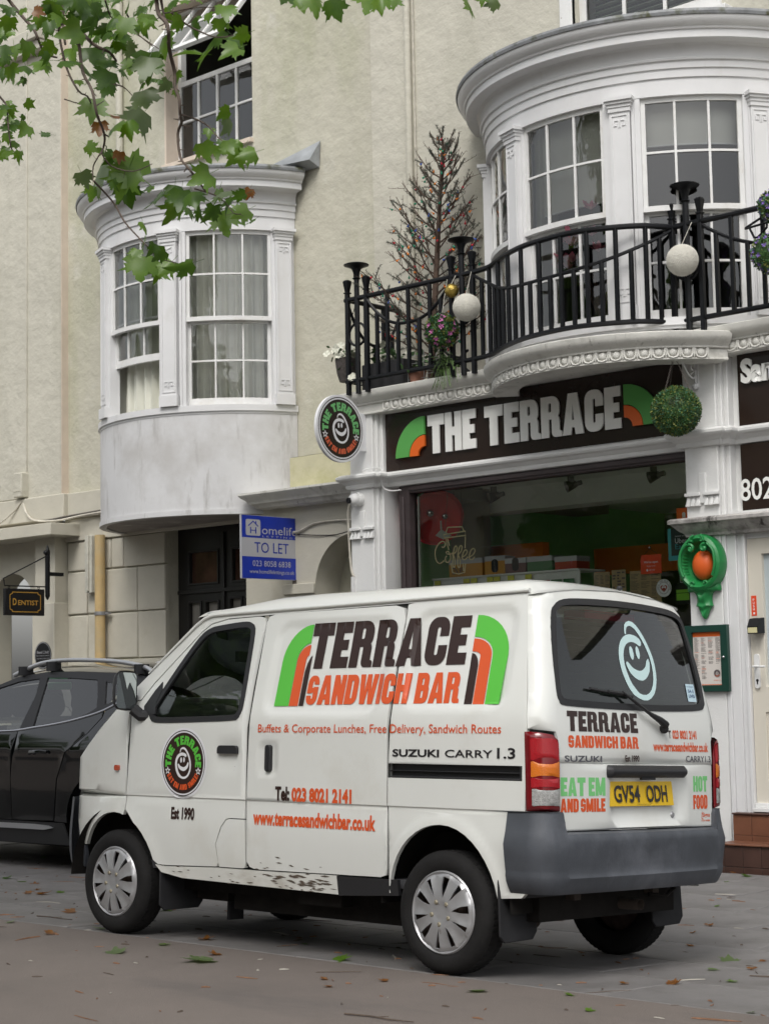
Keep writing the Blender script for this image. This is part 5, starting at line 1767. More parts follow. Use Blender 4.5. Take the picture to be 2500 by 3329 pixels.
# notices on the glass
def notice(x0, z0, x1, z1, mat, label, y=.215, name='notice'):
    t = thing(name, ((x0 + x1) / 2, y, z0), label, 'notice')
    q = MB(); q.box(x0, x1, y, y + .002, z0, z1); obj('card', q, mat, t)
    return t, (lambda a, b, d: (a, y - .0012 + d, b))
t, fr = notice(.787, 2.158, .988, 2.312, m_red, "orange We're open notice hanging in the shop window")
q = MB(); put_font(q, "We're open", (.82, 2.238, .955, 2.262), fr, bold=.02); put_font(q, 'Come on in', (.845, 2.215, .93, 2.227), fr); put_font(q, 'JUST EAT', (.865, 2.18, .925, 2.192), fr, bold=.015)
q.shape([ell(.850, 2.188, .009, n=10), rect(.843, 2.178, .857, 2.188)], [], fr); obj('lettering', q, m_signwhite, t)
q = MB(); q.tube([(.82, .216, 2.312), (.884, .21, 2.362), (.95, .216, 2.312)], .0015, 4); q.ball((.884, .208, 2.368), .011); obj('cord', q, m_chain, t)
m_teal = MAT('turquoise card', (0.08, 0.42, 0.46), 0.4); m_slate = MAT('slate card', (0.02, 0.03, 0.035), 0.4)
t, fr = notice(1.057, 2.250, 1.30, 2.506, m_teal, 'turquoise edged dark delivery notice at the right of the shop window')
q = MB(); q.shape([rect(1.087, 2.288, 1.30, 2.506)], [], fr, 0, None, 0)
f2 = lambda a, b, d: fr(a, b, d - .001)
put_font(q, 'ORDER WITH', (1.125, 2.437, 1.235, 2.446), f2, mi=1); put_font(q, 'Uber', (1.125, 2.385, 1.235, 2.425), f2, mi=1); put_font(q, 'Eats', (1.125, 2.338, 1.235, 2.378), f2, mi=2)
obj('lettering', q, [m_slate, m_signwhite, m_teal], t)
t, fr = notice(1.147, 2.555, 1.25, 2.665, m_orange, 'small orange notice with a white house above the turquoise notice')
q = MB(); q.shape([ell(1.215, 2.615, .016, n=12), rect(1.20, 2.585, 1.23, 2.612)], [], fr); obj('house_mark', q, m_signwhite, t)
t, fr = notice(1.114, 1.90, 1.24, 2.06, m_black, 'black and lime notice in the lower right corner of the shop window')
q = MB(); q.shape([rect(1.12, 1.93, 1.24, 1.985), rect(1.12, 1.99, 1.24, 2.015)], [], fr); obj('lime_panels', q, MAT('lime print', (.22, .50, .04), .5), t)
t, fr = notice(1.150, 2.062, 1.215, 2.19, m_black, 'phone shaped notice with a green screen above the lime notice')
q = MB(); q.shape([rrect(1.157, 2.072, 1.209, 2.18, .006)], [rrect(1.160, 2.075, 1.206, 2.177, .005)], fr, 0, None, 0); q.shape([rect(1.163, 2.085, 1.203, 2.165)], [], fr, 0, None, 1); obj('screen', q, [m_signwhite, MAT('green screen', (.14, .33, .07), .5)], t)
st = thing('window_sticker', (1.0, .215, 1.96), 'round white sticker with a red heart at the bottom of the shop window', 'sticker')
fr = lambda a, b, d: (a, .213 + d, b)
q = MB(); q.shape([ell(1.004, 2.036, .072, n=32)], [], fr, .001, None, 0)
f2 = lambda a, b, d: fr(a, b, d - .0008)
q.shape([ell(1.004, 2.036, .049, n=32)], [ell(1.004, 2.036, .046, n=32)], f2, 0, None, 1)
for i, ch in enumerate('LOVE THE OLD TOWN'):
    if ch == ' ': continue
    a = radians(190 - i * 12.5)
    vs, ts, x0, x1, y0, y1 = font_text(ch, .01)
    k = .0165
    q.flat([(1.004 + .054 * cos(a) + (vx - (x0 + x1) / 2) * k * sin(a) + vy * k * cos(a), 2.036 + .054 * sin(a) - (vx - (x0 + x1) / 2) * k * cos(a) + vy * k * sin(a)) for vx, vy in vs], ts, f2, 0, 1)
heart = [(1.004 + .033 * (16 * sin(t) ** 3) / 16, 2.034 + .030 * (13 * cos(t) - 5 * cos(2 * t) - 2 * cos(3 * t) - cos(4 * t)) / 15) for t in [2 * pi * i / 28 for i in range(28)]]
hin = [(1.004 + (x - 1.004) * .66, 2.036 + (y - 2.036) * .66) for x, y in heart]
q.shape([heart], [hin], f2, 0, None, 2); q.shape([[(.985, 2.015), (1.023, 2.015), (1.020, 2.032), (1.004, 2.040), (.988, 2.032)]], [], f2, 0, None, 2)
obj('sticker', q, [m_signwhite, m_ink, m_rcart], st)
pap = MAT('kraft menu sheet', (0.36, 0.27, 0.15), 0.7, var=0.12)
for i, (x0, x1, z1, lab) in enumerate(((.30, .46, 2.20, 'photo menu sheet leftmost of the row of sheets in the window'), (.48, .62, 2.21, 'kraft sheet printed with large dark letters in the window'), (.66, .96, 2.19, 'wide kraft menu sheet below the orange notice'))):
    t, fr = notice(x0, 1.85, x1, z1, pap, lab, .24)
    q = MB(); q2 = random.Random(i)
    z = z1 - .03
    while z > 1.9:
        for c in range(3):
            if q2.random() > .25:
                w = (x1 - x0) / 3
                q.shape([rect(x0 + c * w + .008, z, x0 + c * w + .008 + w * q2.uniform(.4, .85), z + (.004 if i != 1 else .014))], [], fr)
        z -= .011 if i != 1 else .024
    obj('print', q, m_ink, t)
# ================================================================== delivery van
m_van = MAT('white van paint', (0.70, 0.71, 0.68), 0.28, var=0.025, vscale=2, coat=0.6,
            patches=(((0.61, 0.60, 0.55), 1.6, 0.55, 0.78),))
m_vandirty = MAT('scuffed white sill', (0.66, 0.66, 0.62), 0.4, var=0.05, coat=0.2,
                 patches=(((0.42, 0.39, 0.33), 5.0, 0.55, 0.75, (.4, 1, 1)), ((0.16, 0.13, 0.10), 26.0, 0.72, 0.78, (.25, 1, 1.6))))
m_bump = MAT('faded grey bumper', (0.060, 0.066, 0.078), 0.48, var=0.25, vscale=4, bump=0.08, bscale=120,
             patches=(((0.115, 0.122, 0.14), 2.4, 0.5, 0.72), ((0.025, 0.027, 0.03), 5.0, 0.60, 0.75, (1, 1, .4))))
m_rub = MAT('black rubber', (0.018, 0.018, 0.02), 0.5)
m_tyre = MAT('tyre rubber', (0.012, 0.0115, 0.0115), 0.8, var=0.3, vscale=10, bump=0.2, bscale=50, spec=0.25, patches=(((0.032, 0.029, 0.026), 7, .62, .8),))
m_under = MAT('grimy underbody', (0.012, 0.0105, 0.0095), 0.9, var=0.4, vscale=8, spec=0.2)
m_vglass = GLASS('van tinted glass', (0.74, 0.82, 0.79), boost=1.6)
m_rglass = GLASS('van rear glass', (0.52, 0.58, 0.55), boost=1.5)
m_hub = MAT('silver wheel cover', (0.40, 0.40, 0.41), 0.40, 0.55, var=0.12, vscale=9, patches=(((0.16, 0.13, 0.11), 11, .64, .72),))
m_steel = MAT('rusty steel wheel', (0.075, 0.05, 0.04), 0.7, 0.2, var=0.5, vscale=14)
m_vbrown = MAT('brown vinyl', (0.030, 0.013, 0.010), 0.3)
m_vorange = MAT('orange vinyl', (0.66, 0.095, 0.022), 0.32)
m_vgreen = MAT('green vinyl', (0.10, 0.50, 0.055), 0.32)
m_vgreen2 = MAT('pale green vinyl on the gate', (0.19, 0.56, 0.20), 0.35)
m_vblack = MAT('black vinyl', (0.016, 0.014, 0.016), 0.35)
m_vgrey = MAT('grey badge', (0.12, 0.12, 0.14), 0.3, 0.5)
m_smile = MAT('pale aqua vinyl', (0.56, 0.74, 0.74), 0.4)
m_seat = MAT('seat cloth', (0.05, 0.05, 0.055), 0.9)

VL = Vector((3.66248, -5.61274, 0.0))
van = thing('delivery_van', VL, 'white delivery van lettered TERRACE SANDWICH BAR parked in front of the shop', 'van', rot=(-.0504, 0, .0031))
V = lambda s, t, z: (-s, t, z)
def vob(name, mb, mats, parent=None, angle=30, **k):
    return obj(name, mb, mats, parent or van, angle, local=True, **k)
def sstep(x, a, b):
    x = min(1, max(0, (x - a) / (b - a)))
    return x * x * (3 - 2 * x)
def lean(z):
    x = z - 1.14
    return .24 * (x if x > .06 else ((x + .06) ** 2 / .24 if x > -.06 else 0))
def sd_rr(s, z, x0, x1, y0, y1, r):
    cx, cy = (x0 + x1) / 2, (y0 + y1) / 2
    qx, qy = abs(s - cx) - (x1 - x0) / 2 + r, abs(z - cy) - (y1 - y0) / 2 + r
    return hypot(max(qx, 0), max(qy, 0)) + min(max(qx, qy), 0) - r
def TS(s, z):
    d = lean(z)
    if z < .70: d += .028 * ((.70 - z) / .35) ** 2
    if .60 < z < .7355: d += .007 * (z - .60) / .135
    if s > 2.1: d += .13 * ((s - 2.1) / .8) ** 2 + (max(0, s - 2.8) * .9)
    for x0, x1, y0, y1, r, dep, w in ((.425, 1.225, 1.162, 1.640, .09, .011, .028), (-.345, .285, 1.186, 1.660, .09, .011, .028),
                                      (1.365, 1.555, .875, 1.04, .035, .012, .02), (1.095, 1.235, .862, 1.035, .035, .012, .02)):
        q = sd_rr(s, z, x0, x1, y0, y1, r)
        if q < 0: d += dep * sstep(-q, 0, w)
    for (cx, cz, rx, rz) in ((2.37, .29, .355, .355), (.02, .30, .325, .365)):      # flared arch lips
        q = hypot((s - cx) / rx, (z - cz) / rz)
        if q < 1.16: d -= .008 * sstep(1.16 - q, 0, .10)
    return d
def side_map(a, b, d): return V(a, TS(a, b) + d, b)
def clip(poly, zc, above):
    out = []
    n = len(poly)
    for i in range(n):
        p, q = poly[i], poly[(i + 1) % n]
        ip = (p[1] >= zc) if above else (p[1] <= zc)
        iq = (q[1] >= zc) if above else (q[1] <= zc)
        if ip: out.append(p)
        if ip != iq:
            f = (zc - p[1]) / (q[1] - p[1])
            out.append((p[0] + f * (q[0] - p[0]), zc))
    return out
def panel(name, poly, neg=(), grid=.04, thick=.022, mat=None, parent=None, mapf=side_map):
    parts = []
    zs_ = [p[1] for p in poly]
    cur = poly
    for zc in (.735, .741):
        if min(p[1] for p in cur) < zc < max(p[1] for p in cur):
            lo = clip(cur, zc, False)
            if len(lo) > 2: parts.append(lo)
            cur = clip(cur, zc, True)
    parts.append(cur)
    vs, ts = csg(parts, neg, grid)
    mb = MB()
    ts = [tuple(reversed(t)) for t in ts]
    mb.flat(vs, ts, mapf, thick)
    return vob(name, mb, mat or m_van, parent, 40)
def offs(poly, d):
    n = len(poly); out = []
    A = sum(poly[i][0] * poly[(i + 1) % n][1] - poly[(i + 1) % n][0] * poly[i][1] for i in range(n))
    sg = 1 if A > 0 else -1
    for i in range(n):
        p0, p1, p2 = Vector(poly[i - 1]), Vector(poly[i]), Vector(poly[(i + 1) % n])
        a = (p1 - p0).normalized(); b = (p2 - p1).normalized()
        na = Vector((a.y, -a.x)) * sg; nb = Vector((b.y, -b.x)) * sg
        m = (na + nb); m = m / max(.5, m.dot(na))
        out.append(tuple(p1 + m * d))
    return out

ARCH_F = ell(2.37, .29, .355, .355, 40)
ARCH_R = ell(.02, .30, .325, .365, 40)
glass_f = smooth([(1.45, 1.166), (1.75, 1.158), (2.00, 1.155), (2.062, 1.168), (2.05, 1.215), (1.92, 1.405), (1.80, 1.555), (1.735, 1.598), (1.66, 1.610), (1.50, 1.622), (1.44, 1.615), (1.418, 1.575), (1.405, 1.38), (1.398, 1.22), (1.410, 1.178)], 3, True)
rub_f = offs(glass_f, .028)
door_p = [(1.324, .645), (1.324, 1.640), (1.345, 1.668), (1.38, 1.675), (1.62, 1.669), (1.745, 1.646), (1.805, 1.607), (2.105, 1.337), (2.19, 1.245), (2.268, 1.236), (2.264, .662), (2.215, .62), (2.15, .555), (2.09, .47), (2.05, .415), (2.00, .386), (1.95, .383), (1.545, .397), (1.53, .415), (1.545, .51), (1.50, .60), (1.465, .638), (1.44, .645)]
door = panel('front_door', door_p, [rub_f, ARCH_F])
panel('fuel_flap', [(1.324, .640), (1.324, .43), (1.332, .402), (1.35, .398), (1.524, .3965), (1.540, .51), (1.495, .596), (1.460, .634), (1.44, .640)], grid=.05)
slide_p = [(1.316, .435), (1.295, .408), (1.255, .398), (.40, .409), (.362, .42), (.354, .45), (.354, 1.625), (.375, 1.675), (.43, 1.690), (1.26, 1.682), (1.305, 1.672), (1.316, 1.645)]
slide = panel('sliding_door', slide_p, grid=.021)
quart_p = [(.346, .34), (.346, 1.645), (.35, 1.69), (.30, 1.700), (-.37, 1.712), (-.40, 1.56), (-.44, 1.33), (-.474, 1.11), (-.466, .745), (-.458, .39), (-.43, .365), (-.30, .355)]
SLOT = rect(-.450, .870, .347, .936)
quarter_o = panel('quarter_panel', quart_p, [ARCH_R, SLOT], grid=.021)
panel('fender', [(2.272, .7352), (2.274, 1.238), (2.300, 1.283), (2.42, 1.190), (2.55, 1.098), (2.70, 1.002), (2.80, .935), (2.845, .895), (2.865, .80), (2.868, .7352)])
panel('lower_fender', [(2.272, .733), (2.868, .733), (2.862, .717), (2.815, .70), (2.80, .58), (2.775, .46), (2.60, .455), (2.30, .60), (2.272, .665)], [ARCH_F])
panel('cant_rail', [(-.37, 1.716), (1.62, 1.694), (1.74, 1.690), (1.80, 1.675), (1.86, 1.64), (2.17, 1.388), (2.302, 1.288), (2.276, 1.243), (2.196, 1.25), (2.110, 1.342), (1.810, 1.612), (1.748, 1.652), (1.62, 1.6745), (1.32, 1.680), (.352, 1.6965)], grid=.06)
panel('sill', [(2.02, .383), (1.98, .345), (1.82, .323), (.69, .310), (.69, .400), (1.25, .392), (1.55, .391), (1.95, .377)], mat=m_vandirty, grid=.05)
panel('sill_patch', [(.688, .305), (.29, .330), (.29, .402), (.688, .398)], mat=m_rub, grid=.06, thick=.02)
q = MB()
for pl in ([(1.320, .41), (1.320, .70), (1.320, .75), (1.320, 1.1), (1.320, 1.3), (1.320, 1.5), (1.320, 1.655)], [(.350, .42), (.350, .70), (.350, .75), (.350, 1.1), (.350, 1.3), (.350, 1.5), (.352, 1.68)], [(2.268, .67), (2.268, .73), (2.268, .75), (2.270, 1.0), (2.272, 1.235)], [(1.32, 1.677), (1.0, 1.6865), (.7, 1.690), (.36, 1.694)], [(1.62, 1.672), (1.5, 1.6745), (1.36, 1.677)]):
    q.tube([V(a, TS(a, b) + .0115, b) for a, b in pl], .0062, 6)
vob('gap_shade', q, m_dark, None, kind='stuff')  # dark tubes added behind the panel gaps, standing for the shade in them
panel('bumper_return', [(2.705, .452), (2.775, .452), (2.795, .56), (2.86, .66), (2.86, .335), (2.73, .33), (2.70, .40)], mat=m_bump, grid=.05)
# window rubber and glass of the front door
q = MB(); vs, ts = csg([offs(glass_f, .030)], [glass_f], .05); q.flat(vs, [tuple(reversed(t)) for t in ts], lambda a, b, d: V(a, TS(a, b) - .004 + d, b), .022); vob('window_rubber', q, m_rub, door, 40)
q = MB(); vs, ts = csg([offs(glass_f, .006)], [], .08); q.flat(vs, [tuple(reversed(t)) for t in ts], lambda a, b, d: V(a, TS(a, b) + .010, b)); vob('window_pane', q, m_vglass, door, 60)
q = MB(); vs, ts = csg([[(2.05, 1.172), (2.135, 1.172), (2.15, 1.215), (2.085, 1.30), (2.04, 1.345), (2.03, 1.30), (2.055, 1.235)]], [], .05); q.flat(vs, [tuple(reversed(t)) for t in ts], lambda a, b, d: V(a, TS(a, b) - .006 + d, b), .012); vob('mirror_quarter', q, m_rub, door, 40)
# door mirror
mir = MB()
mir.grid(16, 6, lambda u, v: V(2.18 + .05 * v, -.088 + .074 * (abs(cos(2 * pi * u)) ** .45) * (1 if cos(2 * pi * u) > 0 else -1) * (1 - .25 * v * v), 1.295 + .108 * (abs(sin(2 * pi * u)) ** .45) * (1 if sin(2 * pi * u) > 0 else -1) * (1 - .25 * v * v)))
mir.tube([V(2.19, -.03, 1.20), V(2.16, .0, 1.165), V(2.12, .03, 1.165)], [.035, .035, .03], 8)
mo = vob('door_mirror', mir, m_rub)
q = MB(); q.shape([rrect(-.154, 1.20, -.022, 1.392, .025)], [], lambda a, b, d: V(2.179, a, b)); vob('mirror_glass', q, MAT('mirror glass', (.55, .60, .60), .02, 1.0), mo)
q = MB(); q.box(-2.27, -2.23, -.006, .03, 1.228, 1.275); vob('hinge_cover', q, m_rub)
# handles, lock, side lamp, slot rail
def on_side(name, polys, mat, parent, rise, thick, bevel=.004, neg=()):
    q = MB(); vs, ts = csg(polys, neg, .05); q.flat(vs, [tuple(reversed(t)) for t in ts], lambda a, b, d: V(a, TS(a, b) - rise + d, b), thick)
    return vob(name, q, mat, parent, 30, bevel=bevel)
on_side('handle', [rrect(1.385, .968, 1.532, 1.010, (.006, .006, .022, .022))], m_rub, door, .022, .03)
on_side('lock', [ell(1.412, .896, .0105)], m_hub, door, .004, .012, .002)
on_side('handle', [rrect(1.140, .882, 1.176, 1.016, .016)], m_rub, slide, .024, .03)
on_side('side_repeater', [rrect(2.335, .868, 2.378, .898, .010)], MAT('amber repeater', (.42, .06, .02), .15, coat=.8), None, .012, .014)
q = MB(); q.box(.451, -.347, .030, .055, .868, .938); q.box(.445, -.346, .004, .035, .872, .880); q.box(.445, -.346, .012, .032, .900, .906); q.box(.452, .436, .0, .03, .870, .937)
vob('door_rail', q, m_rub, quarter_o, bevel=.003)
# headlamp edge, bumper corner at the front
q = MB(); q.grid(3, 4, lambda u, v: V(2.872 + .018 * u - .012 * v, TS(2.872, .8) - .004 + .10 * u, .722 + .18 * v - .02 * u * v)); vob('headlamp', q, MAT('headlamp lens', (.50, .50, .48), .1, coat=1), None)
def fb(u, v):
    z = .325 + (.712 - .325) * v
    a = u * 1.35
    bul = .022 + .012 * sin(pi * min(1, v * 1.3)) - (.05 * (max(0, .3 - v) / .3) ** 2)
    s0, t0, rr_ = 2.74, .30, .24
    return V(s0 + (rr_ + bul) * sin(a) * 1.0, t0 - (t0 - .07) * cos(a) - bul * cos(a) + max(0, u - 1) * .4, z)
BP = smooth([(2.785, .078), (2.83, .105), (2.88, .145), (2.93, .21), (2.965, .31), (2.985, .50), (2.99, .716), (2.985, .932), (2.965, 1.122), (2.93, 1.222), (2.88, 1.287), (2.83, 1.327), (2.785, 1.354)], 3)
q = MB(); q.grid(len(BP) - 1, 10, lambda u, v: V(BP[round(u * (len(BP) - 1))][0] + (.018 + .012 * sin(pi * min(1, v * 1.3)) - .05 * (max(0, .3 - v) / .3) ** 2) * (.2 + .8 * sin(pi * u)), BP[round(u * (len(BP) - 1))][1] + (-.016 - .01 * sin(pi * v) if u < .3 else .02 if u > .7 else 0), .325 + .387 * v)); vob('front_bumper', q, m_bump, None, 50)
def interp(x, xs, ys):
    if x <= xs[0]: return ys[0]
    for i in range(len(xs) - 1):
        if x <= xs[i + 1]:
            return ys[i] + (ys[i + 1] - ys[i]) * (x - xs[i]) / (xs[i + 1] - xs[i])
    return ys[-1]
EZ = ([.3, .65, .95, 1.10, 1.24, 1.45, 1.65, 1.70, 1.74, 1.76], [-.576, -.577, -.572, -.563, -.547, -.505, -.460, -.447, -.433, -.425])
RC = .085
def rear(u, z, out=0.0, bow=.022, e0=None):
    e = interp(z, *EZ) if e0 is None else e0
    d = TS(-.45, z) if z < .74 else lean(z)
    r_ = RC
    if u < r_:
        a = u / r_ * pi / 2
        t = d + r_ - (r_ + out) * cos(a); s = e + r_ - (r_ + out) * sin(a)
    elif u > 1.432 - r_:
        a = (1.432 - u) / r_ * pi / 2
        t = 1.432 - d - r_ + (r_ + out) * cos(a); s = e + r_ - (r_ + out) * sin(a)
    else:
        t = d + r_ + (u - r_) / (1.432 - 2 * r_) * (1.432 - 2 * d - 2 * r_)
        s = e - out
        s -= bow * (1 - ((u - .716) / (.716 - r_)) ** 2)
    return V(s, t, z)
# roof
def zc_(s): return 1.800 - .05 * sstep(s, 1.2, 1.85) - .045 * sstep(-s, .27, .43) ** 1.5
GT = ([0, .1, .3, .716, 1.132, 1.332, 1.432], [1.700, 1.722, 1.742, 1.756, 1.742, 1.722, 1.700])
def roof(u, v):
    zt = interp(u * 1.432, *GT)
    rp_ = rear(u * 1.432, zt)
    s0 = -rp_[0] - .004
    s = s0 + (1.86 - s0) * v
    zg = 1.716 - .012 * (s + .4) if s < 1.74 else 1.690 - .25 * (s - 1.74) ** 1.4
    w = lean(zg)
    t = w + (1.432 - 2 * w) * u
    x = min(u, 1 - u) * (1.432 - 2 * w)
    top = zc_(s)
    edge = zg + .012
    k = 1 - max(0, 1 - x / .17) ** 2.4
    zz = edge + (top - .018 - edge) * k + .018 * (1 - (2 * u - 1) ** 2)
    k2 = sstep(v, 0, .07)
    return V(s, rp_[1] * (1 - k2) + t * k2, (zt + .001) * (1 - k2) + zz * k2)
q = MB()
us = [0, .006, .015, .03, .05, .08, .12, .2, .35, .5, .65, .8, .88, .92, .95, .97, .985, .994, 1]
vv = [0, .012, .03, .05, .08, .12, .2, .35, .5, .65, .78, .86, .92, .96, 1]
q.add([roof(a, b) for b in vv for a in us], [(j * len(us) + i, j * len(us) + i + 1, (j + 1) * len(us) + i + 1, (j + 1) * len(us) + i) for j in range(len(vv) - 1) for i in range(len(us) - 1)])
vob('roof', q, m_van, None, 45)
g_ = [(s, 1.7195 - .012 * (s + .4)) for s in (-.385, 0, .4, .8, 1.2, 1.6)] + [(1.74, 1.692), (1.80, 1.677), (1.86, 1.640), (2.0, 1.527), (2.17, 1.390)]
q = MB(); q.tube([V(s, lean(z) - .006, z + .004) for s, z in g_], [.0095] * 8 + [.009, .007, .004], 8); vob('drip_rail', q, m_van, None, 60)
# windscreen, nose, right side
def ws(u, v):
    s = 1.80 + (2.30 - 1.80) * v; z = 1.69 + (1.285 - 1.69) * v
    w = lean(z) + .02
    return V(s + .16 * sin(pi * u) ** .8, w + (1.432 - 2 * w) * u, z + .03 * (1 - v))
q = MB(); q.grid(12, 4, ws); vob('windscreen', q, m_vglass)
def hood(u, v):
    s = 2.30 + .55 * v; z = 1.285 - .39 * v
    w = TS(s, z) + .004
    return V(s + .17 * sin(pi * u) ** .7 * 1.0, w + (1.432 - 2 * w) * u, z)
q = MB(); q.grid(14, 6, hood); q.grid(14, 3, lambda u, v: V(-hood(u, 1)[0] + .02 * v, hood(u, 1)[1], .895 - .19 * v)); vob('bonnet', q, m_van)
rmap = lambda a, b, d: V(a, 1.432 - TS(a, b) - d, b)
for nm, pl, ng in (('side_panel', [(-.45, .36), (-.47, 1.1), (-.37, 1.712), (1.62, 1.69), (1.80, 1.67), (2.3, 1.285), (2.86, .89), (2.86, .72), (2.775, .46), (2.0, .34), (.3, .33)], [ARCH_F, ARCH_R, rub_f]),):
    vs, ts = csg([pl], ng, .10); q = MB(); q.flat(vs, ts, rmap, .012); vob(nm, q, m_van, None, 40)
q = MB(); vs, ts = csg([glass_f], [], .1); q.flat(vs, ts, lambda a, b, d: V(a, 1.432 - TS(a, b) - .01, b)); vob('window_pane', q, m_vglass)
# ---------------- rear: gate, lamps, bumper
def uof(t, z):
    d = lean(z)
    return RC + (t - d - RC) * (1.432 - 2 * RC) / (1.432 - 2 * d - 2 * RC)
def gate_map(a, b, d):
    dep = 0
    q = sd_rr(a, b, .455, 1.075, .675, .955, .06)
    if q < 0: dep += .018 * sstep(-q, 0, .025)
    if .945 < b < .958: dep -= 0
    if b < .952: dep += .004
    return rear(a, b, -d - dep)
wp = [(.175, 1.207), (.45, 1.200), (.716, 1.199), (.98, 1.202), (1.245, 1.214), (1.295, 1.235), (1.308, 1.275), (1.292, 1.44), (1.262, 1.60), (1.235, 1.66), (1.17, 1.692), (1.0, 1.704), (.716, 1.708), (.45, 1.701), (.29, 1.688), (.215, 1.655), (.188, 1.60), (.150, 1.44), (.126, 1.275), (.135, 1.225)]
wpu = smooth([(uof(t, z), z) for t, z in wp], 3, True)
gin = offs(wpu, -.027)
gate_p = [(.102, .656), (.102, 1.06), (.09, 1.088), (.0, 1.098), (.0, 1.25), (.0, 1.45), (.0, 1.62), (.0, 1.700), (.1, 1.722), (.3, 1.742), (.716, 1.756), (1.132, 1.742), (1.332, 1.722), (1.432, 1.700), (1.432, 1.45), (1.432, 1.098), (1.345, 1.088), (1.332, 1.06), (1.330, .668), (1.318, .656)]
vs, ts = csg([clip(gate_p, .9515, False), clip(clip(gate_p, .9515, True), .953, False), clip(gate_p, .953, True)], [wpu], .035)
q = MB(); q.flat(vs, [t for t in ts], gate_map, .014); gate = vob('tailgate', q, m_van, None, 40)
q = MB(); vs, ts = csg([offs(wpu, .003)], [gin], .05); q.flat(vs, ts, lambda a, b, d: rear(a, b, .003 - d), .02); vob('window_rubber', q, m_rub, gate, 40)
q = MB(); vs, ts = csg([offs(gin, .006)], [], .07); q.flat(vs, ts, lambda a, b, d: rear(a, b, -.008)); vob('window_pane', q, m_rglass, gate, 60)
gm = lambda k=.0025: (lambda a, b, d: rear(uof(a, b) if b > 1.2 else a, b, k - d))
q = MB(); q.shape(smile_polys((.772, 1.432), .192), [], lambda a, b, d: rear(uof(a, b), b, -.006), 0, .05); vob('smile_sticker', q, m_smile, gate, 0)
q = MB()
for i in range(13):
    z = 1.26 + i * .032
    q.tube([rear(uof(t, z), z, -.0125) for t in (.24, .4, .6, .8, 1.0, 1.2)], .0012, 3)
vob('heater_wires', q, m_vgrey, gate, 0)
q = MB(); q.shape([rect(1.165, 1.252, 1.245, 1.338)], [], lambda a, b, d: rear(uof(a, b), b, -.005), 0, .04, 0); put_font(q, 'SA E', (1.178, 1.296, 1.234, 1.312), lambda a, b, d: rear(uof(a, b), b, -.0035), mi=1, bold=.01); put_font(q, 'LIVES', (1.178, 1.272, 1.234, 1.288), lambda a, b, d: rear(uof(a, b), b, -.0035), mi=1, bold=.01); put_font(q, "I'M HELPING", (1.174, 1.322, 1.236, 1.328), lambda a, b, d: rear(uof(a, b), b, -.0035), mi=1)
vob('sticker', q, [MAT('pale blue sticker', (.50, .66, .74), .4), MAT('sticker ink', (.03, .07, .2), .5)], gate, 0)
q = MB(); q.box(.30, .42, .50, .90, 1.618, 1.66); vob('high_brake_lamp', q, MAT('red lamp strip', (.40, .02, .05), .3), gate)
# grip, plate, lock
q = MB()
def gr(u, v):
    a = .432 + .646 * u; z = .888 + .056 * v
    e = min(1, min(u, 1 - u) * 26) ** .5
    return rear(a, z, -.014 + (.030 + .012 * sin(pi * v)) * e * (sin(pi * (.12 + .76 * v))) ** .4)
q.grid(30, 8, gr); q.box(.592, .605, .69, .80, .878, .89); vob('gate_grip', q, m_rub, gate, 50)
q = MB()
pm = lambda a, b, d: rear(a, b, -.006 - (b - .76) * .10 - d)
q.shape([rrect(.456, .760, .976, .871, .006)], [], pm, .005, None, 0)
pf = lambda a, b, d: rear(a, b, -.0046 - (b - .76) * .10)
put_font(q, 'GV54', (.500, .776, .700, .854), pf, bold=.022, mi=1); put_font(q, 'ODH', (.752, .776, .926, .854), pf, bold=.022, mi=1); put_font(q, 'SOUTHAMPTON SUZUKI', (.67, .7645, .78, .769), pf, mi=1)
vob('number_plate', q, [MAT('yellow plate', (.72, .46, .01), .35), m_vblack], gate, 20)
q = MB(); q.lathe([(.001, .006), (.011, .006), (.016, .0), (.017, -.01)], 16, Matrix.Translation(gate_map(.987, .715, 0)) @ Matrix.Rotation(pi / 2, 4, 'Y')); vob('lock', q, m_hub, gate)
# wiper, washer
q = MB()
P = lambda t, z, o: rear(uof(t, z), z, o)
q.tube([P(.883, 1.118, .012), P(.876, 1.135, .03), P(.83, 1.155, .034), P(.76, 1.18, .032)], [.02, .02, .016, .010], 8); q.tube([P(.76, 1.18, .032), P(.57, 1.278, .022)], [.009, .006], 6); q.ball(P(.885, 1.115, .015), .022)
vob('wiper_arm', q, m_rub, gate, 40); q = MB()
q.tube([P(t, 1.286 - (t - .345) * .085, .010) for t in (.345, .42, .5, .6, .66)], .007, 5); q.tube([P(.47, 1.276, .016), P(.57, 1.270, .018)], .009, 6)
vob('wiper_blade', q, m_rub, gate, 40)
q = MB(); q.ball((.405, .800, 1.782), (.014, .016, .012), 10, 8); vob('washer_nozzle', q, m_rub, None)
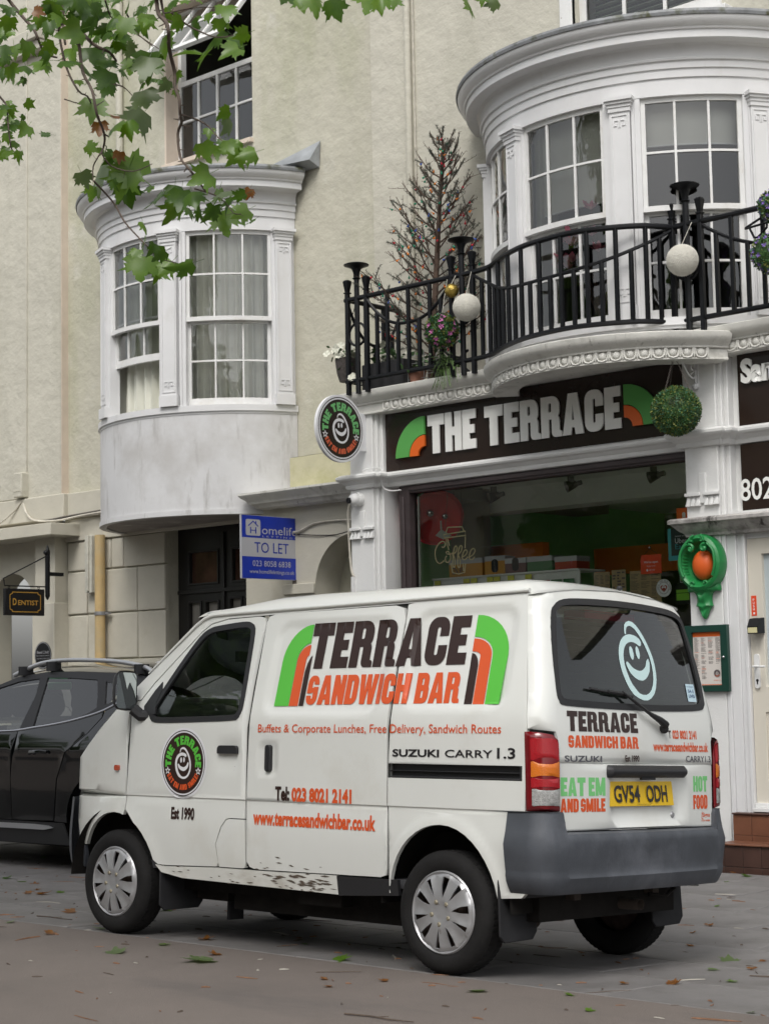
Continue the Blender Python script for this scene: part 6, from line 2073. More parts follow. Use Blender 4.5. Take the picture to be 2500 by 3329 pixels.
# tail lamps
def lamp(mirror):
    X = (lambda u: 1.432 - u) if mirror else (lambda u: u)
    po = [(.0, .742), (.098, .742), (.101, .80), (.099, 1.0), (.088, 1.05), (.068, 1.074), (.03, 1.084), (.0, 1.086), (-.014, 1.085), (-.014, .744)]
    def mp(k):
        def f(a, b, d):
            e = .016 * min(1, (min(.101 - a, a + .014, b - .742, 1.086 - b) + .002) / .02) ** .5 if (min(.101 - a, a + .014, b - .742, 1.086 - b) + .002) > 0 else 0
            if a < 0:
                p = rear(X(0), b, e + k); return (p[0] + a, p[1], p[2])
            return rear(X(a), b, e + k - d)
        return f
    def lay(nm, polys, mat, parent, k, g=.016):
        vs, ts = csg(polys, [], g)
        q = MB(); q.flat(vs, ts if not mirror else [tuple(reversed(t)) for t in ts], mp(k)); return vob(nm, q, mat, parent, 50)
    b_ = lay('tail_lamp', [po], MAT('red lamp body', (.16, .004, .008), .15, coat=.5), None, 0)
    mr_ = MAT('red lens', (.34, .006, .012), .15, coat=.5, bump=.25, bscale=220)
    lay('red_lens', [rrect(.012, .962, .088, 1.058, (.004, .004, .03, .01))], mr_, b_, .002); lay('red_lens', [rrect(.012, .843, .088, .886, .004)], mr_, b_, .002)
    lay('amber_lens', [rrect(.012, .889, .089, .957, .004)], MAT('amber lens', (.60, .15, .006), .15, coat=.5, bump=.3, bscale=260), b_, .002)
    lay('clear_lens', [rrect(.014, .765, .089, .839, .004)], MAT('clear lens', (.33, .33, .32), .12, coat=1.0, bump=.8, bscale=170, var=.3, vscale=70), b_, .002)
lamp(False); lamp(True)
# rear bumper
def rb(u, v):
    U = -.14 + u * 1.712
    up = max(sstep(.118 - U, 0, .012), sstep(U - 1.318, 0, .012))
    zt = .652 + .088 * up
    z = .385 + (zt - .385) * v
    zz = (z - .385) / .267
    o = interp(zz, [0, .06, .27, .31, .80, .90, .97, 1.0, 1.1, 1.34], [.0, .012, .034, .026, .036, .034, .026, .004, .010, .006] if up < .5 else [.0, .012, .034, .026, .036, .034, .026, .022, .018, .010])
    if U < 0:
        p = rear(0, z, o, e0=-.576); return (p[0] + U * .85, p[1], p[2])
    if U > 1.432:
        p = rear(1.432, z, o, e0=-.576); return (p[0] - (U - 1.432) * .85, p[1], p[2])
    return rear(U, z, o, e0=-.580)
q = MB()
uu = sorted(set([i / 60 for i in range(61)] + [(.14 + x) / 1.712 for x in (.0, .01, .02, .03, .04, .05, .06, .07, .08, .105, .112, .118, .124, 1.308, 1.314, 1.32, 1.326, 1.332)] + [(.14 + 1.432 - x) / 1.712 for x in (.0, .01, .02, .03, .04, .05, .06, .07, .08)]))
vvv = [0, .03, .08, .15, .22, .26, .29, .34, .45, .6, .75, .83, .9, .94, .97, .985, 1]
q.add([rb(a, b) for b in vvv for a in uu] + [(lambda p: (p[0] - .10, p[1], p[2] - .004))(rb(a, 1)) for a in uu],
      [(j * len(uu) + i, j * len(uu) + i + 1, (j + 1) * len(uu) + i + 1, (j + 1) * len(uu) + i) for j in range(len(vvv)) for i in range(len(uu) - 1)])
vob('rear_bumper', q, m_bump, None, 40)
# ---------------- lettering on the side
sm = lambda k: (lambda a, b, d: V(-a, TS(-a, b) - k + d, b))
def print_side(name, mat, fn, k=.0028):
    q = MB(); fn(q, sm(k)); return vob(name, q, mat, None, 0)
print_side('lettering', m_vbrown, lambda q, f: put_block(q, 'TERRACE', (-.966, 1.393, .058, 1.622), f, grid=7), .0034)
print_side('lettering', m_vorange, lambda q, f: put_block(q, 'SANDWICH BAR', (-.935, 1.214, .055, 1.358), f, grid=11, space=22), .0034)
def arcband(cx, sg, rx1, rx0, z1, z0, zb=1.208, zc=1.43):
    a = [pi / 2 * i / 10 for i in range(11)]
    o = [(cx + sg * rx1, zb)] + [(cx + sg * rx1 * cos(t), zc + (z1 - zc) * sin(t)) for t in a]
    i_ = [(cx + sg * rx0 * cos(t), zc + (z0 - zc) * sin(t)) for t in reversed(a)] + [(cx + sg * rx0, zb)]
    return o + i_
for bnd in (arcband(-.972, -1, .180, .077, 1.618, 1.522), arcband(.092, 1, .215, .124, 1.622, 1.520)): print_side('green_band', m_vgreen, lambda q, f: q.shape([bnd], [], f, 0, .021), .0034)
for bnd in (arcband(-.968, -1, .078, .016, 1.514, 1.462), arcband(.092, 1, .118, .052, 1.512, 1.452)): print_side('orange_band', m_vorange, lambda q, f: q.shape([bnd], [], f, 0, .021), .0034)
for bnd in ([(-.978, 1.208), (-.944, 1.208), (-.944, 1.46), (-.955, 1.452), (-.97, 1.42), (-.978, 1.38)], arcband(.092, 1, .047, .001, 1.444, 1.400, zc=1.38)): print_side('brown_band', m_vbrown, lambda q, f: q.shape([bnd], [], f, 0, .021), .0034)
print_side('lettering', m_vorange, lambda q, f: put_font(q, 'Buffets & Corporate Lunches, Free Delivery, Sandwich Routes', (-1.236, 1.064, .332, 1.118), f, bold=.006))
for tx_, bx_, bo_ in (('SUZUKI', (-.318, .968, -.03, 1.003), .03), ('CARRY', (.005, .968, .285, 1.003), .012), ('1.3', (.31, .966, .413, 1.014), .02)): print_side('lettering', m_vblack, lambda q, f: put_font(q, tx_, bx_, f, bold=bo_))
for tx_, bx_ in (('Tel:', (-1.101, .742, -1.0, .812)), ('Est 1990', (-1.887, .622, -1.704, .688))): print_side('lettering', m_vbrown, lambda q, f: put_font(q, tx_, bx_, f, bold=.045))
print_side('lettering', m_vorange, lambda q, f: put_font(q, '023 8021 2141', (-.985, .740, -.578, .810), f, bold=.05))
print_side('lettering', m_vorange, lambda q, f: put_font(q, 'www.terracesandwichbar.co.uk', (-1.259, .618, -.422, .692), f, bold=.042, spacing=1.02))
q = MB(); roundel(q, (-1.798, .916), .184, sm(.0022), .0009, (0, 1, 2, 3, 4)); vob('badge_print', q, [m_signwhite, m_vblack, m_vbrown, m_vgreen, m_vorange], None, 0)
# scuffs along the sill
q = MB(); r = random.Random(12)
def scuff(n, s0, s1, z0, z1, ln, th):
    for i in range(n):
        a = r.uniform(s0, s1); z = r.gauss((z0 + z1) / 2, (z1 - z0) / 4); l_ = r.uniform(.3, 1) * ln; h_ = r.uniform(.4, 1) * th
        sl = r.uniform(-.12, .02)
        q.shape([[(-a, z), (-a + l_ * .5, z + sl * l_ - h_ * .4), (-a + l_, z + sl * l_), (-a + l_ * .5, z + sl * l_ * .6 + h_ * .6)]], [], sm(.0018))
scuff(34, .78, 1.25, .33, .395, .09, .010); scuff(22, .7, 1.5, .315, .34, .06, .006); scuff(10, .80, 1.3, .40, .46, .05, .006); scuff(9, 1.2, 1.9, .33, .40, .05, .006)
vob('scuff_marks', q, MAT('scraped primer', (.10, .075, .055), .8, var=.4, vscale=30), None, 0, kind='stuff')
# ---------------- lettering on the gate
def print_gate(name, mat, *fns):
    for fn in fns:
        q = MB(); fn(q, lambda a, b, d: rear(a, b, .0012 if b > .953 else -.003)); vob(name, q, mat, gate, 0)
print_gate('lettering', m_vbrown, lambda q, f: put_block(q, 'TERRACE', (.167, 1.092, .688, 1.182), f, grid=40), lambda q, f: put_font(q, 'Est 1990', (.576, .960, .686, .990), f, bold=.03), lambda q, f: put_font(q, 'T', (.941, 1.072, .962, 1.110), f, bold=.04))
print_gate('lettering', m_vorange, lambda q, f: put_block(q, 'SANDWICH BAR', (.171, 1.020, .685, 1.074), f, grid=60, space=22), lambda q, f: put_font(q, '023 8021 2141', (.975, 1.070, 1.195, 1.112), f, bold=.045), lambda q, f: put_font(q, 'www.terracesandwichbar.co.uk', (.805, 1.010, 1.300, 1.056), f, bold=.035),
           lambda q, f: put_block(q, 'AND SMILE', (.113, .738, .425, .797), f, grid=50, space=18), lambda q, f: put_block(q, 'FOOD', (1.148, .740, 1.284, .806), f),
           lambda q, f: (put_font(q, 'Signs', (1.238, .694, 1.310, .722), f, bold=.02), put_font(q, '01643 888888', (1.226, .680, 1.308, .688), f, bold=.01), q.shape(stroke([(1.236, .726), (1.230, .694), (1.246, .690)], .004, caps=False), [], f)))
print_gate('lettering', m_vgrey, lambda q, f: put_font(q, 'SUZUKI', (.141, .957, .402, .985), f, bold=.02), lambda q, f: put_font(q, 'CARRY1.3', (1.085, .962, 1.318, .992), f, bold=.012))
print_gate('lettering', m_vgreen2, lambda q, f: put_block(q, 'EAT EM', (.116, .808, .427, .889), f, grid=40, space=20), lambda q, f: put_block(q, 'HOT', (1.151, .822, 1.286, .896), f))
# ---------------- wheels
def wheel(s, t, side):
    M = Matrix.Translation(V(s, t, .276)) @ Matrix.Rotation(pi / 2 * side, 4, 'X')      # local z -> outward
    q = MB()
    q.lathe([(.175, -.020), (.182, -.006), (.205, .006), (.240, .008), (.262, -.006), (.274, -.026), (.2755, -.075), (.274, -.122), (.262, -.142), (.235, -.152), (.19, -.146), (.16, -.12)], 56, M)
    w = vob('wheel', q, m_tyre, None, 40)
    q = MB()
    for k in range(60):
        a = 2 * pi * k / 60
        for z0, z1 in ((-.026, -.055), (-.095, -.122)):
            p = [Vector((.2762 * cos(a + da), .2762 * sin(a + da), z)) for da, z in ((-.03, z0), (.03, z0), (.045, z1), (-.015, z1))]
            q.add([M @ (x * 1) for x in p] + [M @ Vector((x.x * .98, x.y * .98, x.z)) for x in p], [(0, 1, 2, 3), (0, 4, 5, 1), (1, 5, 6, 2), (2, 6, 7, 3), (3, 7, 4, 0)])
    vob('tread', q, m_tyre, w, 0, kind='stuff')
    q = MB(); q.lathe([(.001, -.045), (.06, -.040), (.07, -.06), (.13, -.075), (.165, -.06), (.178, -.012), (.184, -.004), (.186, -.012)], 40, M); vob('steel_rim', q, m_steel, w, 40)
    if side > 0:
        pos = [ell(0, 0, .178, n=60)]
        neg = []
        for k in range(5):
            a = 2 * pi * k / 5 + .20
            R2 = lambda rad, an: (rad * cos(a + an), rad * sin(a + an))
            neg.append([R2(.066, -.06), R2(.11, -.16), R2(.158, -.17), R2(.161, .05), R2(.12, .08), R2(.085, .04)])
            a2 = a + 2 * pi / 10
            R3 = lambda rad, an: (rad * cos(a2 + an), rad * sin(a2 + an))
            neg.append([R3(.072, -.02), R3(.12, -.07), R3(.160, -.085), R3(.161, .08), R3(.12, .06)])
        vs, ts = csg(pos, neg, .018)
        q = MB()
        def hm(a, b, d):
            rad = hypot(a, b); an = math.atan2(b, a)
            h_ = .004 + .016 * (1 - (rad / .178) ** 2) + .004 * cos(an * 10 - 2.0) * sstep(rad, .06, .12)
            if rad < .05: h_ += -.006
            if rad > .168: h_ -= .010 * (rad - .168) / .01
            return M @ Vector((a, b, h_ - d))
        q.flat(vs, ts, hm, .008)
        q.lathe([(.170, -.004), (.180, .004), (.186, -.002), (.187, -.012)], 48, M)
        c = vob('wheel_cover', q, m_hub, w, 30)
        for k in range(5):
            a = 2 * pi * k / 5 + .20 + 2 * pi / 10
            q = MB(); q.lathe([(.011, .0), (.011, .019), (.007, .023), (.001, .023)], 8, M @ Matrix.Translation((.052 * cos(a), .052 * sin(a), .0))); vob('wheel_nut', q, MAT('dull brass', (.30, .27, .20), .5, .5) if k == 0 else bpy.data.materials['dull brass'], w)
    return w
wheel(0, 0, 1); wheel(2.35, .012, 1); wheel(0, 1.432, -1); wheel(2.35, 1.42, -1)
# ---------------- under and inside
q = MB()
q.box(.40, -2.75, .19, 1.25, .25, .36)
q.box(-.35, .35, .24, 1.2, .30, .62); q.box(-2.75, -2.0, .20, 1.23, .30, .70)
q.box(-1.62, -.40, .22, .60, .17, .27); q.box(-1.05, -.75, .12, .25, .24, .30); q.box(-1.95, -1.7, .25, .5, .2, .3)
vob('underbody', q, m_under)
for s0, s1, c in ((-.34, .375, .02), (2.0, 2.74, 2.37)):
    q = MB(); q.lathe([(.385, 0), (.385, .24)], 24, Matrix.Translation(V(c, .03, .29)) @ Matrix.Rotation(-pi / 2, 4, 'X'), 0, pi, 2 * pi)
    q.shape([ell(0, 0, .39, n=24, a0=-.1, a1=pi + .1)], [], lambda a, b, d: V(c + a, .27, .29 + b)); vob('wheel_well', q, m_under)
m_axle = MAT('rusty axle', (0.055, 0.042, 0.034), 0.85, var=0.4, vscale=10)
q = MB(); q.tube([V(0, .14, .277), V(0, 1.29, .277)], .035, 10); q.ball(V(-.02, .52, .268), (.13, .11, .125), 16, 10); q.box(-.32, .45, .38, .43, .34, .37); q.box(-.32, .45, 1.0, 1.05, .34, .37); vob('rear_axle', q, m_axle)
q = MB(); q.tube([V(.6, .78, .26), V(-.2, .82, .30), V(-.52, .80, .305)], .026, 12, caps=False); q.tube([V(.3, .7, .30), V(-.05, .75, .30)], .06, 10); vob('exhaust', q, m_axle)
q = MB(); q.tube([V(-.44, .98, .34), V(-.47, 1.08, .33), V(-.45, 1.18, .36)], .010, 6); vob('tow_eye', q, m_under)
m_flap = MAT('mud flap', (.020, .020, .022), .75, var=.25, vscale=6, spec=.3)
for (s, t0, t1, z0, z1) in ((-.335, .0, .26, .165, .44), (-.335, 1.17, 1.432, .165, .44), (1.975, .02, .32, .145, .44)):
    q = MB()
    q.add([V(s, t0, z0 + .03), V(s, t0 + .03, z0), V(s, t1 - .03, z0 + .005), V(s, t1, z0 + .04), V(s + .02, t1, z1), V(s + .02, t0 + .01, z1)] + [V(s + .012, t0, z0 + .03), V(s + .012, t0 + .03, z0), V(s + .012, t1 - .03, z0 + .005), V(s + .012, t1, z0 + .04), V(s + .032, t1, z1), V(s + .032, t0 + .01, z1)],
          [(0, 1, 2, 3, 4, 5), (11, 10, 9, 8, 7, 6), (0, 6, 7, 1), (1, 7, 8, 2), (2, 8, 9, 3), (3, 9, 10, 4), (5, 11, 6, 0)])
    vob('mud_flap', q, m_flap, None, 20, bevel=.004)
q = MB(); q.box(-1.76, -1.74, .30, .40, .10, .30); vob('jacking_bracket', q, m_flap)
q = MB(); q.box(-2.62, .40, .06, 1.37, .36, .40); q.box(.36, .44, .06, 1.37, .40, .64); vob('load_floor', q, m_seat)
q = MB(); q.box(-1.28, -1.25, .10, 1.33, .40, 1.10); vob('bulkhead', q, m_seat)
for t in (.33, 1.05):
    q = MB(); q.box(-1.85, -1.40, t - .23, t + .23, .62, .78); q.box(-1.50, -1.36, t - .22, t + .22, .78, 1.26); q.box(-1.47, -1.38, t - .12, t + .12, 1.28, 1.45); vob('seat', q, m_seat, None, 30, bevel=.04)
q = MB(); q.box(-2.30, -2.02, .08, 1.35, .80, 1.08); vob('dashboard', q, m_seat, None, 30, bevel=.03)
q = MB(); q.tube([V(1.93 + .06 * sin(a), 1.06 + .18 * cos(a), 1.10 + .17 * sin(a)) for a in [2 * pi * i / 24 for i in range(24)]], .014, 6, closed=True); q.tube([V(1.93, .88, 1.10), V(1.93, 1.24, 1.10)], .012, 6); vob('steering_wheel', q, m_rub)
q = MB(); q.add([V(1.95, .45, 1.09), V(1.72, .50, 1.10), V(1.74, .85, 1.25), V(1.98, .8, 1.24)], [(0, 1, 2, 3)]); q.add([V(2.1, .5, 1.085), V(1.95, .55, 1.09), V(1.95, .9, 1.09), V(2.1, .85, 1.085)], [(0, 1, 2, 3)]); vob('papers', q, m_paper, None, 0)
q = MB(); q.box(-2.10, -2.06, .62, .82, 1.48, 1.54); vob('rear_view_mirror', q, m_rub)
# ================================================================== black estate car behind the van
m_cblack = MAT('black car paint', (0.004, 0.0045, 0.005), 0.10, coat=0.7, spec=0.4)
m_clad = MAT('grey black cladding', (0.018, 0.018, 0.019), 0.6, bump=0.1, bscale=150)
m_chrome = MAT('chrome trim', (0.62, 0.62, 0.64), 0.12, 1.0)
m_silver = MAT('satin silver rail', (0.58, 0.59, 0.61), 0.3, 0.7)
m_cglass = GLASS('car window glass', (0.66, 0.72, 0.68), boost=1.9)
car = thing('parked_car', (-3.1, -2.3, gz(-2.3)), 'black car with silver roof rails parked beyond the nose of the van', 'car')
def CS(x, z):
    d = max(0, z - .93) * .45
    if z < .75: d += .05 * ((.75 - z) / .6) ** 2
    d -= .018 * math.exp(-((z - .84) / .05) ** 2) * (1 if x < -1.3 else .4)
    if x > -1.5: d += .22 * ((x + 1.5) / .5) ** 2
    if x < -4.5: d += .20 * ((x + 4.5) / .8) ** 2
    return -3.2 + d
cm = lambda k=0: (lambda a, b, d: (a, CS(a, b) - k + d, b))
def cpan(name, poly, neg, mat, k=0, g=.06, th=.014, parent=None):
    vs, ts = csg([poly], neg, g); q = MB(); q.flat(vs, ts, cm(k), th); return obj(name, q, mat, parent or car, 40)
arR = ell(-1.93, .26, .40, .40, 30); arF = ell(-4.55, .26, .40, .40, 30)
belt = [(-4.35, .965), (-3.18, .992), (-2.95, 1.003), (-2.79, 1.02), (-2.5, 1.05), (-2.24, 1.088), (-1.948, 1.152), (-1.658, 1.268), (-1.35, 1.36)]
gap = [(-1.938, 1.10), (-2.05, .98), (-2.29, .83), (-2.42, .62), (-2.49, .30)]
cpan('rear_door', [(-3.045, .285), (-2.497, .295)] + [(x - .006, z) for x, z in reversed(gap[:-1])] + [(-1.952, 1.146), (-2.24, 1.082), (-2.5, 1.044), (-2.79, 1.014), (-2.962, .996), (-3.03, .62)], [], m_cblack)
cpan('front_door', [(-4.02, .285), (-3.053, .285), (-3.038, .62), (-2.970, .995), (-3.18, .986), (-4.0, .968), (-4.08, .7)], [], m_cblack)
cpan('rear_wing', [(-2.485, .29)] + [(x + .006, z) for x, z in reversed(gap[:-1])] + [(-1.93, 1.15), (-1.658, 1.262), (-1.35, 1.355), (-1.05, 1.2), (-1.02, .4), (-1.2, .25)], [arR], m_cblack)
cpan('front_wing', [(-4.028, .285), (-4.088, .7), (-4.01, .962), (-4.4, .95), (-5.2, .80), (-5.3, .45), (-5.2, .25)], [arF], m_cblack)
roofl = [(-4.35, .985), (-3.95, 1.18), (-3.70, 1.305), (-3.477, 1.392), (-3.217, 1.461), (-2.848, 1.492), (-2.447, 1.487), (-1.972, 1.468), (-1.654, 1.445), (-1.3, 1.385)]
w_r = [(-2.826, 1.418), (-2.5, 1.410), (-2.160, 1.390), (-2.085, 1.26), (-2.046, 1.170), (-2.13, 1.132), (-2.24, 1.098), (-2.5, 1.062), (-2.787, 1.031)]
w_f = [(-3.446, 1.343), (-3.2, 1.392), (-2.925, 1.413), (-2.90, 1.28), (-2.954, 1.012), (-3.22, 1.0), (-4.05, .985), (-3.85, 1.12)]
w_q = [(-2.046, 1.376), (-1.86, 1.345), (-1.70, 1.291), (-1.80, 1.255), (-1.916, 1.205), (-1.962, 1.195)]
cpan('window_frame', belt + [(-1.3, 1.37)] + list(reversed([(x, z - .028) for x, z in roofl])), [w_r, w_f, w_q], m_rub, .002, .07)
for nm, w in (('rear_door_window', w_r), ('front_door_window', w_f), ('quarter_window', w_q)):
    vs, ts = csg([offs(w, .006)], [], .1); q = MB(); q.flat(vs, ts, cm(-.008)); obj(nm, q, m_cglass, car, 60)
q = MB(); q.tube([(x, CS(x, z) - .004, z) for x, z in smooth(belt, 4)], .008, 6); obj('chrome_strip', q, m_chrome, car)
q = MB(); q.tube([(x, CS(x, z) + .002, z) for x, z in ((-2.088, 1.405), (-2.03, 1.29), (-1.968, 1.15), (-1.944, 1.10))], .004, 4); obj('door_gap', q, m_dark, car)
cpan('cladding', [(-4.1, .10), (-2.30, .11), (-2.36, .28), (-4.1, .275)], [], m_clad, .012)
q = MB(); q.flat(*csg([[(-4.0, .252), (-2.75, .262), (-2.55, .256), (-2.485, .240), (-2.6, .222), (-4.0, .215)]], [], .1), cm(.030), .02); obj('sill_trim', q, m_silver, car)
for hx, hz in ((-2.62, .83), (-3.62, .80)):
    q = MB(); q.tube([(hx - .11, CS(hx, hz) - .012, hz - .012), (hx - .07, CS(hx, hz) - .04, hz), (hx + .07, CS(hx, hz) - .04, hz + .008), (hx + .11, CS(hx, hz) - .012, hz)], .016, 8, flat=(1, .8)); obj('door_handle', q, m_cblack, car)
# roof, bonnet, back
def croof(u, v):
    k = v * (len(roofl) - 1); i = min(int(k), len(roofl) - 2); f = k - i
    x = roofl[i][0] * (1 - f) + roofl[i + 1][0] * f; z = roofl[i][1] * (1 - f) + roofl[i + 1][1] * f - .026
    y0 = CS(x, z) + .0; y1 = -4.6 - y0 + .0
    y1 = -1.4 - (y0 + 3.2)
    c = 1 - abs(2 * u - 1) ** 5
    bend = .0 if 3 <= k <= 7 else .06
    return (x - (bend if k < 3 else -bend) * c * (1 if k < 3 else 1), y0 + (y1 - y0) * u, z + .026 * min(1, c * 1.4) + .045 * (1 - (2 * u - 1) ** 2))
def cgrid(v0, v1, n, name, mat):
    us_ = [0, .01, .025, .05, .1, .2, .35, .5, .65, .8, .9, .95, .975, .99, 1]
    vv_ = [v0 + (v1 - v0) * i / n for i in range(n + 1)]
    q = MB(); q.add([croof(a, b) for b in vv_ for a in us_], [(j * len(us_) + i, (j + 1) * len(us_) + i, (j + 1) * len(us_) + i + 1, j * len(us_) + i + 1) for j in range(n) for i in range(len(us_) - 1)])
    return obj(name, q, mat, car, 50)
cgrid(3 / 9, 1, 18, 'roof', m_cblack); cgrid(0, 3 / 9, 6, 'windscreen', m_cglass)
q = MB(); q.grid(10, 8, lambda u, v: (-4.35 - .98 * v, CS(-4.35 - .98 * v, .9) + .03 + ((-1.4 - (CS(-4.35 - .98 * v, .9) + 3.2)) - CS(-4.35 - .98 * v, .9) - .06) * u, .985 - .16 * v ** 1.5 + .03 * sin(pi * u))); q.grid(10, 4, lambda u, v: (-5.33, -3.0 + 1.4 * u, .83 - .6 * v)); obj('bonnet', q, m_cblack, car, 50)
q = MB(); q.grid(8, 6, lambda u, v: (-1.3 + .30 * v, -2.98 + 1.36 * u, 1.40 - .48 * v + .02 * sin(pi * u))); obj('rear_window', q, m_cglass, car)
q = MB(); q.grid(8, 6, lambda u, v: (-1.0 + .06 * sin(pi * v), -3.05 + 1.5 * u, .92 - .72 * v)); obj('tailgate', q, m_cblack, car)
far = lambda a, b, d: (a, -1.4 - (CS(a, b) + 3.2) - d, b)
q = MB(); vs, ts = csg([[(-5.3, .25), (-1.02, .25), (-1.05, 1.2), (-1.35, 1.355), (-1.658, 1.268), (-2.24, 1.088), (-2.95, 1.0), (-4.35, .965), (-5.2, .8)]], [arR, arF], .2); q.flat(vs, [tuple(reversed(t)) for t in ts], far); q.tube([(-2.08, far(-2.08, 1.4, 0)[1], 1.42), (-1.95, far(-1.95, 1.15, 0)[1], 1.15)], .04, 6); q.tube([(-2.9, far(-2.9, 1.4, 0)[1], 1.43), (-2.95, far(-2.95, 1.0, 0)[1], 1.0)], .04, 6); obj('far_side', q, m_cblack, car, 40)
for sy in (0, 1):
    yy = lambda x, z: (CS(x, z - .06) + .03) if sy == 0 else (-1.4 - (CS(x, z - .06) + 3.2) - .03)
    rp = smooth([(-3.30, 1.445), (-3.21, 1.475), (-2.989, 1.535), (-2.665, 1.556), (-2.115, 1.538), (-1.788, 1.506), (-1.60, 1.468), (-1.52, 1.44)], 4)
    q = MB(); q.tube([(x, yy(x, z), z) for x, z in rp], .021, 8, flat=(.9, 1.0)); rr_o = obj('roof_rail', q, m_silver, car, 60)
    for fx, fz in ((-3.16, 1.47), (-2.80, 1.50), (-1.66, 1.455)):
        q = MB(); q.tube([(fx, yy(fx, fz), fz - .03), (fx, yy(fx, fz), fz + .045)], .03, 8, flat=(1.0, 2.4)); obj('rail_foot', q, m_rub, rr_o)
q = MB(); q.add([(-1.74, -2.3, 1.49), (-1.56, -2.3, 1.475), (-1.575, -2.3, 1.545), (-1.62, -2.3, 1.54), (-1.68, -2.27, 1.485), (-1.57, -2.27, 1.475), (-1.68, -2.33, 1.485), (-1.57, -2.33, 1.475)], [(0, 4, 5, 1, 2, 3), (0, 3, 2, 1, 7, 6), (0, 6, 3), (0, 3, 4), (3, 2, 5, 4), (3, 6, 7, 2)]); obj('roof_aerial', q, m_rub, car)
for cx in (-1.93, -4.55):
    for yy_, sg in ((-3.19, 1), (-1.41, -1)):
        M_ = Matrix.Translation((cx, yy_, gz(yy_) + .345)) @ Matrix.Rotation(pi / 2 * sg, 4, 'X')
        q = MB(); q.lathe([(.001, -.03), (.22, -.02), (.235, .0), (.27, .01), (.33, .0), (.345, -.03), (.345, -.19), (.32, -.21), (.001, -.21)], 40, M_); obj('wheel', q, m_tyre, car, 40)
q = MB(); q.box(-5.2, -1.1, -3.0, -1.6, .08, .32); q.box(-4.3, -1.3, -3.05, -1.55, .32, .36); obj('floor_pan', q, m_under, car)
for x, y in ((-3.35, -2.75), (-3.35, -1.95), (-2.35, -2.75), (-2.35, -1.95)):
    q = MB(); q.box(x - .28, x + .22, y - .25, y + .25, .36, .62); q.box(x + .16, x + .30, y - .24, y + .24, .6, 1.10); q.ball((x + .27, y, 1.19), (.06, .13, .11), 12, 8); obj('seat', q, m_seat, car, 30, bevel=.03)
q = MB(); q.box(-3.62, -3.56, -2.40, -2.18, 1.32, 1.385); obj('rear_view_mirror', q, MAT('plain green mirror', (.02, .22, .08), .3), car, bevel=.01)  # mirror box in one green colour all over
q = MB()
for dx, dz in ((0, 0), (.06, .10)):
    q.add([(-2.52 + dx, -1.62, 1.02 + dz), (-2.30 + dx, -1.62, 1.02 + dz), (-2.25 + dx, -1.60, 1.12 + dz), (-2.46 + dx, -1.60, 1.12 + dz)], [(0, 1, 2, 3)])
obj('parcel_label', q, MAT('yellow label', (.55, .50, .06), .5), car, 0)
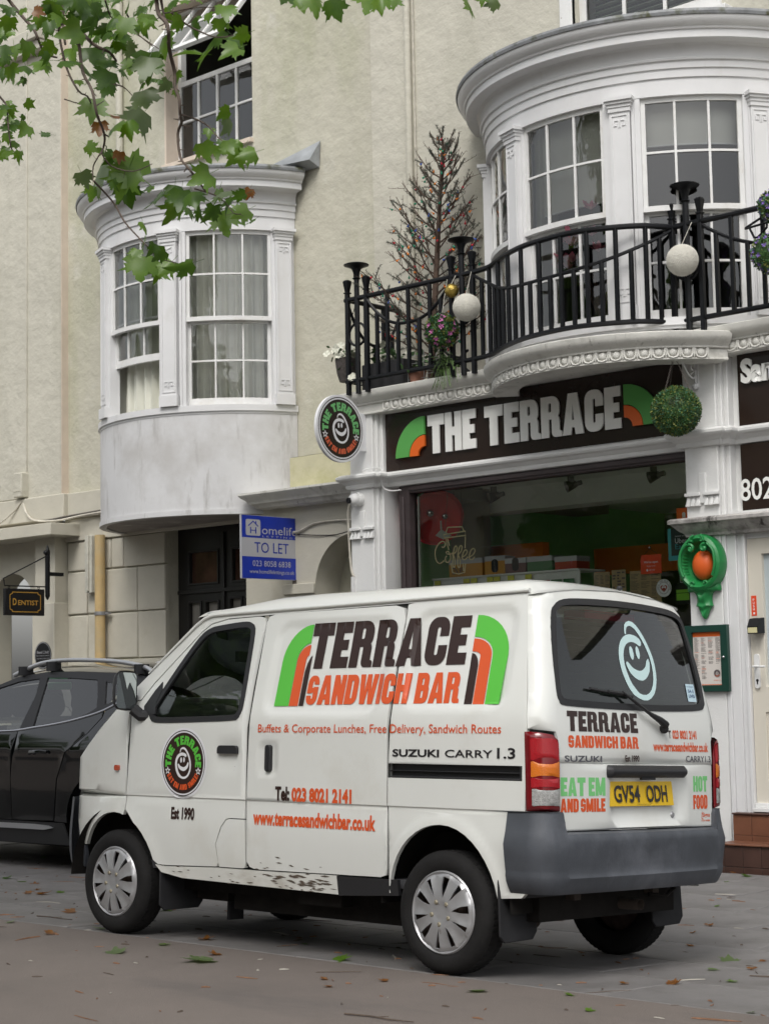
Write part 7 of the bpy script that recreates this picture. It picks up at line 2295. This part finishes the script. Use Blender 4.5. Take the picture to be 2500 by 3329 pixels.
LEAVES = [(3.875,-8.118,3.739,0.04,6,14,-53,0),
(3.817,-8.049,3.75,0.044,11,24,-8,0),
(3.906,-8.139,3.633,0.049,22,8,-17,1),
(4.125,-8.209,3.62,0.029,-1,-27,-18,1),
(4.258,-8.24,3.574,0.034,-70,3,2,4),
(3.958,-8.017,3.682,0.05,20,21,15,1),
(4.042,-8.035,3.64,0.056,-18,0,-11,0),
(4.213,-8.153,3.617,0.063,18,13,37,3),
(4.193,-8.123,3.658,0.029,18,26,-17,3),
(4.231,-8.136,3.587,0.047,8,31,-21,3),
(3.804,-8.068,3.655,0.037,23,-6,4,0),
(4.106,-8.275,3.467,0.05,-16,17,-5,0),
(4.187,-8.302,3.5,0.025,5,-8,-26,3),
(3.862,-8.057,3.588,0.05,-9,-19,-10,1),
(3.94,-8.061,3.573,0.063,0,55,5,1),
(4.244,-8.223,3.402,0.062,25,0,-46,1),
(4.266,-8.208,3.413,0.045,60,69,-36,0),
(3.936,-8.054,3.508,0.053,-2,29,-43,0),
(4.083,-8.221,3.409,0.06,-19,-38,-3,1),
(3.794,-8.061,3.525,0.05,0,-22,-12,0),
(3.893,-8.039,3.475,0.028,4,59,8,0),
(4.179,-8.266,3.347,0.034,50,-73,-6,0),
(4.132,-8.109,3.513,0.054,60,53,8,1),
(3.944,-8.158,3.51,0.039,21,-7,2,0),
(4.335,-8.129,3.612,0.063,-16,19,10,0),
(4.285,-8.114,3.578,0.054,24,61,3,0),
(4.239,-7.999,3.649,0.058,1,2,12,0),
(4.243,-7.966,3.684,0.048,16,-6,-9,1),
(4.421,-8.071,3.536,0.047,20,-41,-10,0),
(4.172,-7.845,3.703,0.05,-18,29,-19,1),
(4.426,-8.016,3.537,0.072,14,-11,-7,1),
(4.374,-7.949,3.644,0.048,17,-80,7,0),
(4.149,-7.706,3.755,0.037,17,-24,-6,0),
(4.342,-7.849,3.621,0.062,11,-5,5,1),
(4.351,-7.91,3.615,0.039,-17,-74,-26,1),
(4.257,-8.021,3.595,0.088,50,52,-27,0),
(4.214,-7.94,3.601,0.058,50,63,17,0),
(4.312,-7.952,3.548,0.077,40,-64,0,1),
(4.311,-7.944,3.518,0.048,12,-5,-26,1),
(4.134,-7.836,3.572,0.05,0,-6,-25,0),
(3.965,-7.876,3.6,0.071,-20,-17,-31,1),
(4.325,-8.157,3.41,0.075,-70,63,-18,0),
(4.192,-7.96,3.512,0.075,-10,15,-19,0),
(4.231,-8.018,3.427,0.073,-11,73,-26,0),
(4.014,-7.885,3.478,0.03,-7,22,-32,1),
(3.998,-7.826,3.507,0.044,23,-62,-6,0),
(4.077,-7.821,3.488,0.077,30,19,-13,0),
(4.255,-7.952,3.464,0.064,8,8,-43,0),
(4.285,-7.865,3.532,0.052,-40,-34,2,2),
(4.149,-7.751,3.535,0.07,2,-7,-19,1),
(4.239,-7.85,3.46,0.042,-15,72,-20,0),
(4.445,-7.931,3.414,0.092,12,-9,-22,2),
(4.431,-7.945,3.345,0.032,23,-63,-5,0),
(4.156,-7.671,3.501,0.034,20,-6,-34,0),
(4.209,-8.052,3.56,0.031,-4,-66,-9,1),
(4.276,-8.03,3.282,0.083,4,0,-12,1),
(4.274,-7.996,3.221,0.048,-4,-9,-7,4),
(4.102,-7.795,3.351,0.044,70,-59,-26,4),
(4.31,-7.953,3.229,0.064,-40,-5,-56,1),
(4.318,-7.906,3.228,0.061,-10,-4,0,3),
(4.264,-7.821,3.297,0.104,40,16,-31,2),
(4.357,-7.863,3.334,0.084,-17,-5,-23,2),
(4.306,-8.054,3.133,0.041,-60,2,16,1),
(4.23,-7.958,3.164,0.029,8,22,-30,1),
(4.192,-7.884,3.155,0.055,60,43,-28,0),
(4.257,-7.899,3.145,0.039,3,40,8,4),
(4.093,-7.856,3.122,0.119,-1,-59,-15,2),
(4.096,-7.927,3.097,0.056,-20,-3,38,2),
(4.252,-7.854,3.122,0.114,130,-16,-4,1),
(4.238,-7.863,3.07,0.104,24,-5,7,1),
(4.192,-7.814,3.046,0.088,-18,-17,-6,0),
(4.023,-7.834,3.08,0.053,14,27,-10,3),
(3.962,-7.91,3.772,0.05,-11,3,-25,0),
(4.312,-8.096,3.595,0.05,-11,18,-13,0),
(4.234,-7.955,3.642,0.052,5,-18,-31,0),
(4.102,-7.89,3.615,0.056,20,-52,-18,0),
(4.35,-7.955,3.531,0.054,-8,25,-31,0),
(2.887,-7.394,3.791,0.028,-6,-4,-16,3),
(3.008,-7.469,3.71,0.046,-12,-3,20,1),
(3.159,-7.62,3.623,0.041,2,-23,-8,1),
(2.894,-7.403,3.72,0.051,3,-22,-25,1),
(3.022,-7.493,3.626,0.065,20,-18,-39,0),
(3.149,-7.5,3.587,0.057,40,27,-21,1),
(2.866,-7.341,3.717,0.044,-21,39,-18,0),
(2.855,-7.38,3.65,0.047,-10,-22,-3,1),
(2.996,-7.447,3.575,0.039,40,-6,-32,1),
(3.106,-7.556,3.488,0.045,-8,-7,-40,1),
(3.057,-7.549,3.488,0.034,-21,-20,1,1),
(2.934,-7.374,3.549,0.051,20,-35,16,1),
(2.756,-7.32,3.632,0.032,23,5,-13,0),
(4.596,-8.05,3.497,0.038,17,-6,-39,1),
(4.69,-8.026,3.537,0.043,10,-43,-22,0),
(4.692,-8.006,3.477,0.048,70,47,-26,3),
(4.48,-7.88,3.491,0.082,-16,-51,-23,1),
(4.388,-7.875,3.448,0.09,8,-5,11,0),
(4.654,-8.044,3.334,0.03,60,-59,-4,0),
(4.507,-7.927,3.348,0.023,9,0,-27,0),
(4.36,-7.78,3.405,0.048,30,53,8,2),
(4.502,-7.839,3.382,0.042,-17,-48,-13,1),
(4.496,-7.844,3.328,0.021,2,-2,10,1),
(4.513,-7.773,3.57,0.06,-12,-62,0,0),
(4.685,-7.857,3.54,0.036,-2,-41,-9,3),
(4.645,-7.768,3.545,0.05,-7,3,23,1),
(4.706,-7.798,3.569,0.065,0,9,-27,3),
(4.447,-7.697,3.641,0.036,50,-52,0,0),
(4.634,-7.794,3.499,0.084,50,-59,5,0),
(4.476,-7.766,3.494,0.083,75,-68,-18,1),
(4.563,-7.77,3.459,0.079,23,-70,-17,1),
(4.569,-7.654,3.504,0.072,50,-20,-22,1),
(4.647,-7.675,3.535,0.053,70,49,-6,1),
(4.573,-7.696,3.271,0.051,80,58,-28,1),
(4.551,-7.656,3.239,0.061,55,60,-35,2),
(4.526,-7.719,3.209,0.037,3,-3,-18,1),
(4.708,-7.899,3.065,0.058,-23,6,24,1),
(4.533,-7.69,3.146,0.045,0,11,8,1),
(4.6,-7.726,3.153,0.037,19,0,-30,0),
(4.786,-7.86,3.071,0.045,-20,10,-2,1),
(4.713,-7.77,3.075,0.072,40,17,-4,1),
(4.791,-7.787,3.062,0.061,70,-8,-13,1),
(4.756,-7.802,3.096,0.036,40,12,-10,3),
(4.435,-7.743,3.699,0.032,-23,25,-40,1),
(4.566,-7.787,3.652,0.026,9,38,-54,1),
(4.575,-8.046,2.81,0.039,-20,66,-4,1),
(4.523,-8.007,2.779,0.03,-2,-74,-10,1),
(4.542,-7.991,2.75,0.043,30,51,-8,0),
(4.318,-7.879,2.796,0.04,20,-5,-22,1),
(4.509,-7.931,2.746,0.05,60,51,-5,0),
(4.239,-7.789,2.772,0.1,8,13,-23,1),
(4.268,-7.737,2.763,0.07,20,-18,-5,1),
(4.367,-7.779,2.756,0.061,40,0,-16,1),
(4.489,-7.819,2.728,0.085,80,74,-9,0),
(4.295,-7.769,3.009,0.077,45,-67,4,0),
(4.278,-7.792,3.044,0.046,30,-51,-24,1),
(4.309,-7.961,3.023,0.037,-30,-38,-11,0),
(4.675,-7.888,2.984,0.077,60,11,-28,1),
(4.296,-7.682,3.053,0.066,7,13,-15,0),
(4.396,-7.742,2.994,0.071,9,6,0,0),
(4.327,-7.7,2.976,0.095,21,54,15,1),
(4.639,-7.894,2.924,0.074,-16,-3,-37,0),
(4.523,-7.806,2.91,0.045,-2,60,-21,0),
(4.401,-7.653,2.963,0.066,-24,-67,-13,0),
(4.499,-7.697,2.936,0.062,20,53,14,0),
(4.426,-7.596,3.023,0.063,20,-57,4,1),
(4.549,-7.672,3.002,0.073,80,-61,2,2),
(4.511,-7.616,2.981,0.058,20,-54,-15,0),
(4.687,-7.734,2.946,0.053,60,67,8,0),
(4.485,-7.499,3.046,0.036,19,33,1,4),
(4.642,-7.681,2.91,0.06,60,0,-12,1),
(4.394,-7.533,2.953,0.089,-10,3,-8,1),
(4.748,-7.737,2.847,0.037,40,-67,-15,0),
(4.42,-7.6,2.983,0.039,-11,-33,-19,0),
(4.783,-7.521,3.656,0.056,-21,7,-14,1),
(4.857,-7.523,3.635,0.076,-10,32,-10,1),
(4.908,-7.481,3.611,0.076,-23,-27,0,0),
(4.699,-7.085,3.807,0.082,17,15,-21,3),
(4.923,-7.264,3.685,0.063,-3,-10,-13,3),
(4.807,-7.066,3.782,0.054,4,3,-13,1),
(5.213,-7.118,3.625,0.074,1,67,-19,1),
(5.165,-6.993,3.705,0.037,13,-17,-5,1),
(5.184,-6.966,3.696,0.047,70,4,12,2)]
TWIGS = [(0.011,[(4.134,-8.043,3.733),(4.071,-7.996,3.738),(4.091,-8.014,3.643),(4.167,-8.061,3.533)]),
(0.012,[(4.15,-8.028,3.733),(4.093,-7.976,3.737),(4.126,-7.981,3.642),(4.236,-7.997,3.534),(4.288,-7.966,3.498),(4.237,-7.893,3.497)]),
(0.009,[(4.314,-8.125,3.551),(4.255,-8.068,3.501),(4.285,-8.076,3.399),(4.378,-8.109,3.303),(4.395,-8.103,3.22),(4.34,-8.028,3.18),(4.285,-7.99,3.152),(4.311,-8.034,3.104)]),
(0.007,[(4.202,-8.097,3.589),(4.129,-8.06,3.59),(4.166,-8.056,3.454),(4.265,-8.08,3.338),(4.299,-8.067,3.313),(4.239,-8.001,3.307)]),
(0.01,[(3.823,-8.069,3.823),(3.768,-8.014,3.819),(3.826,-7.999,3.748),(3.931,-8.022,3.66),(3.953,-8.018,3.618),(3.896,-7.948,3.6),(3.877,-7.88,3.608)]),
(0.007,[(2.946,-7.509,3.803),(2.898,-7.448,3.806),(2.947,-7.445,3.75),(3.023,-7.494,3.661),(3.036,-7.488,3.549),(2.974,-7.426,3.553)]),
(0.011,[(4.518,-7.951,3.655),(4.462,-7.897,3.654),(4.49,-7.912,3.593),(4.579,-7.953,3.525),(4.593,-7.955,3.481),(4.525,-7.895,3.461),(4.486,-7.838,3.405),(4.522,-7.869,3.337),(4.598,-7.915,3.265),(4.592,-7.907,3.215),(4.523,-7.841,3.22),(4.477,-7.819,3.196),(4.529,-7.854,3.096),(4.605,-7.889,3.037),(4.605,-7.849,3.006),(4.553,-7.763,2.989)]),
(0.009,[(4.529,-7.94,3.654),(4.473,-7.886,3.653),(4.503,-7.899,3.587),(4.579,-7.953,3.525)]),
(0.005,[(4.552,-7.909,3.581),(4.534,-7.819,3.565),(4.605,-7.795,3.519),(4.703,-7.831,3.473),(4.752,-7.807,3.474)]),
(0.005,[(4.551,-7.864,3.235),(4.532,-7.776,3.241),(4.585,-7.771,3.205),(4.675,-7.811,3.138),(4.721,-7.784,3.094)]),
(0.004,[(4.533,-7.927,3.579),(4.497,-7.859,3.611),(4.586,-7.826,3.611),(4.701,-7.846,3.574)]),
(0.004,[(4.457,-7.988,3.512),(4.406,-7.933,3.535),(4.459,-7.927,3.495),(4.553,-7.965,3.439)]),
(0.004,[(4.489,-7.755,3.012),(4.477,-7.66,3.013),(4.53,-7.655,2.977),(4.62,-7.695,2.912),(4.65,-7.688,2.904)]),
(0.005,[(4.314,-8.054,3.017),(4.296,-7.958,2.967),(4.347,-7.949,2.889),(4.45,-7.975,2.812),(4.484,-7.961,2.774),(4.443,-7.876,2.756),(4.436,-7.796,2.756)]),
(0.005,[(4.276,-7.978,3.206),(4.227,-7.919,3.22)]),
(0.004,[(4.341,-8.042,3.112),(4.301,-7.97,3.09),(4.383,-7.94,3.059),(4.506,-7.957,3.055)]),
(0.004,[(4.331,-8.049,3.096),(4.256,-8.011,3.088),(4.28,-8.03,3.031)]),
(0.004,[(4.315,-7.964,3.376),(4.279,-7.894,3.392),(4.325,-7.895,3.351)]),
(0.005,[(4.315,-8.003,3.666),(4.266,-7.94,3.638),(4.315,-7.938,3.598)]),
(0.005,[(4.364,-7.953,3.626),(4.316,-7.89,3.614),(4.348,-7.904,3.575),(4.463,-7.917,3.484)]),
(0.003,[(4.106,-8.019,3.362),(4.08,-7.939,3.372),(4.13,-7.94,3.361)])]
FALLEN = [(1.886,-6.045,0.138,2),(2.453,-5.988,0.195,2),(1.056,-5.832,0.085,4),(0.468,-5.668,0.068,2),(0.213,-5.067,0.106,4),(0.442,-4.5,0.103,3),(1.09,-5.522,0.081,1),(-1.09,-4.431,0.075,4),(-1.735,-3.902,0.08,4),(-0.99,-4.374,0.125,4),(-1.022,-4.205,0.076,1),(-2.257,-3.792,0.125,0),(-1.958,-3.855,0.082,3),(-0.183,-3.599,0.094,4),(-0.087,-3.733,0.062,2),(1.875,-5.437,0.107,4),(1.888,-5.736,0.08,3),(2.352,-5.803,0.082,4),(-1.309,-4.188,0.058,4),(-3.491,-2.531,0.071,2),(2.976,-5.557,0.127,3),(3.56,-5.887,0.044,4),(2.368,-5.204,0.056,0),(4.061,-5.851,0.106,2),(3.312,-6.013,0.03,4),(3.467,-6.142,0.022,4),(4.514,-5.046,0.073,4),(4.216,-4.113,0.114,2),(4.361,-4.488,0.07,1),(3.738,-3.741,0.065,4),(3.377,-2.985,0.076,4),(4.469,-4.329,0.059,4),(4.65,-4.799,0.067,1),(2.139,-0.546,0.113,0),(1.908,-0.374,0.049,4),(2.917,-2.171,0.041,3),(2.211,-0.937,0.035,1),(3.539,-4.408,0.054,4),(2.572,-3.309,0.049,4),(4.381,-5.238,0.047,4),(5.226,-5.573,0.039,2),(4.428,-5.69,0.024,1),(4.705,-5.921,0.026,3),(4.34,-4.018,0.037,4),(3.471,-3.292,0.023,4)]
# ================================================================== plane tree over the street
def leaf_mesh(name, mat, fold, curl, seed):
    q = random.Random(seed)
    tips = [(-.28, .06), (-.52, .32), (-.36, .36), (-.47, .42), (-.40, .52), (-.60, .70), (-.42, .64), (-.38, .72), (-.22, .60), (-.19, .78), (-.14, .76), (-.10, .90), (0, 1.06)]
    out = [(0.0, .14)] + [(x + q.uniform(-.03, .03), z + q.uniform(-.03, .03)) for x, z in tips]
    right = [(-x + q.uniform(-.03, .03), z) for x, z in reversed(out[1:-1])]
    poly = out + right
    vs, ts = csg([poly], [], .17)
    q2 = MB()
    def mp(a, b, d):
        z = -b
        y = fold * abs(a) + curl * (b - .4) ** 2 + .05 * sin(7 * a + seed) * b
        return (a * (1 - .25 * abs(fold)), y, z)
    q2.flat(vs, ts, mp)
    q2.tube([(0, 0, .22), (0, .0, .05), (0, 0, -.14)], .011, 4)
    return mesh_of(name, q2, mat, angle=80)
def LEAFMAT(name, c1, c2, c3):
    m, nt, bs = _nodes(name)
    n = noise(nt, 2.3, 5.0)
    c = mix_col(nt, ramp(nt, n, .35, .65), c1, c2)
    n2 = noise(nt, 5.0, 6.0, None, .6, 4.0)
    c = mix_col(nt, ramp(nt, n2, .66, .74), c, c3)
    nt.links.new(c, bs.inputs['Base Color'])
    bs.inputs['Roughness'].default_value = .38
    tr = nt.nodes.new('ShaderNodeBsdfTranslucent')
    hs = nt.nodes.new('ShaderNodeHueSaturation'); hs.inputs['Value'].default_value = 1.5; hs.inputs['Saturation'].default_value = 1.15
    nt.links.new(c, hs.inputs['Color']); nt.links.new(hs.outputs[0], tr.inputs[0])
    mx = nt.nodes.new('ShaderNodeMixShader'); mx.inputs[0].default_value = .38
    out = nt.nodes['Material Output']
    nt.links.new(bs.outputs[0], mx.inputs[1]); nt.links.new(tr.outputs[0], mx.inputs[2]); nt.links.new(mx.outputs[0], out.inputs[0])
    return m
leafmats = [LEAFMAT('dark plane leaf', (.042, .092, .014), (.066, .128, .020), (.07, .09, .025)), LEAFMAT('plane leaf', (.085, .165, .020), (.115, .200, .028), (.13, .12, .03)),
            LEAFMAT('pale leaf underside', (.105, .150, .060), (.125, .175, .070), (.13, .13, .05)), LEAFMAT('yellow green leaf', (.085, .180, .018), (.12, .21, .025), (.20, .15, .02)),
            LEAFMAT('brown leaf', (.16, .060, .018), (.24, .11, .03), (.07, .03, .012))]
leaf_me = {}
for mi in range(5):
    leaf_me[mi] = [leaf_mesh('leaf', leafmats[mi], f, c, mi * 7 + k) for k, (f, c) in enumerate(((.18, .15), (.45, .25), (-.2, .3), (.05, -.3)))]
m_twig = MAT('plane twig', (0.085, 0.062, 0.048), 0.8, var=0.35, vscale=30)
m_pbark = MAT('plane bark', (0.15, 0.14, 0.11), 0.85, var=0.3, vscale=5, bump=0.4, bscale=20, patches=(((.28, .26, .20), 4, .55, .65), ((.09, .08, .06), 6, .55, .7)))
tree = thing('plane_tree', (1.2, -10.2, 0), 'plane tree whose leafy twigs hang into the upper left of the picture', 'tree')
def obj_mesh(name, me, parent, M):
    o = bpy.data.objects.new(name, me); COL.objects.link(o); o.parent = parent
    o.matrix_local = Matrix.Translation(-Vector(parent.get('_o', parent.location))) @ M
    return o
q = MB(); q.tube([(1.2, -10.2, -.2), (1.2, -10.2, .3), (1.25, -10.15, 2.5), (1.3, -10.1, 5.5), (1.5, -9.9, 8.0)], [.42, .32, .27, .22, .15], 16)
trunk = obj('trunk', q, m_pbark, tree, 60)
for pts, rr_ in (([(1.3, -10.1, 5.3), (2.4, -9.4, 6.2), (3.8, -8.6, 6.4), (4.8, -7.9, 5.9), (5.2, -7.5, 5.2)], [.13, .10, .07, .05, .03]), ([(3.8, -8.6, 6.4), (4.4, -7.4, 6.1), (4.9, -7.0, 5.3)], [.06, .04, .02]), ([(2.4, -9.4, 6.2), (2.6, -7.8, 6.6), (3.2, -6.9, 5.6)], [.08, .05, .02]),
                 ([(1.3, -10.1, 5.6), (-.5, -11.0, 7.5), (-2, -11.8, 8.5)], [.14, .1, .05]), ([(1.5, -9.9, 8), (2.2, -11.5, 10), (2.6, -12.5, 11)], [.13, .09, .05]), ([(1.5, -9.9, 8), (.6, -8.8, 10.2), (-.2, -8.2, 11.5)], [.13, .08, .04])):
    q = MB(); q.tube(smooth(pts, 3), [rr_[min(len(rr_) - 1, int(i / 3))] for i in range(len(smooth(pts, 3)))], 10); obj('limb', q, m_pbark, tree, 60)
rnd = random.Random(31)
for rad, pts in TWIGS:
    sp = smooth(pts, 3)
    rad *= .72
    q = MB(); q.tube(sp, [rad * (1 - .55 * i / len(sp)) for i in range(len(sp))], 6)
    for i in range(1, len(sp) - 1, 2):
        d = Vector((rnd.gauss(0, 1), rnd.gauss(0, 1), rnd.gauss(-.2, .6))).normalized()
        q.tube([sp[i], Vector(sp[i]) + d * rnd.uniform(.01, .035)], [rad * .35, rad * .2], 4)
    obj('twig', q, m_twig, tree, 60)
CY = Matrix.Rotation(radians(42.8), 4, 'Z')
extra = [(x + rnd.gauss(0, .10), y + rnd.gauss(0, .15), z + rnd.gauss(.03, .07), s * .9, ang + rnd.randint(-60, 60), rnd.randint(-60, 60), tx, rnd.choice((0, 0, 1, mi))) for (x, y, z, s, ang, ty, tx, mi) in LEAVES[:110] if z > 3.55]
for (x, y, z, s, ang, ty, tx, mi) in LEAVES + extra:
    s *= 1.38
    Rm = CY @ Matrix.Rotation(radians(ang), 4, 'Y') @ Matrix.Rotation(radians(ty), 4, 'Z') @ Matrix.Rotation(radians(tx), 4, 'X')
    Mx_ = Matrix.Translation((x, y, z)) @ Rm @ Matrix.Diagonal((s * 1.0, s, s * .98, 1)) @ Matrix.Translation((0, 0, .5))
    obj_mesh('leaf', rnd.choice(leaf_me[mi]), tree, Mx_)
def crown(parent, blobs, n, size, seed, name='crown'):
    q_ = random.Random(seed); mb = MB()
    for i in range(n):
        bx, by, bz, br = q_.choice(blobs)
        d = Vector((q_.gauss(0, 1), q_.gauss(0, 1), q_.gauss(0, 1))).normalized()
        c = Vector((bx, by, bz)) + d * br * q_.uniform(.35, 1) ** .5
        nrm = (d + Vector((q_.gauss(0, .6), q_.gauss(0, .6), q_.gauss(.3, .6)))).normalized()
        u = nrm.orthogonal().normalized(); u = Matrix.Rotation(q_.uniform(0, 6.28), 3, nrm) @ u; w = nrm.cross(u)
        s = size * q_.uniform(.6, 1.25)
        mb.add([c - w * s * .5, c + u * s * .5, c + w * s * .55 + nrm * s * .1, c - u * s * .5], [(0, 1, 2, 3)], q_.choice((0, 1, 1)))
    return obj(name, mb, [leafmats[0], leafmats[1]], parent, angle=0, kind='stuff')
rb_ = random.Random(77)
crown(tree, [(1.5 + rb_.uniform(-3, 3.2), -10.4 + rb_.uniform(-3, 2.2), 9.0 + rb_.uniform(-1.0, 2.6), rb_.uniform(.8, 1.4)) for _ in range(26)], 9000, .24, 5)
def far_tree(x, y, h, label, seed, n=6500):
    t = thing('plane_tree', (x, y, 0), label, 'tree', 'street trees across the road')
    q = MB(); q.tube([(x, y, -.2), (x + .1, y, h * .3), (x, y + .1, h * .6), (x, y, h * .85)], [.32, .25, .18, .06], 12)
    r_ = random.Random(seed)
    for k in range(7):
        a = k * 2.4; zz = h * (.35 + .06 * k)
        q.tube([(x, y, zz), (x + cos(a) * 1.2, y + sin(a) * 1.2, zz + 1.1), (x + cos(a) * 2.1, y + sin(a) * 2.1, zz + 1.9)], [.10, .07, .03], 7)
    obj('trunk', q, m_pbark, t, 60)
    crown(t, [(x + r_.uniform(-2.6, 2.6), y + r_.uniform(-2.6, 2.6), h * .45 + r_.uniform(-1.6, h * .5), r_.uniform(.7, 1.3)) for _ in range(26)], n, .30, seed)
far_tree(-11.5, -16.5, 9.5, 'plane tree seen mirrored in the shop window, farthest up the street', 1)
far_tree(-4.5, -17.5, 9.0, 'plane tree across the street opposite the townhouse, mirrored in the panes', 2)
far_tree(-21, -14, 9.0, 'dense plane tree up the street, mirrored in the black car', 8, 9000)
far_tree(-29, -17, 10, 'farthest plane tree up the street, mirrored in the black car', 9, 7000)
far_tree(13.5, -19.5, 9.5, 'plane tree behind the photographer, nearest the right', 3)
# pale terrace across the street, mirrored in the window panes
ob_ = thing('opposite_terrace', (0, -30, 0), 'pale stuccoed terrace across the street, mirrored in the panes', 'building')
q = MB(); wins = [rect(x, z, x + 1.1, z + 1.9) for x in range(-26, 30, 3) for z in (1.0, 4.6, 8.0)]
q.shape([rect(-30, -.2, 32, 11)], wins, lambda a, b, d: (-a, -30 - d, b), .3); q.box(-32, 30, -30.05, -29.6, 10.6, 11.0); q.box(-32, 30, -30.05, -29.8, 3.6, 3.8); obj('wall', q, m_cream, ob_)
for w in wins:
    xs_ = [p[0] for p in w]; zs_ = [p[1] for p in w]
    q = MB(); q.box(-max(xs_), -min(xs_), -30.25, -30.2, min(zs_), max(zs_)); wo = obj('window', q, MAT('far glass', (.04, .05, .05), .1) if 'far glass' not in bpy.data.materials else bpy.data.materials['far glass'], ob_)
    q = MB(); q.box(-(min(xs_) + .57), -(min(xs_) + .53), -30.2, -30.17, min(zs_), max(zs_)); q.box(-max(xs_), -min(xs_), -30.2, -30.17, min(zs_) + .93, min(zs_) + .97); obj('glazing_bars', q, m_white, wo)

# ================================================================== fallen leaves and litter
fall_me = {}
def ground_leaf(mi, k):
    q_ = random.Random(mi * 10 + k)
    base = leaf_me[mi][k].copy()
    for v in base.vertices:
        a, b = v.co.x, -v.co.z
        curlz = (.28 if mi == 4 else .12) * (a * a * 2.2 + (b - .45) ** 2) * (1 + .6 * sin(5 * a + k)) + .02
        v.co = (a, b - .5, curlz)
    base.update()
    return base
for mi in range(5):
    fall_me[mi] = [ground_leaf(mi, k) for k in range(3)]
names_ = ('dark green', 'green', 'pale green', 'yellowish green', 'curled brown')
size_w = ((.05, 'tiny'), (.09, 'small'), (.13, 'middling'), (.3, 'large'))
def where(x, y):
    px_ = (x - 3.66); 
    if y > -4.2: w = 'beyond the van'
    elif y > -5.6: w = 'on the paving' if x > 4.2 else 'under the van'
    else: w = 'on the tarmac'
    anchors = (((1.31, -5.6), 'front wheel'), ((3.66, -5.6), 'near rear wheel'), ((3.6, -4.2), 'far rear wheel'), ((1.9, -.3), 'doorstep'), ((-1.9, -3.2), 'black car'))
    d, nm = min((hypot(x - a[0][0], y - a[0][1]), a[1]) for a in anchors)
    return w, nm, d
seen = {}
for i, (x, y, w, mi) in enumerate(FALLEN):
    sz = next(s for t, s in size_w if w < t)
    wh, nm, d = where(x, y)
    lab = f'{sz} {names_[mi]} leaf {wh} {"beside" if d < .5 else "near" if d < 1.1 else "away from"} the {nm}'
    seen.setdefault(lab, []).append((x, y, w, mi))
order = ('nearest camera', 'second nearest camera', 'third nearest camera', 'fourth nearest camera', 'fifth nearest camera', 'sixth nearest camera', 'seventh nearest camera')
for lab, items in seen.items():
    items.sort(key=lambda p: hypot(p[0] - 9, p[1] + 11.7))
    for k, (x, y, w, mi) in enumerate(items):
        o = bpy.data.objects.new('fallen_leaf', fall_me[mi][rnd.randint(0, 2)])
        COL.objects.link(o)
        o.location = (x, y, gz(y) + .003)
        o.rotation_euler = (rnd.uniform(-.15, .3), rnd.uniform(-.2, .2), rnd.uniform(0, 6.28))
        s = max(.05, w) * .95
        o.scale = (s, s, s)
        tag(o, lab if len(items) == 1 else lab + ', ' + order[k], 'leaf', 'fallen plane leaves on the ground')
# litter of bark, twigs and crumbs
lit = MB()
for i in range(900):
    while True:
        x = rnd.uniform(-4, 8.2); y = rnd.uniform(-9.6, -1.2)
        if rnd.random() < (.9 if y > -7 else .45): break
    z = gz(y) + .0015; a = rnd.gauss(.0, .5) if rnd.random() < .6 else rnd.uniform(0, 3.14); l_ = rnd.uniform(.008, .03) if rnd.random() < .85 else rnd.uniform(.04, .12); w = rnd.uniform(.002, .005)
    u = Vector((cos(a), sin(a), 0)); v = Vector((-sin(a), cos(a), 0))
    c = Vector((x, y, z)); b = v * rnd.uniform(-.2, .2) * l_
    lit.add([c - u * l_ - v * w, c + b - v * w, c + u * l_ * .9 - v * w * .5, c + u * l_ + v * w * .5, c + b + v * w, c - u * l_ + v * w, c + b + Vector((0, 0, w * 1.4)), c - u * l_ * .9 + Vector((0, 0, w)), c + u * l_ * .9 + Vector((0, 0, w * .7))],
            [(0, 1, 6, 7), (1, 2, 8, 6), (3, 4, 6, 8), (4, 5, 7, 6)], rnd.choice((0, 0, 0, 1, 1, 2)))
tag(obj('leaf_litter', lit, [MAT('bark crumb', (.17, .085, .045), .8, var=.4, vscale=20), MAT('dry twig', (.075, .055, .042), .8), MAT('pale crumb', (.32, .30, .26), .8)], None, 0), 'scatter of bark crumbs and broken twigs over the paving', 'litter', kind='stuff')
for (x, y, a, l_, lab) in ((4.55, -6.9, .2, .22, 'long bare twig on the tarmac right of the rear wheel'), (5.05, -6.35, -.35, .20, 'bent bare twig on the tarmac near the right edge'), (4.15, -6.55, .1, .17, 'pale straight twig behind the near rear wheel'), (.45, -5.35, .05, .16, 'thin twig beside the brown leaf in front of the front wheel')):
    q = MB(); u = Vector((cos(a), sin(a), 0)); v = Vector((-sin(a), cos(a), 0)); c = Vector((x, y, gz(y) + .006))
    q.tube([c - u * l_, c - u * l_ * .3 + v * .012, c + u * l_ * .4 - v * .006, c + u * l_], [.004, .0035, .003, .002], 5); q.tube([c - u * l_ * .2, c + v * .04 + u * .02], .002, 4)
    tag(obj('fallen_twig', q, m_twig), lab, 'twig', 'bare twigs on the ground')
